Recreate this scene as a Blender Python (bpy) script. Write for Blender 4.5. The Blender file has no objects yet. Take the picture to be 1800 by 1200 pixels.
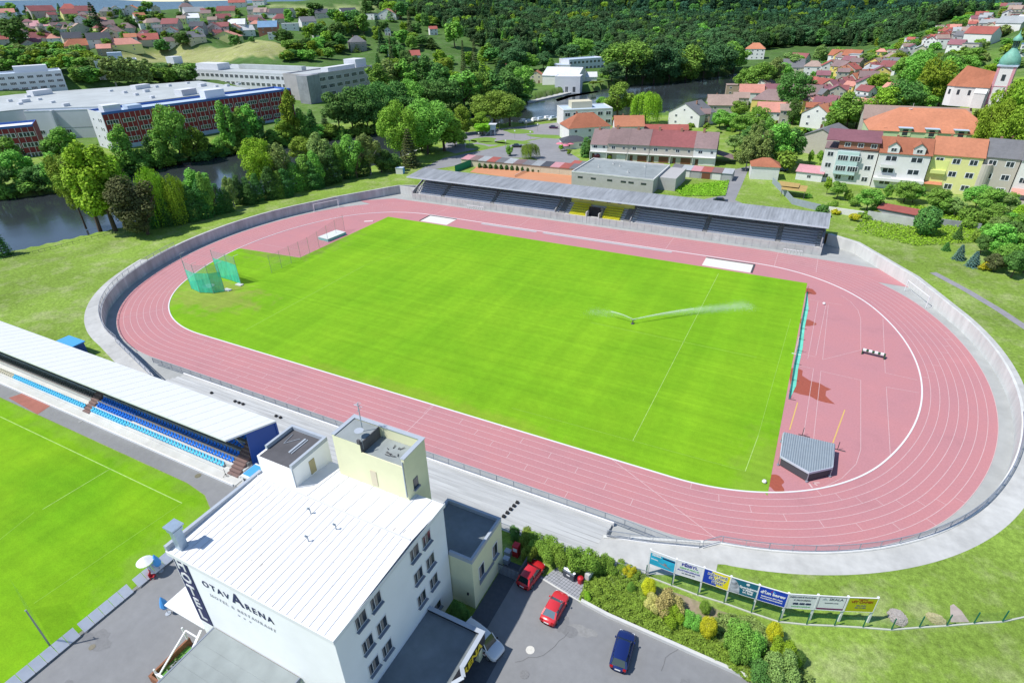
import bpy, math, random
import numpy as np
from mathutils import Vector, Matrix
RND=random.Random(11)
PI=math.pi
scene=bpy.context.scene
COL=scene.collection
# ---------------------------------------------------------------- camera maths (metres; X along the straights, Y away, Z up)
CX,CY,CZ=55.0974,-102.3705,55.7183
YAW,PITCH,ROLL,FPX=0.4806797,0.5255823,-0.0238885,1034.1474
def _rot():
    cy,sy=math.cos(YAW),math.sin(YAW);cp,sp=math.cos(PITCH),math.sin(PITCH)
    f=Vector((-sy*cp,cy*cp,-sp));r=Vector((cy,sy,0));u=r.cross(f)
    cr,sr=math.cos(ROLL),math.sin(ROLL)
    return cr*r+sr*u,-sr*r+cr*u,f
RV,UV,FV=_rot()
def ray(x,y):
    return FV+RV*((x-900)/FPX)-UV*((y-600)/FPX)
def at(x,y,z=0.0):
    d=ray(x,y);t=(z-CZ)/d.z
    return (CX+d.x*t,CY+d.y*t)
def cpt(x,y,D):
    d=ray(x,y);t=D/math.hypot(d.x,d.y)
    return (CX+d.x*t,CY+d.y*t,CZ+d.z*t)
def proj(x,y,z):
    d=Vector((x-CX,y-CY,z-CZ));c=d.dot(FV)
    return 900+FPX*d.dot(RV)/c,600-FPX*d.dot(UV)/c,c
cam=bpy.data.cameras.new('camera');camo=bpy.data.objects.new('camera',cam);COL.objects.link(camo)
cam.sensor_width=36;cam.lens=FPX/1800*36;cam.clip_start=0.5;cam.clip_end=30000
m=Matrix((RV,UV,-FV)).transposed().to_4x4();m.translation=(CX,CY,CZ);camo.matrix_world=m
scene.camera=camo
# ---------------------------------------------------------------- world and sun
w=bpy.data.worlds.new('World');scene.world=w;w.use_nodes=True
nt=w.node_tree;bg=nt.nodes['Background']
sky=nt.nodes.new('ShaderNodeTexSky');sky.sky_type='NISHITA';sky.sun_disc=False
SUND=Vector((0.50,0.45,-1.0)).normalized()
elev=math.asin(-SUND.z);azi=math.atan2(-SUND.x,-SUND.y)
sky.sun_elevation=elev;sky.sun_rotation=azi;sky.air_density=1.0;sky.dust_density=0.0;sky.ozone_density=3.0;sky.altitude=300
bg.inputs[1].default_value=0.15
nt.links.new(sky.outputs[0],bg.inputs[0])
sl=bpy.data.lights.new('sun','SUN');sl.energy=5.0;sl.angle=math.radians(0.53);sl.color=(1,0.965,0.91)
so=bpy.data.objects.new('sun',sl);COL.objects.link(so);so.rotation_euler=SUND.to_track_quat('-Z','Y').to_euler()
scene.view_settings.view_transform='Standard';scene.view_settings.look='None';scene.view_settings.exposure=0
scene.render.engine='CYCLES'
try:
    scene.cycles.max_bounces=5;scene.cycles.diffuse_bounces=2;scene.cycles.glossy_bounces=2;scene.cycles.transmission_bounces=3;scene.cycles.transparent_max_bounces=12
    scene.cycles.use_denoising=True
except Exception: pass
# ---------------------------------------------------------------- materials
MATS={}
def mat(name,col,rough=.7,var=.0,scale=1.0,metal=0.0,bump=0.0,alpha=1.0,spec=.4,var2=0.0,scale2=.08,col2=None,emis=0,rnd=0.0,island=0.0,trans=0.0,detail=4,stretch=None,rot=0):
    if name in MATS: return MATS[name]
    m=bpy.data.materials.new(name);m.use_nodes=True;MATS[name]=m
    t=m.node_tree;L=t.links.new;N=t.nodes.new
    b=t.nodes['Principled BSDF'];b.inputs['Roughness'].default_value=rough;b.inputs['Metallic'].default_value=metal
    b.inputs['Specular IOR Level'].default_value=spec;b.inputs['Alpha'].default_value=alpha
    c=(*col,1)
    b.inputs['Base Color'].default_value=c
    if var or var2 or rnd or island or bump or col2:
        geo=N('ShaderNodeNewGeometry')
        mp=N('ShaderNodeMapping');L(geo.outputs['Position'],mp.inputs[0])
        if rot: mp.inputs['Rotation'].default_value=(0,0,rot)
        if stretch: mp.inputs['Scale'].default_value=stretch
        cur=N('ShaderNodeRGB');cur.outputs[0].default_value=c;cur=cur.outputs[0]
        def noise(sc,de=detail):
            n=N('ShaderNodeTexNoise');n.inputs['Scale'].default_value=sc;n.inputs['Detail'].default_value=de;n.inputs['Roughness'].default_value=.62
            L(mp.outputs[0],n.inputs['Vector']);return n.outputs['Fac']
        if col2 is not None:
            n=noise(scale2,5);mr=N('ShaderNodeMapRange');mr.inputs[1].default_value=.40;mr.inputs[2].default_value=.62;L(n,mr.inputs[0])
            mx=N('ShaderNodeMix');mx.data_type='RGBA';L(mr.outputs[0],mx.inputs[0]);L(cur,mx.inputs[6]);mx.inputs[7].default_value=(*col2,1);cur=mx.outputs[2]
        val=None
        def mulv(a,bs):
            q=N('ShaderNodeMath');q.operation='MULTIPLY';L(bs,q.inputs[1])
            if a is None: q.inputs[0].default_value=1
            else: L(a,q.inputs[0])
            return q.outputs[0]
        def rng(o,amt,lo=.25,hi=.75):
            mr=N('ShaderNodeMapRange');mr.clamp=True;L(o,mr.inputs[0]);mr.inputs[1].default_value=lo;mr.inputs[2].default_value=hi
            mr.inputs[3].default_value=1-amt;mr.inputs[4].default_value=1+amt;return mr.outputs[0]
        if var: val=mulv(val,rng(noise(scale),var))
        if var2: val=mulv(val,rng(noise(scale2,3),var2))
        if rnd:
            oi=N('ShaderNodeObjectInfo');val=mulv(val,rng(oi.outputs['Random'],rnd,0,1))
        if island: val=mulv(val,rng(geo.outputs['Random Per Island'],island,0,1))
        if val is not None:
            hs=N('ShaderNodeHueSaturation');L(cur,hs.inputs['Color']);L(val,hs.inputs['Value'])
            if rnd and trans:
                mr=N('ShaderNodeMapRange');L(oi.outputs['Random'],mr.inputs[0]);mr.inputs[3].default_value=.460;mr.inputs[4].default_value=.496;L(mr.outputs[0],hs.inputs['Hue'])
            cur=hs.outputs[0]
        L(cur,b.inputs['Base Color'])
        if bump:
            bp=N('ShaderNodeBump');bp.inputs['Strength'].default_value=bump;bp.inputs['Distance'].default_value=.1;L(noise(scale*2),bp.inputs['Height']);L(bp.outputs[0],b.inputs['Normal'])
    else: cur=None
    if emis: b.inputs['Emission Color'].default_value=c;b.inputs['Emission Strength'].default_value=emis
    if trans:
        tr=N('ShaderNodeBsdfTranslucent');ms=N('ShaderNodeMixShader');ms.inputs[0].default_value=trans
        if cur: L(cur,tr.inputs[0])
        else: tr.inputs[0].default_value=c
        out=[n for n in t.nodes if n.type=='OUTPUT_MATERIAL'][0]
        L(b.outputs[0],ms.inputs[1]);L(tr.outputs[0],ms.inputs[2]);L(ms.outputs[0],out.inputs[0])
    return m
# ---------------------------------------------------------------- mesh helpers
class MB:
    def __init__(s): s.v=[];s.f=[];s.m=[];s.smooth=False
    def add(s,vs,fs,mi=0):
        n=len(s.v);s.v.extend(tuple(p) for p in vs)
        for f in fs: s.f.append(tuple(i+n for i in f));s.m.append(mi)
    def box(s,x0,x1,y0,y1,z0,z1,mi=0,top=None):
        s.add([(x0,y0,z0),(x1,y0,z0),(x1,y1,z0),(x0,y1,z0),(x0,y0,z1),(x1,y0,z1),(x1,y1,z1),(x0,y1,z1)],[(0,3,2,1)],mi)
        n=len(s.v)-8
        for k,f in enumerate([(4,5,6,7),(0,1,5,4),(1,2,6,5),(2,3,7,6),(3,0,4,7)]):
            s.f.append(tuple(i+n for i in f));s.m.append(top if (k==0 and top is not None) else mi)
    def quad(s,a,b,c,d,mi=0): s.add([a,b,c,d],[(0,1,2,3)],mi)
    def poly(s,pts,z=None,mi=0):
        P=[(p[0],p[1],z if z is not None else p[2]) for p in pts]
        s.add(P,[tuple(range(len(P)))],mi)
    def prism(s,pts,z0,z1,mi=0,top=None):
        a=sum(pts[i][0]*pts[(i+1)%len(pts)][1]-pts[(i+1)%len(pts)][0]*pts[i][1] for i in range(len(pts)))
        if a<0: pts=pts[::-1]
        n=len(pts);b=len(s.v)
        s.v.extend((p[0],p[1],z0) for p in pts);s.v.extend((p[0],p[1],z1) for p in pts)
        s.f.append(tuple(b+n+i for i in range(n)));s.m.append(mi if top is None else top)
        s.f.append(tuple(b+i for i in reversed(range(n))));s.m.append(mi)
        for i in range(n):
            j=(i+1)%n;s.f.append((b+i,b+j,b+n+j,b+n+i));s.m.append(mi)
    def tube(s,p0,p1,r0,r1=None,n=6,mi=0):
        if r1 is None: r1=r0
        p0=Vector(p0);p1=Vector(p1);d=(p1-p0)
        if d.length<1e-6: return
        d.normalize();a=d.orthogonal().normalized();c=d.cross(a);b=len(s.v)
        for p,r in((p0,r0),(p1,r1)):
            for i in range(n):
                t=2*PI*i/n;s.v.append(tuple(p+(a*math.cos(t)+c*math.sin(t))*r))
        for i in range(n):
            j=(i+1)%n;s.f.append((b+i,b+j,b+n+j,b+n+i));s.m.append(mi)
        s.f.append(tuple(b+n+i for i in range(n)));s.m.append(mi);s.f.append(tuple(b+i for i in reversed(range(n))));s.m.append(mi)
    def bar(s,p0,p1,w,h,mi=0):
        p0=Vector(p0);p1=Vector(p1);d=(p1-p0).normalized();u=Vector((0,0,1)) if abs(d.z)<.95 else Vector((1,0,0))
        a=d.cross(u).normalized()*w/2;c=a.cross(d).normalized()*h/2
        vs=[p0-a-c,p0+a-c,p0+a+c,p0-a+c,p1-a-c,p1+a-c,p1+a+c,p1-a+c]
        s.add(vs,[(0,3,2,1),(4,5,6,7),(0,1,5,4),(1,2,6,5),(2,3,7,6),(3,0,4,7)],mi)
    def lathe(s,prof,n=16,mi=0,c=(0,0,0)):
        b=len(s.v)
        for r,z in prof:
            for i in range(n):
                t=2*PI*i/n;s.v.append((c[0]+r*math.cos(t),c[1]+r*math.sin(t),c[2]+z))
        for k in range(len(prof)-1):
            for i in range(n):
                j=(i+1)%n;s.f.append((b+k*n+i,b+k*n+j,b+(k+1)*n+j,b+(k+1)*n+i));s.m.append(mi)
        s.f.append(tuple(b+(len(prof)-1)*n+i for i in range(n)));s.m.append(mi)
    def strip(s,pa,pb,mi=0,closed=False):
        b=len(s.v);n=len(pa);s.v.extend(tuple(p) for p in pa);s.v.extend(tuple(p) for p in pb)
        for i in range(n if closed else n-1):
            j=(i+1)%n;s.f.append((b+i,b+j,b+n+j,b+n+i));s.m.append(mi)
    def xf(s,M): s.v=[tuple(M@Vector(p)) for p in s.v]
    def mesh(s,name,mats):
        me=bpy.data.meshes.new(name);me.from_pydata(s.v,[],s.f)
        if not isinstance(mats,(list,tuple)): mats=[mats]
        for x in mats: me.materials.append(x)
        if len(mats)>1: me.polygons.foreach_set('material_index',s.m)
        if s.smooth: me.polygons.foreach_set('use_smooth',[True]*len(me.polygons))
        me.update();return me
KIDS={}
def link(o,parent=None):
    COL.objects.link(o)
    if parent is not None:
        o.parent=parent;KIDS.setdefault(parent.name,[]).append(o)
    return o
def tag(o,label=None,cat=None,group=None,kind=None):
    if label: o['label']=label
    if cat: o['category']=cat
    if group: o['group']=group
    if kind: o['kind']=kind
    return o
def obj(name,mb,mats,parent=None,loc=None,rz=0):
    o=bpy.data.objects.new(name,mb.mesh(name,mats) if isinstance(mb,MB) else mb)
    if loc is not None: o.location=loc
    if rz: o.rotation_euler=(0,0,rz)
    return link(o,parent)
def thing(name,label,cat,loc=(0,0,0),rz=0,group=None):
    o=bpy.data.objects.new(name,None);o.location=loc;o.rotation_euler=(0,0,rz);o.empty_display_size=.3
    link(o);return tag(o,label,cat,group)
def single(name,mb,mats,label,cat,group=None,loc=None,rz=0,kind=None):
    return tag(obj(name,mb,mats,None,loc,rz),label,cat,group,kind)
def struct(name,mb,mats,loc=None):
    return tag(obj(name,mb,mats,None,loc),kind='structure')
def dup(o,loc=None,rz=None,scale=None,label=None,group=None,parent=None,top=True):
    c=o.copy();link(c,parent)
    if top:
        if loc is not None: c.location=loc
        if rz is not None: c.rotation_euler=(0,0,rz)
        if scale is not None: c.scale=scale
        if label: c['label']=label
        if group: c['group']=group
    for ch in list(KIDS.get(o.name,[])): dup(ch,parent=c,top=False)
    return c
def text(body,size,material,parent,loc,rot,name='lettering',ext=.02,align='CENTER',sx=1.0,space=1.0,bold=0.0):
    cu=bpy.data.curves.new(name,'FONT');cu.body=body;cu.size=size;cu.extrude=ext;cu.align_x=align;cu.align_y='CENTER';cu.space_character=space;cu.offset=bold
    cu.materials.append(material);cu.resolution_u=2
    o=bpy.data.objects.new(name,cu);COL.objects.link(o)
    me=bpy.data.meshes.new_from_object(o.evaluated_get(bpy.context.evaluated_depsgraph_get()));me.name=name
    if not me.materials: me.materials.append(material)
    bpy.data.objects.remove(o);o=bpy.data.objects.new(name,me)
    o.location=loc;o.rotation_euler=rot;o.scale=(sx,1,1);return link(o,parent)
ORD='first second third fourth fifth sixth seventh eighth ninth tenth eleventh twelfth thirteenth fourteenth fifteenth sixteenth seventeenth eighteenth nineteenth twentieth'.split()
def ordn(i):
    if i<20: return ORD[i]
    t=i+1;tens={2:'twenty',3:'thirty',4:'forty',5:'fifty',6:'sixty',7:'seventy',8:'eighty',9:'ninety'}
    if t>=100: return '%dth'%t
    if t%10==0: return tens[t//10][:-1]+'ieth'
    return tens[t//10]+'-'+ORD[t%10-1]
# ---------------------------------------------------------------- ground heights
G=2.6
CP=[]  # control points (x,y,z) of the relief beyond the flat ground round the stadium
def cp(x,y,D): CP.append(cpt(x,y,D))
def cz(x,y,z): CP.append((*at(x,y,z),z))
for a in [(-200,90,520),(0,85,500),(150,85,500),(250,88,500),(0,60,560),(150,60,570),(270,62,560),(0,32,700),(150,30,700),(300,30,720),(400,28,760),(-200,30,700),(60,20,900),(200,19,900),(340,14,950),
 (380,110,480),(400,82,545),(480,80,540),(450,55,600),(560,62,620),(500,32,680),(600,30,720),(480,2,950),(600,-4,1000),(640,25,820),(640,90,500),(560,105,480),(720,70,620),(800,60,700),(720,30,800),(700,-20,1100),(900,-30,1150),
 (1100,-30,1200),(1300,-30,1300),(1000,40,850),(1200,45,900),(800,20,880),(1400,45,950),(1400,10,1150),(1500,20,1200),(1560,24,1250),(1640,34,1000),(1250,0,1100),
 (1720,78,480),(1660,85,520),(1790,25,560),(1790,70,430),(1790,120,330),(1700,130,380),(1600,110,480),(1900,0,520),(1900,100,330),(1740,40,600),(1790,5,640),(1700,30,700)]: cp(*a)
for a in [(0,130,3),(130,125,3),(300,128,3),(450,108,7),(60,150,1),(350,150,1),(600,120,5),(720,120,6),(800,130,4),(640,160,1),(900,140,2),(1000,115,3),(1100,118,3),(1250,118,3),(1350,115,4),(1450,105,5),(1540,95,7),
 (0,200,1),(200,200,1),(400,200,1),(0,280,1),(150,260,1),(330,240,1),(550,200,1),(700,170,1),(850,150,1),(-300,200,1),(-300,330,1),(-300,500,2),(300,300,1.5),
 (1200,260,3),(1350,260,3),(1300,220,3),(1400,180,5),(1450,210,7),(1500,150,7),(1550,230,8),(1650,220,10),(1750,230,12),(1620,160,13),(1800,220,14),(1900,230,15),(1950,400,6),(1100,228,1.8),(1200,215,1.6),(1280,190,1.6),(1300,175,1.6),(1020,222,2.2),(800,260,2.6),(1400,140,4),(1320,150,2)]: cz(*a)
CP+=[(-2500,3500,110),(-1200,3200,150),(0,3000,190),(1200,2600,220),(2500,1500,200),(-4600,1700,118),(-4300,2300,112),(-3700,3000,88),(-5200,900,130),(-3000,1200,40),(-2200,1700,40),(-2000,1000,40),(600,1800,130),(-150,-300,2.6),(150,-300,2.6),(400,-100,4),(-400,-200,2.6),(-900,-300,5),(900,-400,10),(0,-900,5),(260,200,14)]
CP+=[(-260,230,1),(-300,232,1),(-345,230,1),(-400,235,2),(-300,205,1),(-350,200,1),(-440,180,1),(-480,150,1),(-500,190,2),(-235,220,1),(-230,260,1.5),(-330,260,2),(-520,120,1),(-560,100,2),(-600,160,4),(-540,200,3),(-480,120,1),(-450,100,1),(-600,60,2),(-520,60,1),(-380,180,1),(-420,210,1)]
CPA=np.array(CP)
RIV_NEAR=[(-500,560),(-60,470),(0,455),(205,409),(352,371),(412,356),(520,335),(620,308),(690,287),(745,262),(800,231),(880,222),(985,213),(1080,207),(1150,205),(1250,181),(1310,164),(1345,150)]
RIV_FAR=[(1345,133),(1300,128),(1250,136),(1160,146),(1100,150),(1048,160),(1000,163),(930,180),(880,196),(800,205),(730,215),(640,238),(540,250),(420,268),(330,286),(230,306),(130,336),(0,352),(-60,362),(-500,420)]
WZ=0.6
RIVER=np.array([at(x,y,WZ) for x,y in RIV_NEAR+RIV_FAR])
def inpoly(X,Y,P):
    inside=np.zeros(X.shape,bool);n=len(P);j=n-1
    for i in range(n):
        xi,yi=P[i];xj,yj=P[j]
        c=((yi>Y)!=(yj>Y))&(X<(xj-xi)*(Y-yi)/(yj-yi+1e-12)+xi);inside^=c;j=i
    return inside
def polydist(X,Y,P):
    d=np.full(X.shape,1e9);n=len(P)
    for i in range(n):
        ax,ay=P[i];bx,by=P[(i+1)%n];dx,dy=bx-ax,by-ay
        t=np.clip(((X-ax)*dx+(Y-ay)*dy)/(dx*dx+dy*dy+1e-9),0,1)
        d=np.minimum(d,np.hypot(X-ax-t*dx,Y-ay-t*dy))
    return d
def HN(X,Y):
    X=np.asarray(X,float);Y=np.asarray(Y,float);sh=X.shape;X=X.ravel();Y=Y.ravel();out=np.zeros(X.size)
    for k in range(0,X.size,20000):
        x=X[k:k+20000,None];y=Y[k:k+20000,None]
        d2=(x-CPA[:,0])**2+(y-CPA[:,1])**2+900.+((x-CX)**2+(y-CY)**2)*.0009
        # distances far from the stadium count relative to their range
        wgt=d2**-1.9
        out[k:k+20000]=(wgt*CPA[:,2]).sum(1)/wgt.sum(1)
    dx=np.maximum(np.maximum(-128-X,X-128),0);dy=np.maximum(np.maximum(-135-Y,Y-158),0)
    q=np.clip(np.hypot(dx,dy)/45,0,1);q=q*q*(3-2*q)
    out=G*(1-q)+out*q
    ins=inpoly(X,Y,RIVER);d=polydist(X,Y,RIVER)
    sd=np.where(ins,-d,d)
    b=np.clip((sd+.8)/3.2,0,1);b=b*b*(3-2*b)
    out=-4*(1-b)+out*b
    return out.reshape(sh)
_hc={}
def H(x,y): return float(HN(np.array([x]),np.array([y]))[0])
def hit(px_,py_):
    """where the line of sight through a picture point meets the ground"""
    d=ray(px_,py_);hl=math.hypot(d.x,d.y)
    D=np.concatenate([np.arange(30,420,3.0),np.arange(420,1600,7.0),np.arange(1600,6000,40.0)])
    T=D/hl;X=CX+d.x*T;Y=CY+d.y*T;Z=CZ+d.z*T;h=HN(X,Y)
    k=np.where(Z<h)[0]
    if len(k)==0: return None
    k=k[0]
    if k==0: return (X[0],Y[0],h[0])
    a=(Z[k-1]-h[k-1])/((Z[k-1]-h[k-1])-(Z[k]-h[k]))
    x=X[k-1]+(X[k]-X[k-1])*a;y=Y[k-1]+(Y[k]-Y[k-1])*a
    return (float(x),float(y),H(x,y))
# ---------------------------------------------------------------- the running track (double-bend oval)
TL,TW,TR1,TR2=93.2568,40.478,54.7517,28.2015
TM=-math.sqrt((TR1-TR2)**2-(TW-TR2)**2);TA=math.atan2(TW-TR2,-TM)
def quarter(off,n=26):
    p=[]
    for i in range(n+1):
        t=TA*i/n;p.append((TL/2+TM+(TR1+off)*math.cos(t),(TR1+off)*math.sin(t)))
    for i in range(1,n+1):
        t=TA+(PI/2-TA)*i/n;p.append((TL/2+(TR2+off)*math.cos(t),TW-TR2+(TR2+off)*math.sin(t)))
    return p
def oval(off,n=26):
    q=quarter(off,n)
    a=q;b=[(-x,y) for x,y in reversed(q)];c=[(-x,-y) for x,y in q[1:]];d=[(x,-y) for x,y in reversed(q[1:])]
    return a+b+c+d
def z3(pts,z): return [(p[0],p[1],z) for p in pts]
LW=1.22;NL=8;WOFF=11.6
M_apron=mat('concrete_apron',(.36,.37,.36),.9,.12,.35,var2=.12,scale2=.05,bump=.1)
M_conc=mat('weathered_concrete',(.47,.47,.45),.9,.16,.6,var2=.14,scale2=.09,bump=.15)
M_concw=mat('pale_concrete',(.56,.56,.54),.85,.10,.7,var2=.10,scale2=.12,bump=.1)
M_concg=mat('grey_concrete',(.30,.31,.33),.9,.2,.5,var2=.15,scale2=.15,bump=.2)
M_track=mat('tartan_track',(.42,.150,.165),.85,.05,9,var2=.12,scale2=.045,col2=(.35,.125,.135),scale_dummy=0) if False else mat('tartan_track',(.485,.222,.238),.85,.09,4,var2=.14,scale2=.15,col2=(.445,.196,.205),bump=.05)
M_line=mat('track_line_paint',(.58,.41,.41),.8,.15,2)
M_kerb=mat('kerb_white',(.72,.72,.72),.6)
M_yline=mat('yellow_line_paint',(.62,.42,.12),.8)
M_wet=mat('damp_rust_patch',(.34,.085,.05),.5,.15,3)
# inner apron floor: the whole sunken bowl
WALLR=[(78.6,39.5),(67.3,57.2),(61.2,60.8)]
WALLL=[(-61.2,58.5),(-68.7,55.6),(-78.8,38.2)]
ov=oval(WOFF,40)
right=[p for p in ov if p[0]>53.2 and p[1]<24]
right.sort(key=lambda p:math.atan2(p[1],p[0]))
left=[p for p in ov if p[0]<-54.5 and p[1]<27]
left.sort(key=lambda p:math.atan2(p[1],p[0])%(2*PI))
BOT=[(-53.5,-51.6),(-36.4,-56.6),(-35.6,-60.2),(42.2,-60.2),(42.2,-56.2)]
BPOLY=right+WALLR+[(61.2,61.4),(-61.2,61.4)]+WALLL+left+BOT
mb=MB();mb.poly([(p[0]*1.0,p[1]*1.0) for p in BPOLY],-.02);struct('stadium_floor',mb,M_apron)
mb=MB();mb.strip(z3(oval(0.15),.008),z3(oval(LW*NL),.008),closed=True)
# straight run-ups of the sprint lanes
mb.poly([(60,TW+.2),(88.0,TW-1.0),(88.0,TW+LW*NL-3.6),(82,TW+LW*NL-2.4),(46,TW+LW*NL)],.004)
mb.poly([(-46,TW+LW*NL),(-67,TW+LW*NL),(-76,TW+3.0),(-60,TW-1)],.004)
struct('running_track',mb,M_track)
mb=MB();mb.poly(oval(0.15),.0);struct('infield_surface',mb,M_track)
def line_strip(mb,off,w,z,a=0,b=None,n=40):
    mb.strip(z3(oval(off-w/2,n),z),z3(oval(off+w/2,n),z),closed=True)
mb=MB()
for k in range(1,NL+1): line_strip(mb,LW*k,.072,.014)
def onoval(s_off,t,off):
    """point on near straight etc: t = x coordinate along near straight"""
    return (t,-(TW+off))
def seg(mb,p,q,w,z=.016,mi=0):
    dx,dy=q[0]-p[0],q[1]-p[1];l=math.hypot(dx,dy);nx,ny=-dy/l*w/2,dx/l*w/2
    mb.quad((p[0]-nx,p[1]-ny,z),(q[0]-nx,q[1]-ny,z),(q[0]+nx,q[1]+ny,z),(p[0]+nx,p[1]+ny,z),mi)
# stagger marks on the near straight
for x,k in [(-46,0),(-43,1),(-40,2),(-37,3),(-34,4),(-31,5),(-27,6),(-38,1),(-33,2),(-28,3),(-23,4),(-18,5),(-13,6),(-8,7),(-26,5),(-20,6),(-14,7),
            (14.6,1),(18,2),(21.3,3),(24.7,4),(28,5),(31.6,6),(35,7),(21,0),(25,1),(30,2),(34.5,3),(39,4),(43,5),(0,6)]:
    seg(mb,onoval(0,x,LW*k),onoval(0,x,LW*(k+1)),.07)
seg(mb,(8.5,-TW),(8.5,-TW-LW*NL),.09);seg(mb,(8.2,-TW),(8.2,-TW-LW*2),.06)
def bend(sx,sy,t,off):
    # t along the quarter 0..1
    q=quarter(off,40);i=t*(len(q)-1);k=min(int(i),len(q)-2);f=i-k
    x=q[k][0]*(1-f)+q[k+1][0]*f;y=q[k][1]*(1-f)+q[k+1][1]*f
    return (sx*x,sy*y)
for k in range(NL):
    seg(mb,bend(1,1,.02+.045*k,LW*k),bend(1,1,.02+.045*k,LW*(k+1)),.07)
    seg(mb,bend(1,-1,.96-.055*k,LW*k),bend(1,-1,.96-.055*k,LW*(k+1)),.07)
    seg(mb,bend(1,-1,.70-.03*k,LW*k),bend(1,-1,.70-.03*k,LW*(k+1)),.06)
    seg(mb,bend(-1,-1,.93-.045*k,LW*k),bend(-1,-1,.93-.045*k,LW*(k+1)),.06)
    seg(mb,bend(-1,-1,.55+.02*k,LW*k),bend(-1,-1,.55+.02*k,LW*(k+1)),.06)
    seg(mb,bend(-1,1,.5+.04*k,LW*k),bend(-1,1,.5+.04*k,LW*(k+1)),.07)
for t in (.72,.2): seg(mb,bend(-1,-1,t,0),bend(-1,-1,t,LW*NL),.07)
for x in (-45,-17,25,51,60): seg(mb,(x,TW),(x,TW+LW*NL),.09)
for k in range(NL+1): seg(mb,(46,TW+LW*k-(0 if k<NL else .1)),(87.5,TW+LW*k-(.9 if k==0 else 2.6*k/NL)),.07) if k>2 else None
seg(mb,(85.2,TW+2.6),(85.2,TW+LW*NL-3.2),.1)
# curved break lines across the lanes
pts=[(-36+5*math.sin(i/10*PI/2),TW+i/10*LW*NL) for i in range(11)]
for a,b in zip(pts,pts[1:]): seg(mb,a,b,.07)
pts=[(38+i*1.9,-(TW+i/10*LW*NL*1.0)) for i in range(11)]
for a,b in zip(pts,pts[1:]): seg(mb,a,b,.08)
struct('track_lane_lines',mb,M_line)
mb=MB()
pa=oval(-.08,40);pb=oval(.14,40)
mb.strip(z3(pa,.07),z3(pb,.07),closed=True);mb.strip(z3(pa,0),z3(pa,.07),closed=True);mb.strip(z3(pb,.07),z3(pb,0),closed=True)
struct('kerb',mb,M_kerb)
# grey run-up strips beside the far straight
mb=MB()
for a,b in ((-28,-10.5),(-8.5,27)): mb.poly([(a,TW-1.35),(b,TW-1.35),(b,TW-.3),(a,TW-.3)],.012)
struct('jump_runway',mb,mat('runway_grey',(.42,.40,.41),.9,.08,1))
# ---------------------------------------------------------------- grass of the pitches
def grass_mat(name,c1,c2,stripe=.05,ang=0.0,period=1.1,dull=None,patch=.055,lines=.5):
    m=bpy.data.materials.new(name);m.use_nodes=True;t=m.node_tree;N=t.nodes.new;L=t.links.new
    b=t.nodes['Principled BSDF'];b.inputs['Roughness'].default_value=.9;b.inputs['Specular IOR Level'].default_value=.15
    geo=N('ShaderNodeNewGeometry')
    def noise(sc,det=4,stretch=None,r=0,off=0):
        mp=N('ShaderNodeMapping');L(geo.outputs['Position'],mp.inputs[0]);mp.inputs['Rotation'].default_value=(0,0,r);mp.inputs['Location'].default_value=(off,off,0)
        if stretch: mp.inputs['Scale'].default_value=stretch
        n=N('ShaderNodeTexNoise');n.inputs['Scale'].default_value=sc;n.inputs['Detail'].default_value=det;n.inputs['Roughness'].default_value=.6;L(mp.outputs[0],n.inputs['Vector']);return n.outputs['Fac']
    def rng(o,a,b_,lo,hi):
        mr=N('ShaderNodeMapRange');L(o,mr.inputs[0]);mr.inputs[1].default_value=lo;mr.inputs[2].default_value=hi;mr.inputs[3].default_value=a;mr.inputs[4].default_value=b_;return mr.outputs[0]
    def mix(f,a,bb):
        x=N('ShaderNodeMix');x.data_type='RGBA';L(f,x.inputs[0])
        for i,q in((6,a),(7,bb)):
            if isinstance(q,tuple): x.inputs[i].default_value=(*q,1)
            else: L(q,x.inputs[i])
        return x.outputs[2]
    def mul(a,bb):
        q=N('ShaderNodeMath');q.operation='MULTIPLY';L(a,q.inputs[0]);L(bb,q.inputs[1]);return q.outputs[0]
    col=mix(rng(noise(patch,5),0,1,.36,.64),c1,c2)
    if dull:
        for (cx,cy,rx,ry,colr,amt) in dull:
            s=N('ShaderNodeVectorMath');s.operation='SUBTRACT';L(geo.outputs['Position'],s.inputs[0]);s.inputs[1].default_value=(cx,cy,0)
            d=N('ShaderNodeVectorMath');d.operation='DIVIDE';L(s.outputs[0],d.inputs[0]);d.inputs[1].default_value=(rx,ry,1e3)
            l=N('ShaderNodeVectorMath');l.operation='LENGTH';L(d.outputs[0],l.inputs[0])
            ad=N('ShaderNodeMath');ad.operation='ADD';L(l.outputs['Value'],ad.inputs[0]);L(rng(noise(.35,5,off=cx),-.55,.55,.25,.75),ad.inputs[1])
            col=mix(rng(ad.outputs[0],amt,0,.55,1.1),col,colr)
    v=rng(noise(1.0/period,3,(.02,1.6,1),ang),1-stripe*1.4,1+stripe*1.4,.3,.7)
    v=mul(v,rng(noise(.45,2,(.03,1.2,1),ang,9),1-stripe*.8,1+stripe*.8,.38,.62))
    v=mul(v,rng(noise(.9,4),.93,1.07,.3,.7));v=mul(v,rng(noise(9,2),.86,1.14,.3,.7))
    v=mul(v,rng(noise(.25,2,(1,.03,1),ang,3),1-lines*.08,1+lines*.10,.45,.62))
    hs=N('ShaderNodeHueSaturation');L(col,hs.inputs['Color']);L(v,hs.inputs['Value']);L(hs.outputs[0],b.inputs['Base Color'])
    return m
M_pitch=grass_mat('pitch_grass',(.155,.350,.010),(.200,.400,.013),dull=[(-60,-27,14,8,(.26,.30,.06),.75),(-66,8,12,16,(.20,.27,.05),.85),(6,-40.5,30,3.0,(.24,.33,.03),.55),(58,-36,5,12,(.24,.33,.05),.4)])
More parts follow.
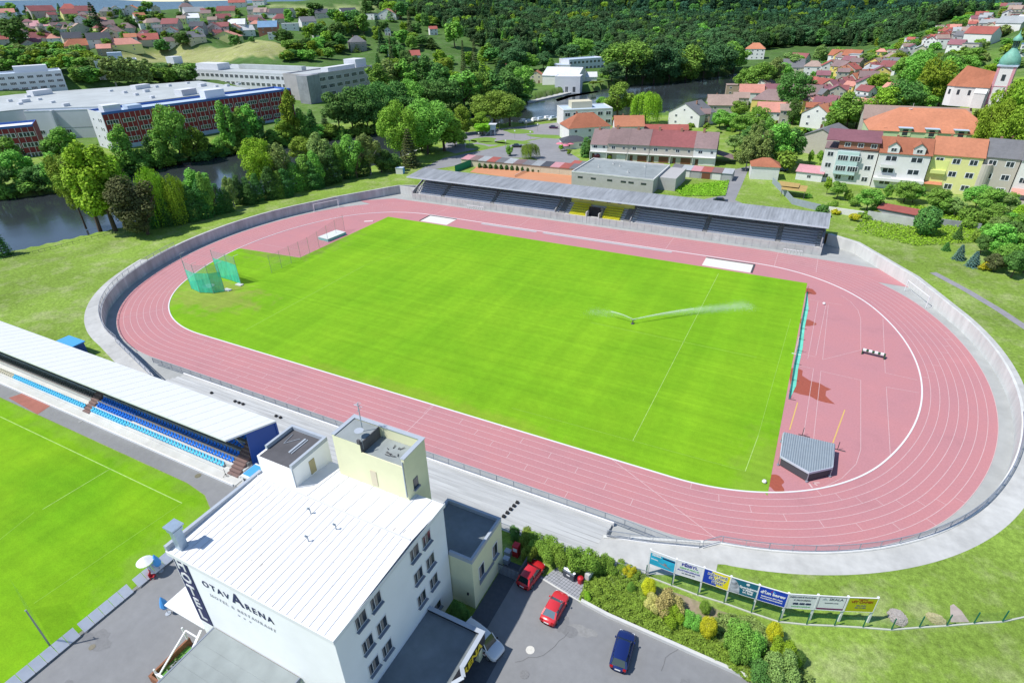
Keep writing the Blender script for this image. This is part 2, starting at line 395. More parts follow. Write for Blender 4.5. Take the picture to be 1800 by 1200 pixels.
M_pitch2=grass_mat('training_pitch_grass',(.130,.320,.006),(.195,.380,.009),ang=.0,period=3,stripe=.04,lines=.6,dull=[(-30,-71,40,2.2,(.17,.30,.03),.6),(-1,-78,4,10,(.2,.33,.04),.5)])
PT=33.9;PL=-57.0;PRT,PRB=58.6,58.3
# infield grass follows the kerb below and left, straight edges above and right
ins=oval(-.12,40)
bot=[p for p in ins if p[1]<0 and p[0]<PRB-.3]
lef=[p for p in ins if p[1]>=0 and p[0]<-60 and p[1]<14]
bot.sort(key=lambda p:p[0]);
low=[p for p in ins if (p[1]<-36)and p[0]<PRB];low.sort(key=lambda p:-p[0])
lft=[p for p in ins if p[0]<-46 and -36<=p[1]<17.5];lft.sort(key=lambda p:p[1])
yb=[p for p in ins if p[0]>PRB-3 and p[1]<-30][0:1]
RC=at(527,453);RA=at(425,437);lft=[p for p in ins if p[0]<-46 and -36<=p[1]<RA[1]-.2];lft.sort(key=lambda p:p[1])
gp=[(PRT,33.3),(PL,PT),RC,RA]+lft[::-1]+sorted(low,key=lambda p:p[0])+[(PRB,-38.6)]
mb=MB();mb.poly(gp,.02);o=struct('pitch_grass',mb,M_pitch)
mb=MB();M_pl=mat('pitch_line_paint',(.36,.54,.14),.9,.3,1.5)
M_pl2=mat('faded_pitch_line',(.26,.46,.06),.9,.3,1.5)
a,b,c,d=at(1263,481),at(1112,775),at(900,717),at(1310,828)
seg(mb,a,b,.08,.028);seg(mb,c,d,.06,.028,1);seg(mb,d,at(1333,765),.09,.028,0);seg(mb,at(1333,765),at(1390,560),.07,.028,1)
seg(mb,at(432,580),at(640,467),.12,.028,1);seg(mb,at(640,467),at(770,420),.07,.028,1)
seg(mb,at(1040,567),at(1330,628),.09,.028,1)
struct('pitch_lines',mb,[M_pl,M_pl2])
# lower training pitch
p2=[(-130,-71.4),(-9,-71.4),(-5,-71.9),(-2.4,-73.2),(-.9,-75.5),(-.25,-79),(-.25,-125),(-130,-125)]
mb=MB();mb.poly(p2,G+.02);struct('training_pitch_grass',mb,M_pitch2)
mb=MB()
seg(mb,at(0,732,G),at(320,884,G),.12,G+.028);seg(mb,at(195,823,G),at(75,895,G),.08,G+.028);seg(mb,at(320,884,G),at(60,1060,G),.05,G+.028,1);seg(mb,at(0,948,G),at(60,900,G),.06,G+.028,1)
struct('training_pitch_lines',mb,[M_pl,M_pl2])
# red D markings
mb=MB()
for a_,b_ in [((1452,535),(1434,625)),((1438,530),(1420,630)),((1434,627),(1395,618)),((1513,615),(1446,632)),((1446,632),(1456,535)),((1513,668),(1443,652)),((1443,652),(1430,772)),((1513,668),(1513,790)),((1430,648),(1392,640)),((1430,648),(1412,768)),
    ((1556,655),(1613,668)),((1556,655),(1552,560)),((1558,680),(1615,690)),((1558,680),(1565,800)),((1513,615),(1513,560)),((1415,525),(1480,536)),((425,437),(526,452)),((455,428),(545,443)),((526,452),(548,441))]:
    seg(mb,at(*a_),at(*b_),.07,.012)
arc=[(1513,560),(1508,545),(1495,530),(1478,519)];
for a_,b_ in zip(arc,arc[1:]): seg(mb,at(*a_),at(*b_),.07,.012)
arc=[(1513,790),(1505,815),(1480,840),(1450,855),(1424,862)]
for a_,b_ in zip(arc,arc[1:]): seg(mb,at(*a_),at(*b_),.07,.012)
seg(mb,at(1422,849),at(1428,857),.22,.013);seg(mb,at(1429,848),at(1441,848),.2,.013);seg(mb,at(1429,848),at(1437,853),.2,.013)
seg(mb,at(1402,707),at(1388,755),.16,.013,1);seg(mb,at(1485,720),at(1464,778),.16,.013,1)
struct('infield_markings',mb,[M_line,M_yline])
def blob(cx,cy,rx,ry,seed,n=40,amp=.35):
    r=random.Random(seed);ph=[r.uniform(0,6.28) for _ in range(6)];P=[]
    for i in range(n):
        t=2*PI*i/n;q=1+sum(amp/(k+1.5)*math.sin((k+2)*t+ph[k]) for k in range(6));P.append((cx+rx*q*math.cos(t),cy+ry*q*math.sin(t)))
    return P
mb=MB()
for i,(x,y,rx,ry) in enumerate([(1421,512,1.3,1.8),(1418,567,1.3,1.7),(1363,848,1.2,1.5)]):
    cx,cy=at(x,y);mb.poly(blob(cx,cy,rx,ry,i+3,28,.25),.009)
mb.poly([at(x,y) for x,y in [(1389,648),(1398,645),(1411,651),(1410,660),(1424,669),(1440,673),(1452,680),(1461,684),(1452,687),(1451,695),(1458,702),(1468,710),(1450,707),(1436,703),(1424,696),(1408,693),(1396,689),(1387,688),(1390,678),(1388,664)]],.009)
struct('damp_patches',mb,M_wet)
# ---------------------------------------------------------------- the ground outside the bowl
def ray_poly(th,P):
    c,s=math.cos(th),math.sin(th);best=None
    for i in range(len(P)):
        ax,ay=P[i];bx,by=P[(i+1)%len(P)];dx,dy=bx-ax,by-ay
        den=c*dy-s*dx
        if abs(den)<1e-9: continue
        r=(ax*dy-ay*dx)/den;u=(ax*s-ay*c)/den
        if r>0 and -1e-6<=u<=1+1e-6: best=r if best is None else max(best,r)
    return best
ths=sorted(set([2*PI*i/900 for i in range(900)]+[math.atan2(p[1],p[0])%(2*PI) for p in BPOLY]))
ths=[t for i,t in enumerate(ths) if i==0 or t-ths[i-1]>1e-4]
B0=np.array([ray_poly(t,BPOLY) for t in ths]);TH=np.array(ths)
rad=[0.0];r=0.0;st=1.2
while r<9000:
    r+=st;rad.append(r);st=min(max(1.2,(60+r)*.022),400)
rad=np.array(rad);NR,NT=len(rad),len(TH)
RR=B0[None,:]+rad[:,None]
GX=RR*np.cos(TH)[None,:];GY=RR*np.sin(TH)[None,:];GZ=HN(GX,GY)
GZ[:3,:]=G
FIELD1=[hit(x,y)[:2] for x,y in [(196,99),(270,89),(345,81),(450,69),(498,80),(508,90),(478,102),(400,109),(310,110),(215,105)]]
FIELD2=[]
for x,y in [(430,15),(470,10),(540,28),(640,21),(690,12),(640,8),(560,12)]:
    h_=hit(x,y);FIELD2.append(h_[:2])
def zone_colour(X,Y,Z):
    n=X.size;C=np.tile(np.array([.195,.298,.048]),(n,1))
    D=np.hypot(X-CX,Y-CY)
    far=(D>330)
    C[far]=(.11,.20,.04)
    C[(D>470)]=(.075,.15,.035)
    for F,c in((FIELD1,(.30,.32,.12)),(FIELD2,(.24,.30,.11))):
        C[inpoly(X,Y,F)]=c
    bed=inpoly(X,Y,RIVER);C[bed]=(.05,.045,.03)
    d=polydist(X,Y,RIVER);C[(~bed)&(d<7)&(Z<2)]=(.09,.12,.035)
    C[(D>2000)]=(.10,.17,.24)  # far hills coloured blue, aerial haze put into the ground colour
    return C
ZC=zone_colour(GX.ravel(),GY.ravel(),GZ.ravel())
me=bpy.data.meshes.new('ground');V=np.stack([GX.ravel(),GY.ravel(),GZ.ravel()],1)
idx=np.arange(NR*NT).reshape(NR,NT);a_=idx[:-1,:];b_=idx[1:,:];A=a_.ravel();Bq=np.roll(a_,-1,1).ravel();Cq=np.roll(b_,-1,1).ravel();Dq=b_.ravel()
F=np.stack([A,Dq,Cq,Bq],1)
me.vertices.add(len(V));me.vertices.foreach_set('co',V.ravel().astype(np.float32))
me.loops.add(F.size);me.loops.foreach_set('vertex_index',F.ravel().astype(np.int32))
me.polygons.add(len(F));me.polygons.foreach_set('loop_start',(np.arange(len(F))*4).astype(np.int32))
me.polygons.foreach_set('use_smooth',np.ones(len(F),bool));me.update(calc_edges=True)
ca=me.color_attributes.new('zone','FLOAT_COLOR','POINT');ca.data.foreach_set('color',np.concatenate([ZC,np.ones((len(ZC),1))],1).ravel().astype(np.float32))
def ground_mat():
    m=bpy.data.materials.new('ground');m.use_nodes=True;t=m.node_tree;N=t.nodes.new;L=t.links.new
    b=t.nodes['Principled BSDF'];b.inputs['Roughness'].default_value=.95;b.inputs['Specular IOR Level'].default_value=.1
    at_=N('ShaderNodeVertexColor');at_.layer_name='zone';geo=N('ShaderNodeNewGeometry')
    def noise(sc,det=5):
        n=N('ShaderNodeTexNoise');n.inputs['Scale'].default_value=sc;n.inputs['Detail'].default_value=det;n.inputs['Roughness'].default_value=.65;L(geo.outputs['Position'],n.inputs['Vector']);return n.outputs['Fac']
    def rng(o,a,b_,lo,hi):
        mr=N('ShaderNodeMapRange');L(o,mr.inputs[0]);mr.inputs[1].default_value=lo;mr.inputs[2].default_value=hi;mr.inputs[3].default_value=a;mr.inputs[4].default_value=b_;return mr.outputs[0]
    dry=N('ShaderNodeMix');dry.data_type='RGBA';dry.blend_type='MIX';L(rng(noise(.22,8),0,.7,.48,.66),dry.inputs[0]);L(at_.outputs[0],dry.inputs[6])
    hs=N('ShaderNodeHueSaturation');hs.inputs['Hue'].default_value=.465;hs.inputs['Saturation'].default_value=.68;hs.inputs['Value'].default_value=1.2;L(at_.outputs[0],hs.inputs['Color']);L(hs.outputs[0],dry.inputs[7])
    v=N('ShaderNodeMath');v.operation='MULTIPLY';L(rng(noise(.05,4),.78,1.22,.3,.7),v.inputs[0]);L(rng(noise(1.6,8),.68,1.32,.30,.70),v.inputs[1])
    v2=N('ShaderNodeMath');v2.operation='MULTIPLY';L(v.outputs[0],v2.inputs[0]);L(rng(noise(8,3),.75,1.25,.3,.7),v2.inputs[1]);v=v2
    h2=N('ShaderNodeHueSaturation');L(dry.outputs[2],h2.inputs['Color']);L(v.outputs[0],h2.inputs['Value']);L(h2.outputs[0],b.inputs['Base Color'])
    bp=N('ShaderNodeBump');bp.inputs['Strength'].default_value=.5;bp.inputs['Distance'].default_value=.15;L(noise(3,4),bp.inputs['Height']);L(bp.outputs[0],b.inputs['Normal'])
    return m
me.materials.append(ground_mat());o=bpy.data.objects.new('ground',me);link(o);tag(o,kind='structure')
# water
mb=MB();
cen=RIVER.mean(0)
mb.poly([(x,y) for x,y in RIVER],WZ)
def water_mat():
    m=bpy.data.materials.new('river_water');m.use_nodes=True;t=m.node_tree;N=t.nodes.new;L=t.links.new
    b=t.nodes['Principled BSDF'];b.inputs['Roughness'].default_value=.16;b.inputs['Base Color'].default_value=(.034,.042,.046,1);b.inputs['Specular IOR Level'].default_value=.9;b.inputs['IOR'].default_value=1.4
    geo=N('ShaderNodeNewGeometry');mp=N('ShaderNodeMapping');L(geo.outputs['Position'],mp.inputs[0]);mp.inputs['Scale'].default_value=(1,.35,1)
    n=N('ShaderNodeTexNoise');n.inputs['Scale'].default_value=.8;n.inputs['Detail'].default_value=5;L(mp.outputs[0],n.inputs['Vector'])
    n2=N('ShaderNodeTexNoise');n2.inputs['Scale'].default_value=.03;n2.inputs['Detail'].default_value=3;L(geo.outputs['Position'],n2.inputs['Vector'])
    mr=N('ShaderNodeMapRange');L(n2.outputs['Fac'],mr.inputs[0]);mr.inputs[1].default_value=.4;mr.inputs[2].default_value=.65;mr.inputs[3].default_value=.08;mr.inputs[4].default_value=.24;L(mr.outputs[0],b.inputs['Roughness'])
    bp=N('ShaderNodeBump');bp.inputs['Strength'].default_value=.22;bp.inputs['Distance'].default_value=.12;L(n.outputs['Fac'],bp.inputs['Height']);L(bp.outputs[0],b.inputs['Normal'])
    return m
struct('river_water',mb,water_mat())
# low riverside path on the near bank
mb=MB()
nb=[at(x,y,1.2) for x,y in RIV_NEAR[1:12]]
def offs(P,d):
    out=[]
    for i,p in enumerate(P):
        a=P[max(0,i-1)];b=P[min(len(P)-1,i+1)];dx,dy=b[0]-a[0],b[1]-a[1];l=math.hypot(dx,dy);out.append((p[0]+dy/l*d,p[1]-dx/l*d))
    return out
pa=offs(nb,-1.0);pb=offs(nb,1.6)
mb.strip(z3(pa,1.75),z3(pb,1.80));mb.strip(z3(pa,-2),z3(pa,1.75));mb.strip(z3(pb,1.8),z3(pb,-1))
struct('riverside_path',mb,mat('path_stone',(.48,.47,.43),.9,.2,.8))
# ================================================================ stadium walls, terraces, fences
M_steel=mat('galvanised_rail',(.34,.37,.42),.5,.1,3,metal=.3)
M_white=mat('white_paint',(.78,.78,.78),.5,.05,3)
M_dark=mat('dark_gap',(.02,.02,.022),.8)
def wall_run(name,pts,z0,z1,th,m,label,cat,cop=.12):
    mb=MB();n=len(pts);out=offs(pts,th)
    mb.strip(z3(pts,z0),z3(pts,z1));mb.strip(z3(pts,z1),z3(out,z1));mb.strip(z3(out,z1),z3(out,z0))
    mb.quad((*pts[0],z0),(*pts[0],z1),(*out[0],z1),(*out[0],z0));mb.quad((*pts[-1],z0),(*out[-1],z0),(*out[-1],z1),(*pts[-1],z1))
    return single(name,mb,m,label,cat)
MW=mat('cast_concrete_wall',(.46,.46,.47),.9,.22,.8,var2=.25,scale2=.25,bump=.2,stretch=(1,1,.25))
MWr=mat('sunlit_concrete_wall',(.60,.60,.57),.9,.12,.8,var2=.12,scale2=.3,bump=.2,stretch=(1,1,.25))  # paler copy of the wall concrete, sunlight put into its colour
# right wall, ccw from lower right to the stand; offs() to the right of travel = outward for ccw
rw=[p for p in right]
rw_all=[BOT[-1]]+rw+WALLR+[(61.2,61.2)]
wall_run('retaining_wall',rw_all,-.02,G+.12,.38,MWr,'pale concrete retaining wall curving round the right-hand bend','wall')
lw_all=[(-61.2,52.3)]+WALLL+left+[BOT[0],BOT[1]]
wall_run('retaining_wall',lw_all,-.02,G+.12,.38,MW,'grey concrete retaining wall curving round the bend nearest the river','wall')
# copings / walkways outside the walls
def walk(pts,w0,w1,z,taper=3):
    mb=MB();a=offs(pts,.3);n=len(pts);b=[]
    for i,p in enumerate(pts):
        t=min(1,min(i,n-1-i)/taper);pass
    o0=offs(pts,w0);mb.strip(z3(a,z),z3(o0,z));return mb
lowr=[p for p in rw if p[1]<-4];upr=[rw[-1]]+WALLR
mid=[p for p in rw if p[1]>=-8]+WALLR
mb=MB()
a=offs([BOT[-1]]+lowr,.3);b=offs([BOT[-1]]+lowr,3.1);mb.strip(z3(a,G+.012),z3(b,G+.012))
a2=offs(mid,.3);b2=offs(mid,1.3);mb.strip(z3(a2,G+.010),z3(b2,G+.010))
mb.poly([(-3.2,-69.5),(-3.2,-60.1),(31,-60.1),(31,-64.8),(26.9,-64.8),(26.9,-69.5)],G+.010);mb.poly([(42.1,-60.6),(42.1,-56.0),(54.5,-52.6),(54.6,-56.3),(48,-59.2)],G+.018)
ll=[p for p in left if p[1]<-22]+[BOT[0],BOT[1]]
a=offs(ll,.3);b=offs(ll,3.0);mb.strip(z3(a,G+.012),z3(b,G+.012))
ul=WALLL+[p for p in left if p[1]>=-24]
a=offs(ul,.3);b=offs(ul,1.0);mb.strip(z3(a,G+.010),z3(b,G+.010))
struct('walkway',mb,M_conc)
# terraces
M_terr=mat('terrace_concrete',(.45,.46,.455),.9,.24,.9,var2=.16,scale2=.1,bump=.2,stretch=(.12,1,1))
mb=MB();N_=9
for k in range(N_):
    y0=-52.1-k*.9;mb.box(-36,42.0,y0-.9,y0,-.01,.34+k*.25)
tt=thing('spectator_terrace','long open concrete terrace of low steps beside the running track','terrace')
obj('steps',mb,M_terr,tt)
mb=MB()
for k in range(N_): mb.box(-36,42.0,-52.1-k*.9-.10,-52.1-k*.9+.004,.34+k*.25-.02,.34+k*.25+.006)
obj('step_edges',mb,mat('step_edge',(.38,.385,.385),.9,.35,.4,stretch=(.3,1,1)),tt)
mb=MB();mb.box(-36,42.2,-52.1,-51.75,-.01,.62);mb.add([],[])
obj('front_kerb',mb,M_white,tt)
bl=MB();bl.box(0,.36,-.35,0,0,.27);blm=bl.mesh('step_block',M_dark)
for i in range(5): obj('step_block',blm,None,tt,(30.1,-54.25-i*.9,.85+i*.25))
for (x,n_) in ((13.6,2),(-11.5,2),(-20.5,3),(-26,1)):
    for i in range(n_): obj('step_block',blm,None,tt,(x+i*.9,-54.2,.84))
# small low zone right of the terrace
mb=MB();mb.poly([(42.2,-60.1),(42.2,-51.8),(52.6,-51.2),(53.5,-52.4)],.01)
# fences with balusters
def fence(name,label,pts,z,h=1.05,post=2.5,bal=.14,mt=M_steel,rail=.06,group=None,zb=None,pw=.07,cat='fence',kerb=False):
    t=thing(name,label,cat,(0,0,0),0,group)
    mp,mr,mbal,mk,mr2=MB(),MB(),MB(),MB(),MB()
    P=[Vector((p[0],p[1],z)) for p in pts];L=[0]
    for a,b in zip(P,P[1:]): L.append(L[-1]+(b-a).length)
    def pos(s):
        for i in range(len(P)-1):
            if s<=L[i+1] or i==len(P)-2:
                f=(s-L[i])/max(1e-6,L[i+1]-L[i]);return P[i].lerp(P[i+1],min(1,max(0,f)))
    n=max(1,round(L[-1]/post))
    mp.box(-pw/2,pw/2,-pw/2,pw/2,0,h);pm=mp.mesh('post',mt)
    for i in range(n+1):
        p=pos(L[-1]*i/n);obj('post',pm,None,t,tuple(p))
    for a,b in zip(P,P[1:]):
        for zz,mm in ((.12,mr),(h,mr2)): mm.bar(a+Vector((0,0,zz)),b+Vector((0,0,zz)),rail,rail)
        if kerb: mk.bar(a+Vector((0,0,.02)),b+Vector((0,0,.02)),.22,.16)
    if bal:
        n=int(L[-1]/bal)
        for i in range(n+1):
            p=pos(L[-1]*i/n);mbal.box(p.x-.013,p.x+.013,p.y-.013,p.y+.013,p.z+.12,p.z+h)
        obj('balusters',mbal,mt,t)
    obj('rail',mr,mt,t);obj('rail',mr2,mt,t)
    if kerb: obj('base_kerb',mk,M_white,t)
    return t
fence('track_fence','grey baluster fence between the running track and the open terrace',[(-44,-52),(-36,-51.9),(42,-51.9),(51,-52.3)],.6)
fence('wall_fence','grey baluster fence on the wall along the lower right bend',offs([(52.5,-52.9)]+[p for p in right if p[1]<-8],.2),G+.1,kerb=True)
fence('wall_fence','low grey fence on the wall of the bend nearest the river',offs([p for p in left if p[1]<-14]+[BOT[0]],.2),G+.1,bal=.3)
fence('ramp_fence','grey fence guarding the drop at the right end of the terrace',[(42.6,-56.2),(47,-55.0),(52.3,-53.2)],G+.02,kerb=True)
fence('ramp_fence','pair of light steel rails beside the terrace end behind the white roof',[(-53.3,-52.2),(-36.6,-56.9)],G+.05,bal=0,rail=.12)
fence('hedge_fence','grey baluster fence above the hedge behind the parked red cars',[(31,-60.4),(40,-60.4),(48.2,-59.6)],G+.0,kerb=True)
fence('rail_gate','jumble of grey steel barriers at the terrace by the hotel tower',[(13.5,-62.5),(15.5,-59.8),(19.3,-60.2),(19.3,-63)],G,h=1.5,bal=.3)
# ================================================================ far grandstand
S0,S1,SY=-60.6,60.4,51.9
st=thing('grandstand','long covered grandstand with grey benches and yellow middle block beyond the running track','grandstand',(0,SY,0))
M_bench=mat('bench_slats',(.40,.42,.48),.6,.2,6)
M_bench2=mat('bench_step_shade',(.55,.55,.55),.9,.2,2)  # even pale grey of the stand's tiers
M_yel=mat('yellow_seat',(.85,.78,.05),.5,.1,3);M_yelw=mat('yellow_wall',(.80,.74,.20),.8,.06,2)
M_roofg=mat('corrugated_roof_grey',(.27,.285,.305),.7,.3,.9,var2=.2,scale2=.15,stretch=(1,.15,1))
M_fascia=mat('blue_grey_fascia',(.52,.57,.64),.5,.06,2)
M_glassd=mat('dark_glass',(.022,.03,.042),.12,spec=.8)
mb=MB();mb.box(S0,S1,-.02,.3,0,1.95)
for i in range(60):
    x=S0+2*(i+.5);mb.box(x-.03,x+.03,-.05,-.02,.1,1.9,1)
obj('front_wall',mb,[M_conc,M_concg],st)
NT_=8;TD=.88;TH_=.42
mb=MB()
for k in range(NT_): mb.box(S0,S1,.3+k*TD,.3+(k+1)*TD,0,1.15+k*TH_)
obj('tiers',mb,M_bench2,st)
aisles=[-52,-37,-21.5,-8.6,-6.6,9.2,11.2,27.5,43]
def inb(x0,x1):
    return x0,x1
secs=[(-58.5,-50.5),(-49.2,-32.5),(-31.2,-10.5),(13.4,31.5),(32.8,49.5),(50.8,58.8)]
for (a,b) in secs:
    for k in range(NT_-1):
        mb=MB();y=.55+k*TD;z=1.15+k*TH_
        mb.box(a,b,y,y+.42,z+.36,z+.42);mb.box(a,b,y+.02,y+.06,z+.05,z+.36)
        for q in range(int((b-a)/1.5)+1):
            x=a+.1+q*1.5;mb.box(x,x+.08,y+.1,y+.35,z,z+.36)
        obj('bench_row',mb,M_bench,st)
for (a,b) in ((-6.3,-.9),(3.6,8.9)):
    for k in range(NT_-2):
        mb=MB();y=.5+k*TD;z=1.15+k*TH_;n=int((b-a)/.52)
        for q in range(n):
            x=a+q*.52;mb.box(x,x+.46,y,y+.42,z+.32,z+.40);mb.box(x,x+.46,y+.38,y+.44,z+.40,z+.78)
        obj('yellow_seat_row',mb,M_yel,st)
    mb=MB()
    for k in range(NT_-2): mb.box(a-.15,b+.1,.31+k*TD,.30+(k+1)*TD,1.15+k*TH_+.004,1.15+k*TH_+.03)
    obj('yellow_step',mb,M_yel,st)
# players' tunnel
mb=MB();mb.box(-.75,-.5,-.1,5.2,0,3.2);mb.box(3.0,3.25,-.1,5.2,0,3.2);mb.box(-.75,3.25,3.4,5.2,3.0,3.3)
obj('tunnel',mb,M_concw,st)
mb=MB();mb.box(-.48,2.98,.31,3.6,1.0,3.75);mb=MB();mb.box(-.48,2.98,1.9,2.0,1.2,4.3);obj('tunnel_opening',mb,M_dark,st)
# yellow cabin at the back of the middle block
mb=MB();mb.box(-7.5,11.6,6.0,7.6,3.4,6.7);obj('yellow_cabin',mb,M_yelw,st)
for x in (-5.0,-1.6,3.4,6.6):
    mb=MB();mb.box(x,x+1.1,5.93,6.0,4.75,5.85);obj('window',mb,M_glassd,st)
# stair flanks
M_stair=mat('stair_concrete',(.26,.26,.26),.9,.2,2)
for a in (-9.6,10.0,-50.3,-32.3,31.7,49.7):
    w_=1.7 if abs(a)<12 else 1.0
    mb=MB()
    for k in range(NT_*2): mb.box(a,a+w_,.3+k*TD/2,.3+(k+1)*TD/2,0.9,1.25+k*TH_/2+.08)
    obj('stair',mb,M_stair,st)
for a in (-10.4,12.1,-60.6,60.2):
    mb=MB();mb.add([(a,0,1.9),(a,7.2,4.6),(a,7.2,5.4),(a,0,2.7),(a+.22,0,1.9),(a+.22,7.2,4.6),(a+.22,7.2,5.4),(a+.22,0,2.7)],[(0,1,2,3),(7,6,5,4),(3,2,6,7),(0,3,7,4)]);obj('parapet',mb,M_concg,st)
# dark glazed band behind the benches
for (a,b) in ((S0,-10.2),(13.2,S1)):
    mb=MB();mb.box(a,b,7.5,7.62,4.3,7.0);obj('back_glazing',mb,M_glassd,st)
    mb=MB()
    n=int((b-a)/2.1)
    for i in range(n+1):
        x=a+(b-a)*i/n;mb.box(x-.04,x+.04,7.40,7.5,4.3,7.0)
    mb.box(a,b,7.42,7.5,5.35,5.45);obj('glazing_bars',mb,M_steel,st)
for i in range(21):
    x=S0+.3+(S1-S0-.6)*i/20
    if -9<x<12: continue
    mb=MB();mb.tube((x,6.9,4.1),(x,6.9,7.2),.07);mb.bar((x,7.3,7.1),(x,-.2,7.15),.1,.18);obj('roof_post',mb,M_steel,st)
mb=MB()
z0,z1=7.15,7.75
mb.add([(S0-1.2,-.5,z0),(S1+.2,-.5,z0),(S1+.2,9.0,z1),(S0-1.2,9.0,z1)],[(3,2,1,0)])
n=170
for i in range(n):
    x=S0-1.2+(S1-S0+1.4)*i/n;x2=x+(S1-S0+1.4)/n
    xm=(x+x2)/2
    mb.add([(x,-.5,z0+.22),(xm,-.5,z0+.26),(x2,-.5,z0+.22),(x,9.0,z1+.22),(xm,9.0,z1+.26),(x2,9.0,z1+.22)],[(0,1,4,3),(1,2,5,4)])
obj('roof',mb,M_roofg,st)
mb=MB();mb.box(S0-1.25,S1+.25,-.58,-.5,z0-.12,z0+.30);mb.add([(S1+.2,-.5,z0-.1),(S1+.26,-.5,z0-.1),(S1+.26,9,z1-.1),(S1+.2,9,z1-.1),(S1+.2,-.5,z0+.3),(S1+.26,-.5,z0+.3),(S1+.26,9,z1+.3),(S1+.2,9,z1+.3)],[(1,2,6,5),(4,5,6,7),(0,4,7,3)])
obj('fascia',mb,M_fascia,st)
mb=MB();mb.box(S1-.6,S1-.3,.3,7.4,1.0,4.4);mb.box(S0,S1,7.62,8.6,0,4.6);obj('back_wall',mb,M_concg,st)
# end wall pieces of the bowl beside the stand
single('end_wall',(lambda m_:(m_.box(-67.9,-61.3,55.2,55.6,0,G+.1),m_)[1])(MB()),MWr,'bright concrete wall closing the bowl at the river end of the grandstand','wall')
# stacks of hurdles
def hurdles(x,y,n,label):
    t=thing('hurdle_stack',label,'hurdles',(x,y,0),0,'hurdles stored against the grandstand wall')
    for i in range(n):
        mb=MB();xx=i*.75
        for s in (0,.5): mb.bar((xx+s,0,0),(xx+s,0,.95),.05,.05);mb.bar((xx+s,-.5,.03),(xx+s,0,.03),.05,.05)
        mb.box(xx-.05,xx+.58,-.03,.03,.8,.98);obj('hurdle',mb,M_white,t)
hurdles(-39.5,51.0,8,'white hurdles stacked at the wall under the left half of the grandstand')
hurdles(52,50.7,6,'white hurdles stacked at the wall near the right end of the grandstand')
# ================================================================ goals
def goal(label,p0,p1,h=2.44,d=1.3):
    v=Vector((p1[0]-p0[0],p1[1]-p0[1],0));L=v.length;a=math.atan2(v.y,v.x)
    t=thing('football_goal',label,'goal',(p0[0],p0[1],0),a,'football goals parked against the walls')
    mb=MB();mb.tube((0,0,0),(0,0,h),.075);obj('post',mb,M_white,t)
    mb=MB();mb.tube((L,0,0),(L,0,h),.075);obj('post',mb,M_white,t)
    mb=MB();mb.tube((0,0,h),(L,0,h),.075);obj('crossbar',mb,M_white,t)
    mb=MB()
    for x in (0,L): mb.tube((x,0,h),(x,d,.1),.035);mb.tube((x,0,.06),(x,d,.06),.04)
    mb.tube((0,d,.06),(L,d,.06),.04);obj('stay',mb,M_white,t)
goal('white football goal standing against the bright right-hand wall',at(1590,511),at(1627,541))
goal('white football goal standing against the grey wall by the river',at(553,373),at(596,364))
# ================================================================ jump pits, mats, nets
M_sand=mat('sand',(.66,.64,.58),.95,.06,3);M_rim=mat('pit_rim',(.07,.07,.08),.8)
def pit(label,x0,x1,y0,y1,sides):
    t=thing('sand_pit',label,'sand pit')
    mb=MB();mb.box(x0,x1,y0,y1,.0,.03);obj('sand',mb,M_sand,t)
    mb=MB()
    for s in sides:
        if s=='t': mb.box(x0,x1,y1,y1+.35,0,.12)
        if s=='l': mb.box(x0-.35,x0,y0,y1+.35,0,.12)
        if s=='r': mb.box(x1,x1+.4,y0,y1+.35,0,.12)
    obj('rim',mb,M_rim,t)
pit('sand pit of the long jump near the left end of the grandstand',-45.8,-36.6,TW-6.0,TW-.7,'tl')
pit('sand pit of the long jump near the right end of the grandstand',35.5,46.5,TW-6.3,TW-1.2,'tr')
# high-jump mat
hx,hy=at(560,421)
t=thing('high_jump_mat','thick high-jump mat with white top and pale green side on the red infield','mat',(hx,hy,0),math.radians(84))
mb=MB();mb.box(0,6.5,-3.8,0,.0,.72);obj('mattress',mb,mat('mat_green',(.22,.50,.46),.6,.1,2),t)
mb=MB();mb.box(-.03,6.53,-3.83,.03,.72,.80);obj('cover',mb,mat('mat_white',(.72,.74,.72),.6,.08,1),t)
mb=MB();mb.box(6.0,6.6,-3.9,-2.4,.1,.6);obj('blue_corner',mb,mat('mat_blue',(.2,.42,.62),.5),t)
hx,hy=at(640,391);single('take_off_board',(lambda m_:(m_.box(0,2.6,0,1.2,0,.12),m_)[1])(MB()),mat('board_pink',(.66,.5,.5),.7),'low whitish board lying on the red infield near the pitch corner','board',loc=(hx,hy,.0),rz=.6)
# throwing cage
M_net=mat('green_net',(.06,.62,.42),.8,alpha=.8,var=.3,scale=1.5,stretch=(1,1,.3));M_net2=mat('grey_net',(.28,.36,.34),.8,alpha=.34)
M_post=mat('grey_post',(.35,.37,.38),.4,metal=.4)
cg=thing('throwing_cage','throwing cage of green netting hung on tall grey posts at the bend','cage')
cpts=[at(x,y) for x,y in [(333,497),(343,509),(365,515),(392,514),(402,500),(396,490)]]
tops=6.0
base=[at(332,495),at(337,508),at(352,515),at(376,516),at(396,513)]
gate=[at(401,497),at(423,501)]
for k,P in enumerate((base,[at(384,487),at(408,494),at(424,500)])):
    mb=MB();mb.strip(z3(P,.15),z3([(p[0]-.3,p[1]+.1) for p in P],tops*.80));obj('lower_net',mb,M_net,cg)
    mb=MB();mb.strip(z3([(p[0]-.3,p[1]+.1) for p in P],tops*.80),z3([(p[0]-.6,p[1]+.3) for p in P],tops*1.1));obj('upper_net',mb,M_net2,cg)
    for p in P:
        mb=MB();mb.tube((p[0],p[1],0),(p[0]-.6,p[1]+.3,tops*1.12),.06,.05);mb.tube((p[0]-.6,p[1]+.3,tops*1.12),(p[0]+.5,p[1]+.9,tops*1.2),.04);obj('post',mb,M_post,cg)
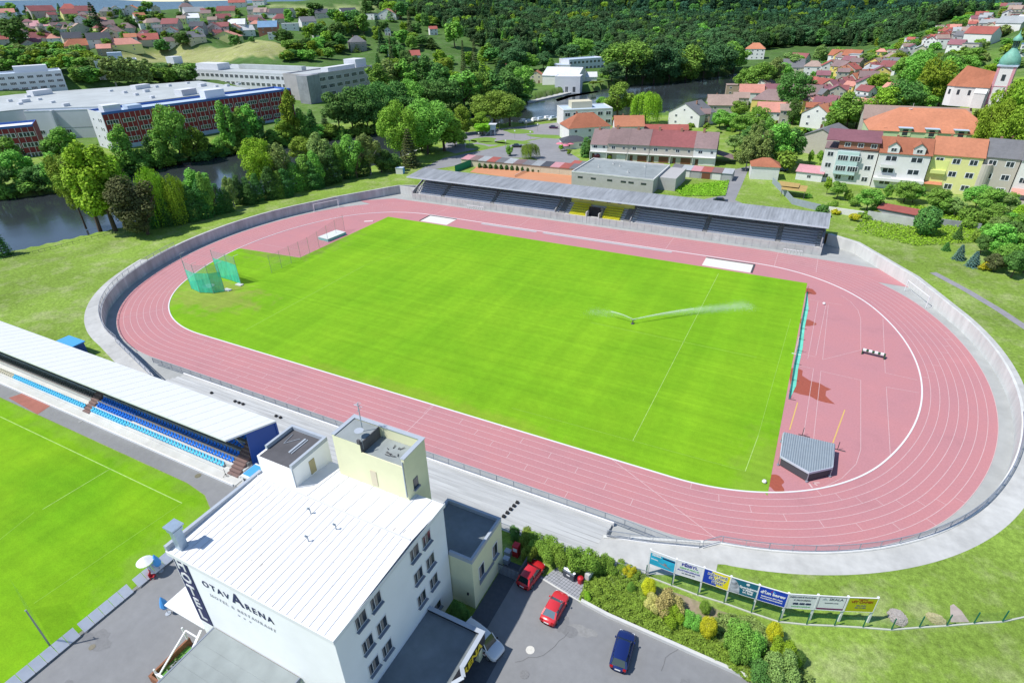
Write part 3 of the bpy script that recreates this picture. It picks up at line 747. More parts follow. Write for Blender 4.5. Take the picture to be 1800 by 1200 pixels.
cx_,cy_=at(366,503)
mb=MB();mb.lathe([(1.35,0),(1.35,.06)],24,0,(cx_,cy_,0));obj('throwing_circle',mb,mat('circle_concrete',(.52,.54,.53),.9,.1,2),cg)
for p in (at(400,510),at(421,501)):
    mb=MB();mb.box(p[0]-.9,p[0]+.9,p[1]-.5,p[1]+.5,0,.22);obj('counterweight',mb,M_concw,cg)
# faint safety net beside the high jump
t=thing('safety_net','faint grey safety net on thin posts between cage and high-jump mat','net')
P=[at(478,480),at(545,447),at(606,405)]
for i in range(9):
    f=i/8*2;k=min(1,int(f));q=(P[k][0]+(P[k+1][0]-P[k][0])*(f-k),P[k][1]+(P[k+1][1]-P[k][1])*(f-k))
    mb=MB();mb.tube((*q,0),(*q,4.6),.04);obj('post',mb,M_post,t)
mb=MB();mb.strip(z3(P,.1),z3(P,4.5));obj('mesh',mb,mat('faint_net',(.3,.36,.33),.9,alpha=.13),t)
# green ball net along the right end of the pitch
t=thing('ball_net','low green ball-stop net sagging along the right end of the grass pitch','net')
P=[(58.75,28.5),(58.9,20),(58.75,11),(58.95,3),(58.75,-5),(58.85,-10.5),(58.8,-15.0)]
mb=MB();mb.strip(z3(P,.05),[(p[0]-.1,p[1],.75 if i%2 else .95) for i,p in enumerate(P)]);mb.strip(z3(P,.03),[(p[0]+(.75 if 0<i<6 else .2),p[1],.05) for i,p in enumerate(P)])
obj('netting',mb,mat('green_mesh',(.16,.66,.50),.8,alpha=.9,var=.2,scale=1),t)
for i,y in enumerate((28,19,10.5,6,1.5,-3.5,-9,-15)):
    mb=MB();mb.tube((58.85,y,0),(58.85,y,1.5 if i in (0,7) else 1.0),.03);mb.tube((58.85,y,.05),(59.9,y+.1,.05),.04);obj('post',mb,M_rim,t)
# pole vault shelter
M_corr=mat('corrugated_zinc',(.30,.345,.375),.45,.08,1.5,metal=.2)
t=thing('mat_shelter','five-sided steel shelter with corrugated grey roof on the red infield','shelter')
zt=1.75
P=[at(1377,760,zt),at(1468,781,zt),at(1464,820,zt),at(1423,829,zt),at(1372,800,zt)]
def clipx(P,x):
    ys=[]
    for i in range(len(P)):
        a,b=P[i],P[(i+1)%len(P)]
        if (a[0]-x)*(b[0]-x)<0: ys.append(a[1]+(b[1]-a[1])*(x-a[0])/(b[0]-a[0]))
    return (min(ys),max(ys)) if len(ys)>=2 else None
mb=MB();xs=[p[0] for p in P];xa,xb=min(xs)+.02,max(xs)-.02;n=46;prev=None
for i in range(n+1):
    x=xa+(xb-xa)*i/n;c=clipx(P,x)
    if c is None: continue
    z=zt+(.09 if i%2 else 0)
    cur=[(x,c[0],z-.15),(x,c[1],z+.1)]
    if prev: mb.add([prev[0],cur[0],cur[1],prev[1]],[(0,1,2,3)])
    prev=cur
obj('roof',mb,M_corr,t)
mb=MB()
for a,b in zip(P,P[1:]+P[:1]): mb.bar((a[0],a[1],zt-.22),(b[0],b[1],zt-.22),.08,.34)
obj('fascia',mb,M_fascia,t)
mb=MB();q=[((p[0]-sum(xs)/5)*.93+sum(xs)/5,(p[1]-P[0][1]+3)*1.0+P[0][1]-3) for p in P];mb.prism([(p[0],p[1]) for p in q],.15,zt-.4);obj('stored_mat',mb,M_rim,t)
for p in P:
    mb=MB();mb.tube((p[0],p[1],0),(p[0],p[1],zt-.2),.06);mb.lathe([(.18,0),(.18,.2)],10,0,(p[0],p[1],0));obj('leg',mb,M_steel,t)
# vault uprights lying / standing
for i,(a_,b_,l_) in enumerate([((1397,622),(1402,620),'slim white vaulting upright beside the large rust patch'),((1410,765),(1426,762),'thin dark upright just behind the corrugated shelter'),((1472,790),(1500,782),'long dark upright right of the corrugated shelter')]):
    p=at(*a_);q=at(*b_)
    t=thing('vault_upright',l_,'upright',(p[0],p[1],0))
    mb=MB();mb.tube((0,0,0),(0,0,3.6 if i==0 else 1.4),.05);obj('pole',mb,M_white if i==0 else M_rim,t)
    mb=MB();mb.bar((-.5,0,.05),(1.0,.0,.05),.12,.08);obj('foot',mb,M_white if i==0 else M_rim,t)
# steeplechase barrier
p=at(1514,620);q=at(1555,630);L=math.hypot(q[0]-p[0],q[1]-p[1])
t=thing('steeplechase_barrier','dark green steeplechase barrier with white blocks on the red infield','barrier',(p[0],p[1],0),math.atan2(q[1]-p[1],q[0]-p[0]))
mb=MB();mb.box(0,L,-.25,.25,.55,.85);obj('beam',mb,mat('barrier_green',(.03,.09,.04),.6),t)
for i in range(4):
    mb=MB();mb.box(.1+i*L/4,.1+i*L/4+L/7,-.27,.27,.62,.88);obj('white_block',mb,M_white,t)
for x in (.1,L-.1):
    mb=MB();mb.box(x-.08,x+.08,-.5,.5,0,.56);obj('leg',mb,mat('barrier_green',(.03,.09,.04)),t)
for (x,y,l) in ((1448,535,'small pale bin at the head of the runway lines'),(1343,848,'white ball lying at the lower right corner of the grass')):
    p=at(x,y);mb=MB();mb.lathe([(.05,0),(.22,.05),(.3,.2),(.22,.4),(.05,.46)],12);single('small_ball' if 'ball' in l else 'bin',mb,M_white,l,'ball' if 'ball' in l else 'bin',loc=(p[0],p[1],.02))
# ================================================================ sprinkler with its water
p=at(1112,569)
t=thing('sprinkler','irrigation gun throwing two jets of water over the grass pitch','sprinkler',(p[0],p[1],.02))
mb=MB();mb.lathe([(.35,0),(.3,.12),(.1,.2),(.09,.7)],10);mb.tube((0,0,.7),(.5,.12,1.0),.08,.05);mb.tube((0,0,.7),(-.45,.3,.95),.07,.04);obj('gun',mb,M_rim,t)
M_jet=mat('water_jet',(.9,.95,.92),.3,alpha=.5);M_drop=mat('water_drops',(.85,.93,.86),.3,alpha=.30)
def jet(dx,dy,L,hmax,seed,nd,name):
    r=random.Random(seed);mb=MB();md=MB();l=math.hypot(dx,dy);ux,uy=dx/l,dy/l;nx,ny=-uy,ux
    def P(s): return Vector((ux*L*s,uy*L*s,1.0+4*hmax*s*(1-s)-1.0*s))
    K=16
    for i in range(int(K*.5)):
        mb.tube(P(i/K),P((i+1)/K),.03+.06*i/K,.03+.06*(i+1)/K,5)
    obj(name,mb,M_jet,t)
    for i in range(nd):
        s=r.random()**.75;q=P(s);sp=.12+2.6*s*s
        f=abs(r.gauss(0,1));q=q+Vector((nx,ny,0))*r.gauss(0,sp*.45)+Vector((ux,uy,0))*r.gauss(0,.6)
        q.z=max(.06,q.z-f*sp*.9*r.random()*1.5)
        a=.035+.03*r.random();d=[Vector((r.gauss(0,1),r.gauss(0,1),r.gauss(0,1))).normalized()*a for _ in range(3)]
        md.add([q+d[0],q+d[1],q+d[2]],[(0,1,2)])
    o=obj(name+'_spray',md,M_drop,t);tag(o,kind='stuff')
e=at(1318,536);jet(e[0]-p[0],e[1]-p[1],math.hypot(e[0]-p[0],e[1]-p[1]),.75,5,30000,'long_jet')
e=at(1035,548);jet(e[0]-p[0],e[1]-p[1],math.hypot(e[0]-p[0],e[1]-p[1]),.9,6,4500,'short_jet')
# ================================================================ near stand (white roof) beside the training pitch
X0,X1=-76,-3.0
ns=thing('stand','white-roofed stand with rows of blue seats facing the training pitch','grandstand',(0,0,G))
M_wr=mat('white_sheet_roof',(.80,.80,.80),.45,.03,.6);M_dblue=mat('royal_blue_panel',(.012,.07,.33),.4,.05,1);M_tc=mat('stand_concrete',(.52,.52,.49),.9,.1,1)
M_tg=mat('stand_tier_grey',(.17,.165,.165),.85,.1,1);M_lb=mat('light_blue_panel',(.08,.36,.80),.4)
mb=MB();mb.add([(X0,-60.6,4.3),(X1,-60.6,4.3),(X1,-68.2,6.6),(X0,-68.2,6.6),(X0,-60.6,4.55),(X1,-60.6,4.55),(X1,-68.2,6.85),(X0,-68.2,6.85)],[(0,1,2,3),(7,6,5,4),(0,4,5,1),(1,5,6,2),(2,6,7,3),(3,7,4,0)])
for i in range(37):
    x=X0+i*2;mb.add([(x,-60.6,4.56),(x+.07,-60.6,4.56),(x+.07,-68.2,6.86),(x,-68.2,6.86),(x+.035,-60.6,4.575),(x+.035,-68.2,6.875)],[(0,4,5,3),(4,1,2,5)])
obj('roof',mb,M_wr,ns)
mb=MB();mb.box(X0,X1,-60.9,-60.62,0,4.3);obj('back_wall',mb,M_dblue,ns)
mb=MB();mb.add([(X1-.25,-60.9,0),(X1-.25,-65.6,0),(X1-.25,-65.2,5.6),(X1-.25,-60.9,4.3),(X1-.1,-60.9,0),(X1-.1,-65.6,0),(X1-.1,-65.2,5.6),(X1-.1,-60.9,4.3)],[(0,1,2,3),(7,6,5,4),(1,5,6,2),(0,3,7,4)]);obj('end_panel',mb,M_dblue,ns)
rows=[(-67.3,.25),(-66.5,.75),(-65.7,1.3),(-64.6,1.85),(-63.6,2.4),(-62.6,2.95)]
mb=MB();mb.box(X0,X1+.2,-69.1,-67.6,0,.12)
obj('front_walk',mb,M_concw,ns)
for k,(y,z) in enumerate(rows):
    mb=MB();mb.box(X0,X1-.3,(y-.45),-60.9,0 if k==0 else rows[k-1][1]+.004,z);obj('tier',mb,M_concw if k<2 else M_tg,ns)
mb=MB()
for k,(y,z) in enumerate(rows[1:],1): mb.box(X0,-5.6,y-.5,y-.45,z-.45,z+.05)
obj('tier_riser',mb,M_tc,ns)
mb=MB();mb.box(X0,X1,-69.2,-69.05,-.02,.35);obj('front_kerb',mb,M_white,ns)
def seat_mesh(m_,nm):
    mb=MB();mb.box(-.21,.21,-.2,.2,.34,.40);mb.add([(-.21,.16,.38),(.21,.16,.38),(.19,.24,.78),(-.19,.24,.78),(-.21,.21,.38),(.21,.21,.38),(.19,.29,.78),(-.19,.29,.78)],[(0,1,2,3),(7,6,5,4),(3,2,6,7),(1,5,6,2),(0,3,7,4)]);mb.box(-.05,.05,-.05,.1,0,.34)
    return mb.mesh(nm,m_)
M_seatb=mat('blue_seat',(.015,.16,.62),.45,.05,3);M_seatl=mat('light_blue_seat',(.10,.52,.80),.45);M_seatg=mat('grey_seat',(.10,.10,.10),.5);M_seatw=mat('pale_seat',(.55,.52,.42),.5)
ms=[seat_mesh(M_seatl,'light_blue_seat'),seat_mesh(M_seatb,'blue_seat'),seat_mesh(M_seatg,'grey_seat')]
cnt=0;rest=MB()
for k in (2,1,0):
    y,z=rows[k];n=46 if k else 45
    for i in range(n):
        x=-34.9+i*(29.0/45)-(.5 if k==0 else 0)+(.3 if k==2 else 0)
        if cnt<100 and i>=13:
            obj('blue_seat' if k else 'light_blue_seat',ms[1 if k else 0],None,ns,(x,y,z));cnt+=1
        else:
            rest.box(x-.21,x+.21,y-.2,y+.2,z+.0,z+.40,1 if k else 0);rest.box(x-.2,x+.2,y+.18,y+.27,z+.4,z+.76,1 if k else 0)
for k,(y,z) in enumerate(rows[:4]):
    if k==1:continue
    n=58
    for i in range(n):
        x=-37.6-i*.62
        mi={0:0 if i<32 else 3,2:2,3:2}[k]
        rest.box(x-.19,x+.19,y-.18,y+.18,z,z+.38,mi);rest.box(x-.18,x+.18,y+.18,y+.25,z+.38,z+.7,mi)
for k in (3,4,5):
    y,z=rows[k]
    for i in range(40,46):
        x=-34.6+i*.645
        rest.box(x-.2,x+.2,y-.2,y+.2,z+.3,z+.38,1);rest.box(x-.2,x+.2,y+.18,y+.26,z+.38,z+.74,1)
o=obj('seats',rest,[M_seatl,M_seatb,M_seatg,M_seatw],ns);tag(o,kind='stuff')
for i in range(9):
    x=-5.6-i*8.6
    mb=MB();mb.tube((x,-64.2,1.6),(x,-65.9,5.7),.1);mb.bar((x,-60.9,4.2),(x,-68.0,6.5),.12,.22);obj('roof_frame',mb,M_steel,ns)
M_stp=mat('brown_step',(.20,.13,.12),.8)
for (xa_,xb_) in ((-5.5,-3.6),(-37.2,-35.6)):
    mb=MB()
    for k in range(10): mb.box(xa_,xb_,-67.9+k*.42,-67.5+k*.42,0,.3+k*.27)
    obj('stair',mb,M_stp,ns)
# ticket booth at the end of the stand
t=thing('booth','small white booth with bright blue roof at the end of the blue-seated stand','booth',(-1.6,-68.6,G),math.radians(0))
mb=MB();mb.box(0,2.6,0,2.6,0,2.0);obj('wall',mb,M_white,t)
mb=MB();mb.box(.15,2.8,.3,2.2,2.0,2.12);obj('roof',mb,M_lb,t)
mb=MB();mb.box(2.6,2.7,.2,2.4,.2,1.95);obj('side_panel',mb,M_dblue,t)
mb=MB();mb.box(.4,1.9,-.06,0,.6,1.7);obj('window',mb,M_glassd,t)
t=thing('blue_roof_hut','bright blue hut roof peeping over the white stand roof','hut',(*at(120,606,G+2),G),0)
mb=MB();mb.box(-2,2.4,-1.6,1.4,0,2.4);obj('wall',mb,M_dblue,t)
mb=MB();mb.box(-2.2,2.6,-1.8,1.6,2.4,2.6);obj('roof',mb,M_lb,t)
# asphalt strips of the hotel side
M_asph=mat('asphalt',(.225,.228,.232),.92,.07,1.2,var2=.10,scale2=.12,bump=.15)
mb=MB();mb.poly([(-130,-71.3),(-9,-71.3),(-5,-71.8),(-2.3,-73.1),(-.8,-75.4),(-.15,-79),(-.15,-125),(15.2,-125),(15.2,-84.8),(13,-84.8),(13,-68.9),(-130,-68.9)],G+.012);struct('asphalt_yard',mb,M_asph)
mb=MB();mb.poly([at(15,699,G+.02),at(42,690,G+.02),at(93,710,G+.02),at(66,728,G+.02)],G+.024);struct('red_surface_patch',mb,mat('faded_red_surface',(.34,.13,.10),.9,.12,1))
# ================================================================ hotel
M_wall=mat('white_render',(.92,.92,.92),.85,.03,.5,var2=.03,scale2=.15)
M_py=mat('pale_yellow_render',(.74,.73,.48),.85,.05,.6)
M_roofw=mat('white_sheet_metal',(.82,.82,.82),.5,.03,.3,var2=.05,scale2=.2)
M_felt=mat('grey_roof_felt',(.27,.30,.30),.9,.10,.8,var2=.15,scale2=.25)
M_feltp=mat('porch_felt',(.19,.215,.225),.9,.12,.8,var2=.18,scale2=.3)  # felt darkened for porch and annex, the hotel's shadow put into its colour
M_feltd=mat('dark_roof_felt',(.10,.098,.105),.9,.14,.8,var2=.18,scale2=.3)
M_feltl=mat('light_roof_felt',(.27,.30,.295),.9,.08,.8,var2=.12,scale2=.2)
M_cop=mat('grey_coping',(.40,.44,.49),.5,.05,2)
M_sill=mat('grey_sill',(.22,.25,.30),.6)
M_frame=mat('white_frame',(.75,.75,.76),.5)
M_pane=mat('window_pane',(.03,.04,.055),.08,spec=.9,var=.5,scale=1.3)
M_curt=mat('curtain',(.24,.22,.21),.8,.3,4)
M_navy=mat('navy_sign',(.015,.022,.10),.5)
M_blackf=mat('black_fascia',(.012,.013,.018),.5)
M_yletter=mat('yellow_letters',(.85,.62,.02),.5)
M_letnavy=mat('navy_letters',(.02,.03,.10),.6)
M_faint=mat('faint_grey_letters',(.45,.46,.50),.7)
HX0,HX1,HY0,HY1=13.15,31.1,-85.4,-70.8;HT=16.5
ht=thing('hotel','tall white hotel with seamed white roof and navy vertical sign','hotel',(0,0,0))
mb=MB();mb.box(HX0,HX1,HY0,HY1,G-.3,HT-.55)
obj('wall',mb,M_wall,ht)
# roof: shallow sheets with standing seams, folded along y=-75.6
def roofz(y): return HT-.35+ (.35*(y-HY0)/(9.6) if y<-75.8 else .35-.5*(y+75.8)/5.0)
mb=MB();ys=[HY0-.15,-75.8,HY1+.1]
for a,b in zip(ys,ys[1:]):
    mb.add([(HX0-.15,a,roofz(a)),(HX1+.15,a,roofz(a)),(HX1+.15,b,roofz(b)),(HX0-.15,b,roofz(b))],[(0,1,2,3)])
for x0_,x1_,y0_,y1_ in ((HX0-.15,HX1+.15,HY0-.2,HY0-.15),(HX1+.15,HX1+.2,HY0-.2,HY1+.1),(HX0-.2,HX0-.15,HY0-.2,HY1+.1)):
    mb.box(x0_,x1_,y0_,y1_,HT-.75,HT-.30)
n=24
ro=obj('roof',mb,M_roofw,ht)
ms_=MB()
for i in range(1,n):
    x=HX0+(HX1-HX0)*i/n;ms_.bar((x,HY0-.1,roofz(HY0)+.03),(x,-75.9,roofz(-75.9)+.03),.035,.03)
    if i%2==0 and x>18: ms_.bar((x+.3,-75.7,roofz(-75.7)+.03),(x+.3,HY1,roofz(HY1)+.03),.035,.03)
ms_.bar((HX0,-75.8,roofz(-75.8)+.05),(HX1,-75.8,roofz(-75.8)+.05),.12,.08)
obj('standing_seams',ms_,mat('seam_shadow',(.60,.60,.62),.6),ro)
r=random.Random(8);mb=MB()
for i in range(46):
    x=r.uniform(14,30.6);y=r.uniform(-84.5,-72.5);z=roofz(y)+.012;l=r.uniform(.05,.4);w_=r.uniform(.03,.10)
    if x<18 and y>-76 or y>-72.6: continue
    mb.quad((x,y,z),(x+w_,y,z),(x+w_,y+l,roofz(y+l)+.012),(x,y+l,roofz(y+l)+.012))
tag(obj('roof_stain',mb,mat('roof_dirt',(.45,.42,.38),.9),ro),kind='stuff')
# parapet on the left edge
mb=MB();mb.box(HX0-.35,HX0-.02,HY0-.1,-75.2,HT-.5,HT+.18);obj('parapet',mb,M_cop,ht)
for (x,y) in ((21.3,-77.2),(24.6,-77.6),(23.3,-79.6)):
    mb=MB();mb.tube((x,y,roofz(y)),(x,y,roofz(y)+.6),.06);mb.tube((x,y,roofz(y)+.55),(x-.12,y-.15,roofz(y)+.8),.10);obj('roof_vent',mb,M_cop,ht)
# chimney stack
ch=MB();ch.box(13.5,14.2,-85.0,-84.3,HT-.3,HT+1.7);ch.box(13.4,14.3,-85.1,-84.2,HT+1.7,HT+1.95);ch.box(13.25,14.45,-85.2,-84.1,HT+2.15,HT+2.3)
for dx in (0,.72):
    for dy in (0,.72): ch.box(13.45+dx,13.53+dx,-85.05+dy,-84.97+dy,HT+1.95,HT+2.15)
obj('chimney',ch,mat('zinc_sheet',(.36,.45,.54),.4,.1,3,metal=.4),ht)
# windows on the right-hand face
def window_px(px,py,w=1.75,h=1.5,flip=False):
    # window centre seen at (px,py) on the plane x=HX1
    d=ray(px,py);t=(HX1-CX)/d.x;y=CY+d.y*t;z=CZ+d.z*t
    return y,z
def hotel_window(y,z,w=1.28,h=1.35,one=False,parent=None,x=HX1):
    f=MB();f.box(x-.02,x+.035,y-w/2-.05,y+w/2+.05,z-h/2-.05,z+h/2+.05)
    fr=obj('window',f,M_frame,parent or ht)
    p=MB();s=[(-w/2+.06,-w*.14),(-w*.08,w*.5-.06)] if not one else [(-w/2+.06,w/2-.06)]
    for a,b in s: p.box(x+.035,x+.045,y+a,y+b,z-h/2+.06,z+h/2-.06)
    obj('pane',p,M_pane,fr)
    c=MB();
    for a,b in s: c.box(x+.045,x+.05,y+a+.03,y+a+(b-a)*.42,z-h/2+.1,z+h/2-.08)
    obj('curtain',c,M_curt,fr)
    q=MB();q.box(x+.01,x+.28,y-w/2-.04,y+w/2+.04,z-h/2-.15,z-h/2-.05);obj('sill',q,M_sill,fr)
for (a,b) in [(749,946),(728,970),(756,985),(735,1010),(762,1020),(741,1050),(660,1055),(634,1088),(671,1098),(646,1130),(680,1138),(657,1168)]:
    y,z=window_px(a,b);hotel_window(y,z)
y,z=window_px(769,1064);hotel_window(y,z,1.1,1.0,True)
# rows are stepped with the storeys, the column pairs keep the spacing of the rooms
# stair and lift tower
TX0,TX1,TY0,TY1,TT=19.9,28.1,-71.75,-68.55,21.0
mb=MB();mb.box(TX0,TX1,TY0,TY1,G-.3,TT-1.3,0);tw=obj('lift_tower',mb,M_py,ht)
mb=MB();w_=.28
mb.box(TX0,TX1,TY1-w_,TY1,TT-1.3,TT);mb.box(TX1-w_,TX1,TY0,TY1-w_,TT-1.3,TT);mb.box(TX0,TX0+w_,TY0,TY1-w_,TT-1.3,TT-.05);mb.box(TX0+w_,23.2,TY0,TY1-w_,TT-1.3,TT-.12,0);mb.box(23.2,TX1-w_,TY0,TY0+.1,TT-1.3,TT-1.0)
obj('tower_parapet',mb,M_py,tw)
mb=MB();mb.box(TX0-.08,TX1+.08,TY1-w_-.08,TY1+.08,TT,TT+.07);mb.box(TX1-w_-.08,TX1+.08,TY0-.05,TY1-w_-.08,TT,TT+.07);mb.box(TX0-.08,TX0+w_+.05,TY0,TY1-w_-.08,TT-.02,TT+.05);obj('coping',mb,M_cop,tw)
mb=MB();mb.box(TX0+w_+.06,23.15,TY0+.02,TY1-w_-.1,TT-.12,TT-.06);mb.box(23.25,TX1-w_-.02,TY0+.12,TY1-w_-.02,TT-1.29,TT-1.22);obj('roof_felt',mb,M_felt,tw)
mb=MB();mb.box(23.16,23.24,TY0+.02,TY1-w_-.1,TT-1.25,TT+.02);mb.box(22.9,23.2,TY0-.02,TY0+.2,TT-.1,TT+.35);obj('upstand',mb,M_feltd,tw)  # dark felt on the roof step, its shadow side put into the colour
mb=MB();mb.tube((22.2,-70.1,TT-.1),(22.2,-70.1,TT+3.2),.05);mb.tube((21.7,-70.1,TT+2.9),(22.7,-70.1,TT+2.9),.03);mb.tube((22.2,-70.4,TT+2.4),(22.2,-69.8,TT+2.4),.03)
for q in range(4): mb.tube((22.0,-70.35+.16*q,TT+3.1),(22.4,-70.35+.16*q,TT+3.1),.02)
mb.lathe([(.05,0),(.35,.12),(.45,.22)],12,0,(22.55,-70.9,TT+.5));mb.tube((23.2,-71.4,TT-.9),(23.2,-71.4,TT+.7),.05);obj('antenna',mb,M_cop,tw)
mb=MB();
r=random.Random(3)
for q in range(9):
    x=24.6+r.random()*2.0;y=-70.9+r.random()*1.3;mb.tube((x,y,TT-1.15),(x+r.uniform(-.7,.7),y+r.uniform(-.5,.5),TT-1.1),.04,n=4)
obj('loose_cable',mb,M_feltd,tw)
mb=MB();mb.box(26.7,27.3,TY0-.04,TY0,HT-.3,HT+1.3)
mb=MB();mb.box(TX1,TX1+.05,-70.9,-70.2,16.8,17.9);wv=obj('window',mb,M_pane,tw);mb=MB();mb.box(TX1,TX1+.22,-71.0,-70.1,16.6,16.75);obj('sill',mb,M_sill,wv)
mb=MB();mb.box(23.9,24.6,TY0-.05,TY0-.01,HT-.1,HT+1.7);obj('door',mb,mat('cream_door',(.62,.55,.40),.6),tw)
mb=MB();mb.tube((TX1-.15,TY0-.08,HT),(TX1-.15,TY0-.08,TT-.3),.06);obj('downpipe',mb,M_cop,tw)
# dark-roofed tower
DX0,DX1,DY0,DY1,DT=13.1,17.7,-75.2,-70.5,19.0
mb=MB();mb.box(DX0,DX1,DY0,DY1,G-.3,DT-.45);dt=obj('roof_room',mb,M_wall,ht)
mb=MB();mb.box(DX0+.28,DX1-.3,DY0+.05,DY1-.28,DT-.449,DT-.40);obj('roof_felt',mb,M_feltd,dt)
mb=MB();mb.box(DX0,DX0+.28,DY0+1.1,DY1,DT-.45,DT);mb.box(DX0+.28,DX1,DY1-.28,DY1,DT-.45,DT);mb.box(DX1-.3,DX1,DY0,DY1-.28,DT-.45,DT);obj('coping',mb,M_cop,dt)
mb=MB();mb.box(DX1,DX1+.05,-73.3,-72.6,HT-.1,HT+1.5);obj('door',mb,mat('tan_door',(.42,.36,.20),.7),dt)
mb=MB();mb.box(15.6,15.8,-73.6,-71.4,DT-.39,DT-.3);mb.tube((14.2,-72.8,DT-.35),(15.2,-71.6,DT-.33),.03);mb.tube((14.2,-72.8,DT-.35),(14.0,-71.4,DT-.33),.03);mb.box(15.95,16.05,-73.6,-71.4,DT-.39,DT-.32);obj('lying_ladder',mb,M_cop,dt)
mb=MB();mb.tube((DX1+.06,DY0-.1,HT-.4),(DX1+.06,DY0-.1,DT-.3),.06);obj('downpipe',mb,M_cop,dt)
# signs on the front
sg=MB();sg.box(13.35,15.0,HY0-.06,HY0-.01,7.2,15.9);s=obj('vertical_sign',sg,M_navy,ht)
for i,c in enumerate('HOTEL'):
    text(c,1.75,M_frame,s,(14.18,HY0-.08,14.95-i*1.66),(PI/2,0,0),ext=.02,sx=.95,bold=.035)
M=(PI/2,0,0)
text('OTAV',1.05,M_letnavy,ht,(19.6,HY0-.03,13.9),M,ext=.015,align='RIGHT',space=1.3,bold=.0)
text('A',1.95,M_letnavy,ht,(20.55,HY0-.03,14.15),M,ext=.015,bold=.03)
text('RENA',1.05,M_letnavy,ht,(21.4,HY0-.03,13.9),M,ext=.015,align='LEFT',space=1.3,bold=.0)
text('HOTEL & RESTAURANT',.55,M_faint,ht,(20.6,HY0-.03,12.6),M,ext=.012,space=1.4)
text('* * *',.6,M_faint,ht,(20.6,HY0-.03,11.7),M,ext=.012,space=1.4)
# annex (pale yellow)
AX0,AX1,AY0,AY1,AT=27.2,33.7,-70.7,-64.7,9.7
ax=thing('annex','pale yellow flat-roofed annex at the back corner of the white hotel','building')
mb=MB();mb.box(HX1+.0,AX1,AY0,AY1,G-.3,AT-.5);mb.box(AX0,HX1,HY1+.1,AY1,G-.3,AT-.5);obj('wall',mb,M_py,ax)
mb=MB();mb.box(AX0+.25,AX1-.28,HY1+.12,AY1-.28,AT-.499,AT-.44);mb.box(HX1+.02,AX1-.28,AY0+.28,HY1+.12,AT-.498,AT-.44);obj('roof',mb,M_feltp,ax)
mb=MB();mb.box(AX0,AX0+.25,HY1+.12,AY1,AT-.5,AT-.05);mb.box(AX0+.25,AX1,AY1-.28,AY1,AT-.5,AT);mb.box(AX1-.28,AX1,AY0,AY1-.28,AT-.5,AT);mb.box(HX1+.02,AX1-.28,AY0,AY0+.28,AT-.5,AT);obj('coping',mb,M_cop,ax)
for y in (-69.1,-66.3):
    hotel_window(y,6.6,1.0,1.7,True,ax,AX1)
mb=MB();mb.box(AX1,AX1+.05,-69.6,-66.6,4.9,5.4);obj('slot_window',mb,M_sill,ax)
mb=MB();mb.box(32.9,33.05,AY0-.12,AY0,4.4,4.7);obj('wall_lamp',mb,M_dark,ax)
# entrance canopy
EX1,EY0,EY1,ET=37.1,-83.6,-74.6,6.3
en=thing('entrance_porch','flat-roofed dark entrance porch with hotel lettering at the side of the white building','porch')
mb=MB();mb.box(HX1+.02,EX1-.3,EY0+.3,EY1-.3,ET-1.5,ET-.30);obj('roof',mb,M_feltp,en)
mb=MB();mb.box(HX1+.02,EX1,EY1-.3,EY1,ET-1.5,ET);mb.box(HX1+.02,EX1,EY0,EY0+.3,ET-1.5,ET);mb.box(EX1-.3,EX1,EY0+.3,-79.9,ET-1.5,ET);mb.box(EX1-.3,EX1,-78.4,EY1-.3,ET-1.5,ET)
mb.add([(EX1-.3,-79.9,ET-1.5),(EX1+.5,-79.15,ET-1.5),(EX1-.3,-78.4,ET-1.5),(EX1-.3,-79.9,ET+.02),(EX1+.5,-79.15,ET+.35),(EX1-.3,-78.4,ET+.02)],[(0,1,4,3),(1,2,5,4),(3,4,5),(0,2,1)])
obj('fascia',mb,M_blackf,en)
mb=MB();mb.box(HX1+.02,EX1+.06,EY1-.36,EY1+.06,ET,ET+.07);mb.box(HX1+.02,EX1+.06,EY0-.06,EY0+.36,ET,ET+.07);mb.box(EX1-.36,EX1+.06,EY0+.36,-79.9,ET,ET+.07);mb.box(EX1-.36,EX1+.06,-78.4,EY1-.36,ET,ET+.07)
mb.bar((EX1-.15,-79.95,ET+.08),(EX1+.55,-79.15,ET+.38),.36,.07);mb.bar((EX1+.55,-79.15,ET+.38),(EX1-.15,-78.35,ET+.08),.36,.07)
obj('coping',mb,M_cop,en)
text('HOTEL',1.15,M_frame,en,(34.3,EY0-.04,ET-.72),(PI/2,0,0),ext=.03,space=1.35,bold=.02)
text('OTAVARENA',1.25,M_yletter,en,(EX1+.06,-79.0,ET-.72),(PI/2,0,PI/2),ext=.03,space=1.0,bold=.03)
for y in (-75.1,-83.2):
    mb=MB();mb.box(EX1-.8,EX1-.25,y-.3,y+.3,G,ET-1.5);obj('pillar',mb,M_py,en)
mb=MB();mb.box(HX1+.02,HX1+.1,-82.5,-76,G,ET-1.6);obj('entrance_glazing',mb,M_glassd,en)
# lower wing towards the camera
LX0,LX1,LY0,LT=15.5,25.2,-118,7.2
lw=thing('low_wing','low hotel wing with pale grey felt roof and yellow end wall','building')
mb=MB();mb.box(LX0,LX1,LY0,HY0-.08,G-.3,LT-.25);obj('wall',mb,M_py,lw)
mb=MB();mb.box(LX0-.25,LX1+.3,LY0-.2,HY0-.09,LT-.25,LT);ro=obj('roof',mb,M_feltl,lw)
mb=MB()
for i in range(1,10): mb.box(LX0-.2,LX1+.25,-86-i*1.05-.02,-86-i*1.05,LT,LT+.012)
obj('felt_joint',mb,M_felt,ro)
mb=MB();mb.box(LX1+.3,LX1+.42,LY0,HY0-.09,LT-.4,LT+.04);mb.box(LX0-.4,LX0-.25,LY0,HY0-.09,LT-.3,LT+.04);obj('gutter',mb,M_sill,lw)
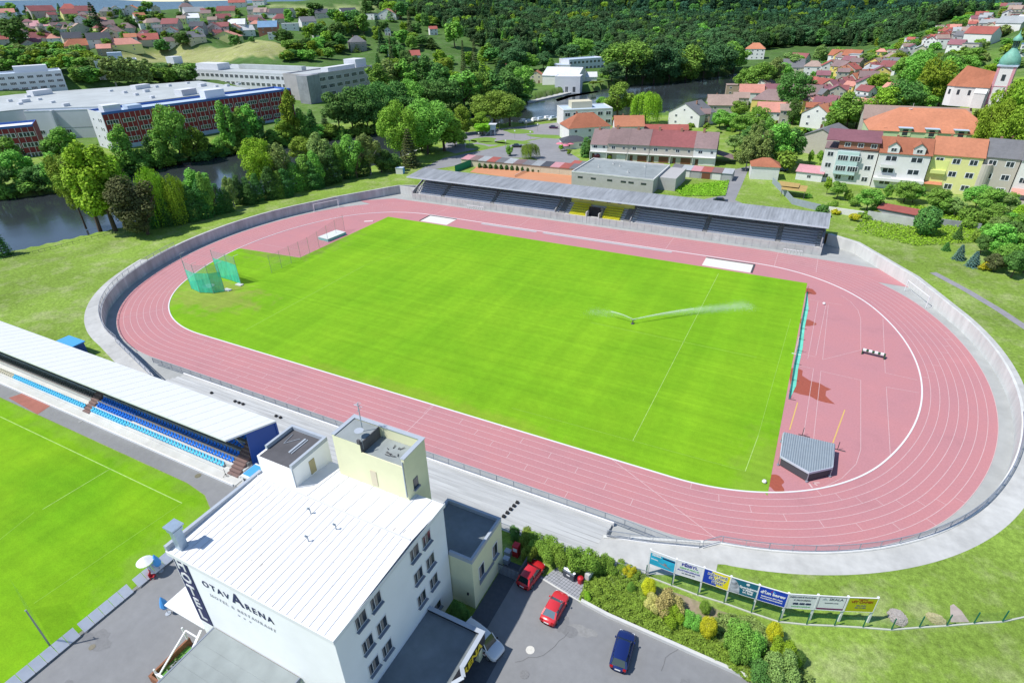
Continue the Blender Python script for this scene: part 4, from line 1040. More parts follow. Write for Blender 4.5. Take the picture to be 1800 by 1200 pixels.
# white terrace canopy on the pitch side
tc=thing('terrace_canopy','small white canopy and railed green terrace left of the hotel sign','canopy')
c0=at(290,1064,5.4);c1=at(345,1020,5.4)
mb=MB();mb.box(c0[0]-.1,13.0,c0[1],c1[1]-.4,5.3,5.45);obj('canopy_roof',mb,M_white,tc)
mb=MB()
mb.bar((11.4,-86.2,5.2),(13.1,-86.2,5.2),.12,.12);mb.bar((11.4,-86.2,5.2),(12.6,-89.9,4.75),.14,.12)
mb.bar((12.8,-85.6,5.35),(15.0,-90.0,4.9),.22,.12);mb.bar((12.2,-90,4.7),(15.0,-90,4.9),.2,.12);obj('pergola_beam',mb,M_white,tc)
mb=MB();mb.box(11.0,15.2,-89.8,-86.4,G,G+.3);obj('deck',mb,mat('deck_green',(.12,.32,.06),.9),tc)
mb=MB();mb.box(10.8,11.0,-90.2,-86.0,G,G+.95);mb.box(11.0,15.2,-90.2,-90.0,G,G+.95);obj('railing',mb,mat('brown_boards',(.25,.11,.06),.8,.3,6),tc)
for x,y in ((10.9,-86.2),(12.2,-90.0),(15.0,-90.0)):
    mb=MB();mb.box(x-.07,x+.07,y-.07,y+.07,G,5.3);obj('post',mb,M_white,tc)
# parasol with red chairs, blue parasol
def parasol(label,x,y,m_,r_=1.35,closed=False):
    t=thing('parasol',label,'parasol',(x,y,G));mb=MB();mb.tube((0,0,0),(0,0,2.5),.03);mb.lathe([(.28,0),(.28,.08),(.05,.1)],12);obj('pole',mb,M_cop,t)
    mb=MB()
    if closed: mb.lathe([(.30,1.0),(.42,1.35),(.30,1.9),(.12,2.4),(.02,2.6)],10)
    else: mb.lathe([(r_,2.15),(r_*.5,2.4),(.03,2.6)],16)
    obj('canopy',mb,m_,t)
px_,py_=at(266,1010,G);parasol('round white parasol open beside red chairs on the asphalt',px_,py_,M_white,.85)
px_,py_=at(283,1003,G);parasol('bright blue folded parasol beside the open white one',px_,py_,M_lb,closed=True)
px_,py_=at(296,1078,G);parasol('bright blue folded parasol at the corner of the railed terrace',px_,py_,M_lb,closed=True)
M_red=mat('red_plastic',(.50,.02,.03),.45)
for i,(a,b,l) in enumerate([(262,1013,'red plastic chair nearest the ad boards beside the white parasol'),(270,1016,'red plastic chair on the hotel side of the white parasol')]):
    x,y=at(a,b,G);t=thing('garden_chair',l,'chair',(x,y,G),i*2.2)
    mb=MB();mb.box(-.24,.24,-.22,.22,.40,.46);obj('seat',mb,M_red,t)
    mb=MB();mb.box(-.24,.24,.18,.24,.46,.88);obj('backrest',mb,M_red,t)
    for sx in (-.2,.2):
        for sy in (-.18,.18):
            mb=MB();mb.tube((sx,sy,0),(sx,sy,.4),.025,n=5);obj('leg',mb,M_red,t)
# ad boards seen from behind along the training pitch
M_adb=mat('board_back',(.62,.66,.74),.6,.08,1)
groups_=[(-79.2,5),(-84.9,5),(-90.4,6),(-97.2,5)]
gi=0
for (ys_,n_) in groups_:
    for i in range(n_):
        y=ys_-i*1.03
        gi+=1
        mb=MB();mb.add([(.45,y-.97,G+.20),(.45,y,G+.20),(-.30,y,G+1.02),(-.30,y-.97,G+1.02),(.50,y-.97,G+.24),(.50,y,G+.24),(-.25,y,G+1.08),(-.25,y-.97,G+1.08)],[(0,1,2,3),(7,6,5,4),(0,3,7,4),(2,1,5,6),(3,2,6,7)])
        single('ad_board',mb,M_adb,'grey-backed ad board, %s from the hotel corner in the row by the training pitch'%ordn(gi-1),'ad board','ad boards along the training pitch')
t=thing('board_rail','dark rail carrying the tilted ad boards along the training pitch','rail')
mb=MB();mb.bar((.40,-79,G+.12),(.40,-103,G+.12),.05,.05);obj('rail',mb,M_feltd,t)
for i in range(13):
    mb=MB();y=-79.1-i*2;mb.tube((.30,y,G),(-.25,y,G+.95),.03);obj('post',mb,M_feltd,t)
# lamp mast / net mast
x,y=at(92,1140,G);t=thing('net_mast','tall slanting-looking grey mast rising beside the ad boards of the training pitch','mast',(x,y,G))
mb=MB();mb.tube((0,0,0),(0,0,5.9),.09,.07);obj('pole',mb,M_post,t)
mb=MB();mb.tube((-.05,0,5.6),(-.4,.0,5.6),.04);obj('bracket',mb,M_post,t)
mb=MB();mb.add([(-.02,0,.3),(-6.5,1.5,.3),(-6.5,1.5,5.0),(-.02,0,5.6)],[(0,1,2,3)]);obj('net',mb,mat('pale_green_net',(.35,.6,.35),.9,alpha=.15),t)
t=thing('floor_lamp_stand','black music-stand like tripod at the end of the seats','stand',(*at(398,838,G),G));mb=MB();mb.tube((0,0,0),(0,0,1.4),.03)
for q in range(3): mb.tube((0,0,.6),(.45*math.cos(q*2.1),.45*math.sin(q*2.1),0),.025)
obj('tripod',mb,M_dark,t)
# planters in front of the low wing
for i,(a,b,l) in enumerate([(303,1170,'nearer flower planter at the wall of the low wing'),(318,1160,'farther flower planter at the wall of the low wing')]):
    x,y=at(a,b,G);t=thing('planter',l,'planter',(x+.4,y,G));mb=MB();mb.box(-.25,.25,-.6,.6,0,.4);obj('trough',mb,M_concg,t)
    mb=MB();r=random.Random(i)
    for q in range(60):
        c=Vector((r.uniform(-.25,.25),r.uniform(-.6,.6),.4+r.random()*.35));d=[Vector((r.gauss(0,1),r.gauss(0,1),r.gauss(0,1)))*.09 for _ in range(3)];mb.add([c+d[0],c+d[1],c+d[2]],[(0,1,2)])
    obj('flowers',mb,mat('planter_leaf',(.12,.22,.05),.8,island=.6),t)
# ---------------------------------------------------------------- parking lot
M_pav=mat('paving_dark',(.085,.095,.11),.9,.15,3);M_pav2=mat('paving_blocks',(.33,.34,.37),.9,.18,2.5)
mb=MB();mb.poly([(35.6,-125),(35.6,-63.9),(38.2,-64.2),(43.1,-65.5),(62,-66.3),(90,-67.5),(120,-125)],G+.012);struct('parking_asphalt',mb,M_asph)
mb=MB();mb.poly([(33.8,-74.6),(33.8,-64.0),(35.8,-64.0),(35.8,-74.6)],G+.02);mb.poly([(33.4,-125),(33.4,-85),(31.0,-85),(31.0,-74.6),(38.3,-74.6),(38.3,-84.5),(37,-87),(37,-125)],G+.03);struct('paved_strip',mb,M_pav)
mb=MB();mb.poly([(38.3,-64.5),(39.3,-62.1),(44.0,-62.6),(43.3,-65.4)],G+.02)
for i in range(14): pass
struct('paved_bay',mb,M_pav2)
mb=MB()
for i in range(1,16):
    f=i/16;a=(38.3+(43.3-38.3)*f,-64.5-.9*f);b=(39.3+4.7*f,-62.1-.5*f);seg(mb,a,b,.035,G+.026)
for i in range(1,8):
    f=i/8;seg(mb,(38.3+f,-64.5+2.4*f),(43.3+.7*f,-65.4+2.8*f),.035,G+.026)
struct('paving_joints',mb,M_pav)
mb=MB();kp=[(43.0,-65.5),(46,-65.85),(52,-66.0),(62,-66.3),(76,-66.9),(90,-67.5)]
mb.strip(z3(kp,G),z3(kp,G+.38));ko=[(p[0]+.02,p[1]+.32) for p in kp];mb.strip(z3(kp,G+.38),z3(ko,G+.40));mb.strip(z3(ko,G+.4),z3(ko,G));mb.quad((*kp[0],G),(*kp[0],G+.38),(*ko[0],G+.4),(*ko[0],G))
single('kerb_wall',mb,M_concw,'low white kerb wall between the parking lot and the shrub bed','kerb')
mb=MB();mb.poly([(38.1,-64.6),(43.0,-65.45),(43.0,-65.3),(38.15,-64.4)],G+.06);struct('kerb_line',mb,M_concw)
for i,(a,b,r_,c,l) in enumerate([(932,1142,.42,(.62,.6,.54),'pale round manhole cover in the middle of the parking lot'),(922,1185,.42,(.20,.20,.20),'dark round manhole cover nearest the porch in the parking lot'),(348,836,.4,(.16,.15,.10),'round manhole cover on the asphalt in front of the blue seats'),(162,1137,.3,(.2,.18,.13),'small manhole cover by the mast shadow'),(141,741,.25,(.3,.3,.3),'small manhole cover beyond the red patch')]):
    x,y=at(a,b,G);mb=MB();mb.lathe([(r_,0),(r_,.03)],18);mb.lathe([(r_*.3,.03),(r_*.3,.035)],10);single('manhole_cover',mb,mat('manhole%d'%i,c,.7,.2,6),l,'manhole cover',loc=(x,y,G+.015))
r=random.Random(5);mb=MB();md=MB()
for i in range(16):
    x=r.uniform(38,60);y=r.uniform(-86,-67.5);(mb if i%2 else md).poly(blob(x,y,r.uniform(.3,1.6),r.uniform(.2,.9),i,20,.4),G+.017+.0007*i)
for i in range(8):
    x=r.uniform(1.5,10);y=r.uniform(-98,-74);(mb if i%2 else md).poly(blob(x,y,r.uniform(.4,1.8),r.uniform(.3,1.2),i+40,20,.4),G+.017+.0007*i)
struct('asphalt_stains',mb,mat('stain_dark',(.195,.197,.2),.9,.15,3));struct('asphalt_patches',md,mat('stain_light',(.255,.255,.25),.95,.15,3))
mb=MB();r=random.Random(9)
for i in range(9):
    x=r.uniform(38,58);y=r.uniform(-84,-68);a=r.uniform(0,6.28)
    for k in range(9):
        q_=(x+.7*math.cos(a),y+.7*math.sin(a));seg(mb,(x,y),q_,.03,G+.031);x,y=q_;a+=r.uniform(-.6,.6)
struct('asphalt_cracks',mb,mat('crack',(.11,.11,.11),.95))
# bin shelter, red stall, fenced yard
x,y=at(1003,1012,G);t=thing('waste_container','dark waste container with curved silver lid beside the hedge','container',(x,y,G),math.radians(-10))
mb=MB();mb.box(-.65,.65,-.5,.5,.1,1.05);obj('body',mb,mat('container_grey',(.06,.07,.09),.5,.15,4),t)
mb=MB();pr=[(math.cos(a/8*PI)*.56,math.sin(a/8*PI)*.33+1.05) for a in range(9)]
mb.strip([(-.72,p[0],p[1]) for p in pr],[(.72,p[0],p[1]) for p in pr]);mb.smooth=True;obj('lid',mb,mat('lid_silver',(.42,.46,.52),.3,.08,3,metal=.7),t)
for sx in (-.5,.5):
    for sy in (-.4,.4):
        mb=MB();mb.lathe([(.1,0),(.1,.1)],8,0,(sx,sy,0));obj('wheel',mb,M_dark,t)
mb=MB();mb.box(-.2,.2,-.53,-.5,.55,.7);obj('label_plate',mb,M_white,t)
x,y=at(1020,1023,G);mb=MB();mb.lathe([(.28,0),(.33,.6),(.3,.75),(.05,.85)],12);single('red_bin',mb,M_red,'small red bin beside the silver-lidded container','bin',loc=(x,y,G))
x,y=at(908,975,G);t=thing('drinks_cooler','red upright cooler with white lettering behind the barred yard','cooler',(x,y,G),math.radians(0))
mb=MB();mb.box(-.35,.35,-.35,.35,0,1.7);obj('cabinet',mb,M_red,t);mb=MB();mb.box(-.25,.25,-.37,-.35,.9,1.4);obj('white_label',mb,M_white,t)
t=thing('barred_yard','small yard with vertical dark bars at the corner of the yellow annex','fence')
mb=MB()
for i in range(15): mb.box(33.8+i*.16,33.87+i*.16,-65.9,-65.84,G,G+1.5)
obj('bars',mb,M_steel,t)
mb=MB()
for i in range(16): mb.box(36.15,36.2,-65.9+i*.17,-65.83+i*.17,G,G+1.5)
obj('bars',mb,M_steel,t)
mb=MB();mb.box(33.8,36.2,-65.9,-65.84,G+1.45,G+1.52);mb.box(36.14,36.21,-65.9,-63.2,G+1.45,G+1.52);obj('rail',mb,M_feltd,t)
for i,(a,b) in enumerate(((890,988),(893,975))):
    x,y=at(a,b,G);mb=MB();mb.box(-.35,.35,-.3,.3,0,.75);mb.lathe([(.22,.75),(.22,.78)],12);single('cooling_unit',mb,M_cop,'%s grey cooling unit standing in the barred yard'%('nearer' if i==0 else 'farther'),'cooling unit',loc=(x,y,G))
mb=MB();mb.box(-.25,.25,-1.3,1.3,0,1.1);x,y=at(1043,1008,G);single('concrete_block',mb,M_concw,'long pale concrete wall block at the end of the hedge','wall',loc=(x,y,G),rz=-.25)
mb=MB();mb.box(-1.6,1.6,-.3,.3,0,.6);x,y=at(1080,1000,G);single('concrete_block',mb,M_concw,'pale rock wall stub half overgrown below the hedge fence','wall',loc=(x,y,G),rz=-.35)
# ---------------------------------------------------------------- cars
M_tyre=mat('tyre',(.015,.015,.016),.85);M_rimc=mat('rim_silver',(.35,.36,.38),.35,metal=.7);M_cglass=mat('car_glass',(.015,.03,.035),.05,spec=1.0);M_tail=mat('tail_lamp',(.35,.01,.01),.25);M_head=mat('head_lamp',(.6,.62,.65),.1);M_plate=mat('number_plate',(.7,.7,.68),.5);M_trim=mat('black_trim',(.02,.02,.022),.6)
def car(label,cat,loc,rz,paint,L=4.1,W=1.70,Hh=1.45,hood=.26,trunk=.06,kind='hatch',glass=None,stripe=None):
    """local +x is the front"""
    glass=glass or M_cglass
    t=thing('parked_car',label,cat,loc,rz,'vehicles parked by the hotel')
    x0,x1=-L/2,L/2;hw=W/2
    xs=[0,.015,.05,.12,.22,.5,.74,.86,.95,.985,1.0]
    bw=[.55,.80,.93,.985,1,1,1,.985,.90,.76,.50]
    zt=[.52,.66,.80,.86,.88,.90,.86,.80,.72,.62,.50]
    if kind=='van': zt=[.55,.8,.92,.95,.96,.98,.97,.92,.82,.7,.5]
    zb=[.36,.28,.22,.2,.2,.2,.2,.2,.22,.28,.34]
    mb=MB();mb.smooth=True;rows_=[]
    for f,b_,zt_,zb_ in zip(xs,bw,zt,zb):
        x=x0+L*f;w_=hw*b_
        sec=[(-w_*.92,zb_),(-w_,zb_+.18),(-w_*1.0,zt_-.22),(-w_*.95,zt_-.06),(-w_*.82,zt_),(0,zt_+.03),(w_*.82,zt_),(w_*.95,zt_-.06),(w_,zt_-.22),(w_,zb_+.18),(w_*.92,zb_)]
        rows_.append([(x,y,z) for y,z in sec])
    b=len(mb.v)
    for r_ in rows_: mb.v.extend(r_)
    m_=11
    for i in range(len(rows_)-1):
        for j in range(m_-1):
            mb.f.append((b+i*m_+j,b+(i+1)*m_+j,b+(i+1)*m_+j+1,b+i*m_+j+1));mb.m.append(0)
        mb.f.append((b+i*m_+m_-1,b+(i+1)*m_+m_-1,b+(i+1)*m_,b+i*m_));mb.m.append(0)
    mb.f.append(tuple(b+j for j in range(m_)));mb.m.append(0);mb.f.append(tuple(b+(len(rows_)-1)*m_+j for j in reversed(range(m_))));mb.m.append(0)
    body=obj('body',mb,paint,t)
    # cabin
    cb0=x0+L*trunk;cb1=x0+L*(1-hood)
    sl=.34 if kind=='hatch' else (.55 if kind=='sedan' else .12);sf=.62 if kind!='van' else .55
    rt0=cb0+sl;rt1=cb1-sf;zb_=.86
    if kind=='van': zb_=.93
    rw_=hw*.74;bw_=hw*.93
    P=[(cb0,-bw_*.9,zb_),(cb0,bw_*.9,zb_),(cb1,bw_*.86,zb_),(cb1,-bw_*.86,zb_),(rt0,-rw_*.93,Hh-.04),(rt0,rw_*.93,Hh-.04),(rt1,rw_*.95,Hh-.04),(rt1,-rw_*.95,Hh-.04)]
    mb=MB();mb.add(P,[(0,4,5,1),(2,6,7,3),(1,5,6,2),(3,7,4,0),(4,7,6,5)]);obj('windows',mb,glass,body)
    mb=MB();mb.smooth=True
    n=7;rr=[]
    for i in range(n):
        f=i/(n-1);x=rt0-.02+(rt1-rt0+.04)*f;w_=rw_*(.97 if 0<i<n-1 else .93);z=Hh-.03+.045*math.sin(PI*f)
        rr.append([(x,-w_,z-.07),(x,-w_*.9,z),(x,0,z+.02),(x,w_*.9,z),(x,w_,z-.07)])
    b=0
    for r_ in rr: mb.v.extend(r_)
    for i in range(n-1):
        for j in range(4): mb.f.append((b+i*5+j,b+(i+1)*5+j,b+(i+1)*5+j+1,b+i*5+j+1));mb.m.append(0)
    obj('roof',mb,paint,t)
    mb=MB()
    for s in (-1,1):
        mb.bar((cb1,s*bw_*.86,zb_),(rt1,s*rw_*.95,Hh-.06),.07,.06);mb.bar((cb0,s*bw_*.9,zb_),(rt0,s*rw_*.93,Hh-.06),.16,.08)
        xm=(rt0+rt1)/2-.1;mb.bar((xm,s*bw_*.93,zb_),(xm,s*rw_*.97,Hh-.06),.08,.05)
    obj('pillars',mb,paint,body)
    for s in (-1,1):
        for f in (.19,.80):
            x=x0+L*f
            mb=MB();mb.tube((x,s*(hw-.20),.31),(x,s*(hw+.005),.31),.31,n=16);wo=obj('wheel',mb,M_tyre,t)
            mb=MB();mb.tube((x,s*(hw-.01),.31),(x,s*(hw+.015),.31),.19,n=12);obj('rim',mb,M_rimc,wo)
        mb=MB();mb.box(x1-.42,x1-.17,s*hw*.66-.14,s*hw*.66+.14,.60,.725);obj('headlight',mb,M_head,t)
        mb=MB();mb.box(x0+.0,x0+.14,s*hw*.70-.14,s*hw*.70+.14,.62,.80);obj('tail_light',mb,M_tail,t)
        mb=MB();mb.box(cb1-.25,cb1-.10,s*(bw_+.02)-.06+s*.08,s*(bw_+.02)+.06+s*.08,.88,1.0);obj('mirror',mb,paint if kind!='van' else M_trim,t)
    mb=MB();mb.box(x0-.02,x0+.02,-.26,.26,.50,.61);obj('number_plate',mb,M_plate,t)
    mb=MB();mb.box(x1-.03,x1+.01,-.45,.45,.36,.50);obj('grille',mb,M_trim,t)
    if stripe:
        for s in (-1,1):
            mb=MB();mb.box(x0+.8,x1-.9,s*hw-.004 if s>0 else -hw-.006,s*hw+.006 if s>0 else -hw+.004,.62,.74);obj('side_stripe',mb,stripe,t)
    return t
PR=mat('car_red',(.52,.020,.028),.25,spec=.7);PR2=mat('car_light_red',(.60,.035,.045),.25,spec=.7);PB=mat('car_dark_blue',(.008,.020,.115),.2,spec=.8);PW=mat('car_white',(.72,.73,.75),.3,spec=.6)
def carat(f_,b_,z=G):
    f=at(*f_,z+.6);b=at(*b_,z+.6);cx,cy=(f[0]+b[0])/2,(f[1]+b[1])/2
    return (cx,cy,z+.012),math.atan2(f[1]-b[1],f[0]-b[0]),math.hypot(f[0]-b[0],f[1]-b[1])
l,r_,L=carat((950,986),(917,1030));car('red hatchback with black rear window parked between hedge and yellow annex','car',l,r_,PR,L=max(3.7,L),W=1.68)
l,r_,L=carat((990,1040),(960,1094));car('lighter red coupe with pale rear window on the sunny parking lot','car',l,r_,PR2,L=max(3.9,L),W=1.7,Hh=1.32,kind='sedan',hood=.29,trunk=.12,glass=mat('pale_car_glass',(.12,.17,.20),.1,spec=1))
l,r_,L=carat((1103,1110),(1086,1174));car('dark blue estate car parked alone by the kerb wall','car',l,r_,PB,L=max(4.1,L),W=1.72,Hh=1.47,trunk=.04)
p=at(862,1140,G+.7);car('white delivery van with red side stripe nosing out beside the porch','van',(p[0]-1.0,p[1]+.4,G+.012),math.radians(-12),PW,L=4.3,W=1.8,Hh=1.85,kind='van',hood=.24,trunk=.0,stripe=mat('van_stripe',(.4,.03,.03),.4))
# ---------------------------------------------------------------- billboards
posts_=[(1139,1008),(1235,1025),(1329,1040),(1424,1055),(1518,1070),(1374,1087)]
bx=[];PP=[at(x,y,G) for x,y in [(1138,1008),(1182,1025),(1229,1040),(1275,1056),(1323,1071),(1373,1086),(1423,1089),(1474,1092),(1525,1094)]]
M_yb=mat('sign_yellow',(.85,.72,.02),.5);M_olive=mat('sign_olive',(.46,.47,.01),.5);M_sblue=mat('sign_blue',(.012,.055,.42),.5);M_sea=mat('sign_sea',(.03,.42,.62),.5,.25,1.2);M_teal=mat('sign_teal',(.015,.14,.20),.5);M_pur=mat('sign_purple',(.16,.01,.10),.5);M_gtxt=mat('sign_grey_text',(.12,.13,.16),.6);M_btxt=mat('sign_blue_text',(.05,.06,.32),.6);M_gr=mat('sign_green_text',(.2,.5,.2),.6);M_brt=mat('sign_brown_text',(.30,.10,.01),.6);M_tan=mat('sign_photo',(.32,.28,.28),.6,.6,3)
BB=[]
names_=['billboard with a motor boat on turquoise sea','white billboard reading PŘIBYL in blue','yellow and blue billboard for city services','teal billboard with round photo and white slogan','deep blue billboard with white dům barev lettering','white billboard offering the board for rent','white billboard with SKALA and a purple strip','olive yellow billboard reading VÍT ČAPEK']
HB0,HB1=1.75,3.75
for i in range(8):
    a,b=PP[i],PP[i+1];v=Vector((b[0]-a[0],b[1]-a[1],0));L=v.length;ang=math.atan2(v.y,v.x)
    t=thing('billboard',names_[i]+(', farthest left of the row' if i==0 else ''),'billboard',(a[0],a[1],G),ang,'billboards in a row behind the green fence')
    for x in ([0,L] if i==7 else [0]):
        mb=MB();mb.box(x-.09,x+.09,-.02,.14,0,HB1+.05);obj('post',mb,M_white,t)
    mb=MB();mb.box(.0,L,-.08,-.03,HB0,HB1);pn=obj('panel',mb,[M_sea,M_white,M_yb,M_teal,M_sblue,M_white,M_white,M_olive][i],t)
    fr=MB();fr.box(0,L,-.10,-.02,HB1-.02,HB1+.05);fr.box(0,L,-.09,-.02,HB0-.05,HB0);fr.box(0,.06,-.10,-.02,HB0,HB1);fr.box(L-.06,L,-.10,-.02,HB0,HB1)
    if i==0: fr.box(0,L,-.095,-.02,HB1-.3,HB1-.02)
    obj('frame',fr,M_white,t)
    Y=-.09;RT=(PI/2,0,0);zc=(HB0+HB1)/2
    def T(s_,sz,m_,x,z,al='CENTER',bold=.01,sx=1): text(s_,sz,m_,pn,(x*L,Y,z),RT,ext=.006,align=al,bold=bold,sx=sx)
    def Bx(x0,x1,z0_,z1_,m_,nm='graphic',yy=.0):
        q=MB();q.box(x0*L,x1*L,Y-yy-.004,Y-yy,z0_,z1_);obj(nm,q,m_,pn)
    if i==0:
        q=MB();q.add([(.32*L,Y,zc-.25),(.86*L,Y,zc-.62),(.80*L,Y,zc-.72),(.5*L,Y,zc-.5)],[(3,2,1,0)]);q.add([(.55*L,Y-.003,zc-.38),(.7*L,Y-.003,zc-.45),(.66*L,Y-.003,zc-.18),(.57*L,Y-.003,zc-.15)],[(0,1,2,3)]);obj('boat',q,M_tan,pn)
        T('ADRIA',.32,M_white,.26,HB1-.5,bold=.02);Bx(.5,.97,HB1-.62,HB1-.42,M_navy);T('dovolena',.2,M_white,.2,zc-.1)
    if i==1:
        T('PŘIBYL',.52,M_btxt,.5,HB1-.42,bold=.02);T('ZEMNÍ PRÁCE',.30,M_gr,.5,zc+.12);T('AUTODOPRAVA',.30,M_btxt,.5,zc-.25);T('tel. 602 000 000',.2,M_gtxt,.5,zc-.62)
    if i==2:
        q=MB();q.add([(.03*L,Y,HB0+.04),(.55*L,Y,HB0+.04),(.30*L,Y,HB1-.04),(.03*L,Y,HB1-.04)],[(0,1,2,3)]);obj('blue_corner',q,M_sblue,pn)
        Y=-.10
        for dx,m_,bo in ((0,M_white,.035),(0,M_navy,.0)):
            yy=Y;
            text('MĚSTSKÉ',.46,m_,pn,(.53*L,yy-(0 if bo else .01),HB1-.5),RT,ext=.004,bold=bo);text('SLUŽBY',.46,m_,pn,(.55*L,yy-(0 if bo else .01),zc-.02),RT,ext=.004,bold=bo);text('PÍSEK',.46,m_,pn,(.57*L,yy-(0 if bo else .01),zc-.5),RT,ext=.004,bold=bo)
    if i==3:
        q=MB();q.add([(.03*L,Y,HB0+.04)]+[(.03*L+.36*L*math.cos(a_*PI/16),Y,HB0+.04+1.88*math.sin(a_*PI/16)) for a_ in range(9)],[tuple(range(10))]);obj('round_photo',q,mat('photo_grey',(.40,.42,.46),.6,.7,2.5),pn)
        q=MB();q.add([(.62*L+.17*math.cos(k*PI/8),Y-.003,HB1-.35+.17*math.sin(k*PI/8)) for k in range(16)],[tuple(range(16))]);obj('logo_disc',q,M_white,pn)
        T('Sportujeme',.36,M_white,.67,zc+.12,bold=.02);T('v Písku',.34,M_white,.67,zc-.22,bold=.02);T('na lodi',.34,M_white,.67,zc-.55,bold=.02)
    if i==4:
        T('dům barev',.50,M_white,.5,zc+.30,bold=.03);T('Budovcova 207, Písek',.22,M_white,.5,zc-.25);T('www.dumbarev-pisek.cz',.2,M_white,.5,zc-.55)
        q=MB();q.add([(.40*L,Y,HB1-.42),(.50*L,Y,HB1-.18),(.46*L,Y,HB1-.42)],[(0,2,1)]);obj('logo_red',q,M_red,pn);q=MB();q.add([(.47*L,Y,HB1-.42),(.50*L,Y,HB1-.18),(.60*L,Y,HB1-.42)],[(0,2,1)]);obj('logo_light_blue',q,M_lb,pn)
    if i==5:
        T('REKLAMNÍ PLOCHA',.27,M_gtxt,.5,HB1-.35);T('K PRONÁJMU',.26,M_gtxt,.5,HB1-.78);T('602 468 480',.33,M_navy,.52,zc-.30,bold=.03);T('www.sport-pisek.cz',.22,M_gr,.5,zc-.68)
    if i==6:
        T('SKALA',.44,M_gtxt,.62,HB1-.42,bold=.01);Bx(.05,.95,HB0+.08,HB0+.30,M_pur);T('kamenictví a stavby',.16,M_gtxt,.5,zc+.05)
        q=MB();q.add([(.14*L,Y,HB1-.55),(.34*L,Y,HB1-.55),(.24*L,Y,HB1-.25)],[(0,1,2)]);obj('logo',q,M_cop,pn)
        for (a_,b_,c_,d_) in ((.05,.95,HB1-.12,HB1-.10),(.05,.06,HB0+.3,HB1-.1),(.94,.95,HB0+.3,HB1-.1)): Bx(a_,b_,c_,d_,M_pur,'border')
    if i==7:
        T('truhlářství',.2,M_brt,.5,HB1-.22);T('VÍT ČAPEK',.42,M_brt,.5,HB1-.60,bold=.02);T('okna dveře',.2,M_gtxt,.5,zc-.1);T('602 111 222',.2,M_gtxt,.5,zc-.42)
# green mesh fence on a pale kerb
gf=thing('green_mesh_fence','green wire mesh fence on a pale kerb running past the billboards','fence')
gpts=[at(x,y,G) for x,y in [(1135,1012),(1180,1029),(1226,1046),(1272,1060),(1320,1077),(1368,1093),(1417,1098),(1466,1100),(1516,1103),(1566,1107),(1615,1103),(1663,1100),(1711,1096),(1761,1093),(1812,1082),(1870,1070)]]
M_gp=mat('green_post',(.01,.13,.08),.5);M_gm=mat('green_wire_mesh',(.02,.20,.10),.7,alpha=.16)
for (x,y) in gpts:
    mb=MB();mb.box(x-.045,x+.045,y-.045,y+.045,G,G+1.75);obj('post',mb,M_gp,gf)
mb=MB();mb.strip(z3(gpts,G+.1),z3(gpts,G+1.6));obj('mesh',mb,M_gm,gf)
mb=MB()
for a,b in zip(gpts,gpts[1:]): mb.bar((a[0],a[1],G+.06),(b[0],b[1],G+.06),.14,.16)
obj('base_kerb',mb,mat('kerb_pale',(.55,.56,.48),.8,.1,1),gf)
# stone heaps and slab
def heap(label,x,y,rx,ry,seed,n,m_):
    mb=MB();r=random.Random(seed)
    for i in range(n):
        a=r.random()*6.28;q=math.sqrt(r.random());cx,cy=rx*q*math.cos(a),ry*q*math.sin(a);s=.06+.10*r.random();z=.32*(1-q*q)+.02
        P=[Vector((cx,cy,z))+Vector((dx*s*r.uniform(.7,1.3),dy*s*r.uniform(.7,1.3),dz*s*.6)) for dx in(-1,1) for dy in(-1,1) for dz in(-1,1)]
        mb.add(P,[(0,1,3,2),(4,6,7,5),(0,4,5,1),(2,3,7,6),(0,2,6,4),(1,5,7,3)])
    single('stone_heap',mb,m_,label,'stone heap',kind='stuff',loc=(x,y,G))
x,y=at(1577,1085,G);heap('heap of grey rubble just inside the green fence',x,y,.75,.85,4,220,mat('rubble',(.36,.33,.30),.95,.3,6))
x,y=at(1645,1088,G);heap('heap of yellowish stones beside the paved slab',x,y,.75,.5,5,160,mat('rubble_yellow',(.40,.37,.20),.95,.3,6))
mb=MB();mb.poly([at(1670,1064,G),at(1676,1061,G),at(1690,1073,G),at(1704,1093,G),at(1671,1093,G)],G+.02);struct('paved_slab',mb,mat('slab',(.40,.34,.30),.95,.15,2))
# ================================================================ town
RC_={'terra':(.36,.13,.07),'orange':(.50,.20,.11),'salmon':(.58,.26,.20),'brown':(.225,.155,.15),'dkred':(.26,.085,.085),'purple':(.24,.10,.12),'grey':(.17,.17,.18),'dkgrey':(.07,.075,.09),'red':(.36,.10,.08),'tan':(.33,.24,.20),'ltgrey':(.34,.36,.37),'white':(.62,.63,.64),'blue':(.15,.27,.42),'pink':(.50,.25,.27)}
WC_={'white':(.72,.71,.68),'cream':(.60,.55,.40),'yellow':(.70,.56,.16),'grey':(.38,.38,.38),'beige':(.48,.44,.38),'tan':(.40,.31,.22),'brick':(.35,.15,.10),'green':(.50,.62,.35),'mint':(.52,.68,.66),'lime':(.66,.70,.24),'paley':(.72,.70,.30)}
def RMAT(k): return mat('roof_'+k,RC_[k],.8,.13,1.2,var2=.14,scale2=.12,rnd=.12)
def WMAT(k): return mat('render_'+k,WC_[k],.85,.06,.5,rnd=.05)
M_fpane=mat('far_window',(.035,.045,.06),.15,spec=.8)
M_chim=mat('chimney_brick',(.36,.19,.13),.9,.2,3)
M_door=mat('brown_door',(.14,.06,.035),.6);M_gdoor=mat('garage_door_brown',(.18,.07,.04),.6,.2,4)
def unit_window():
    mb=MB();mb.box(-.5,.5,-.03,.02,-.5,.5,0);mb.box(-.40,-.03,-.045,-.03,-.40,.40,1);mb.box(.03,.40,-.045,-.03,-.40,.40,1);return mb.mesh('window',[M_frame,M_fpane])
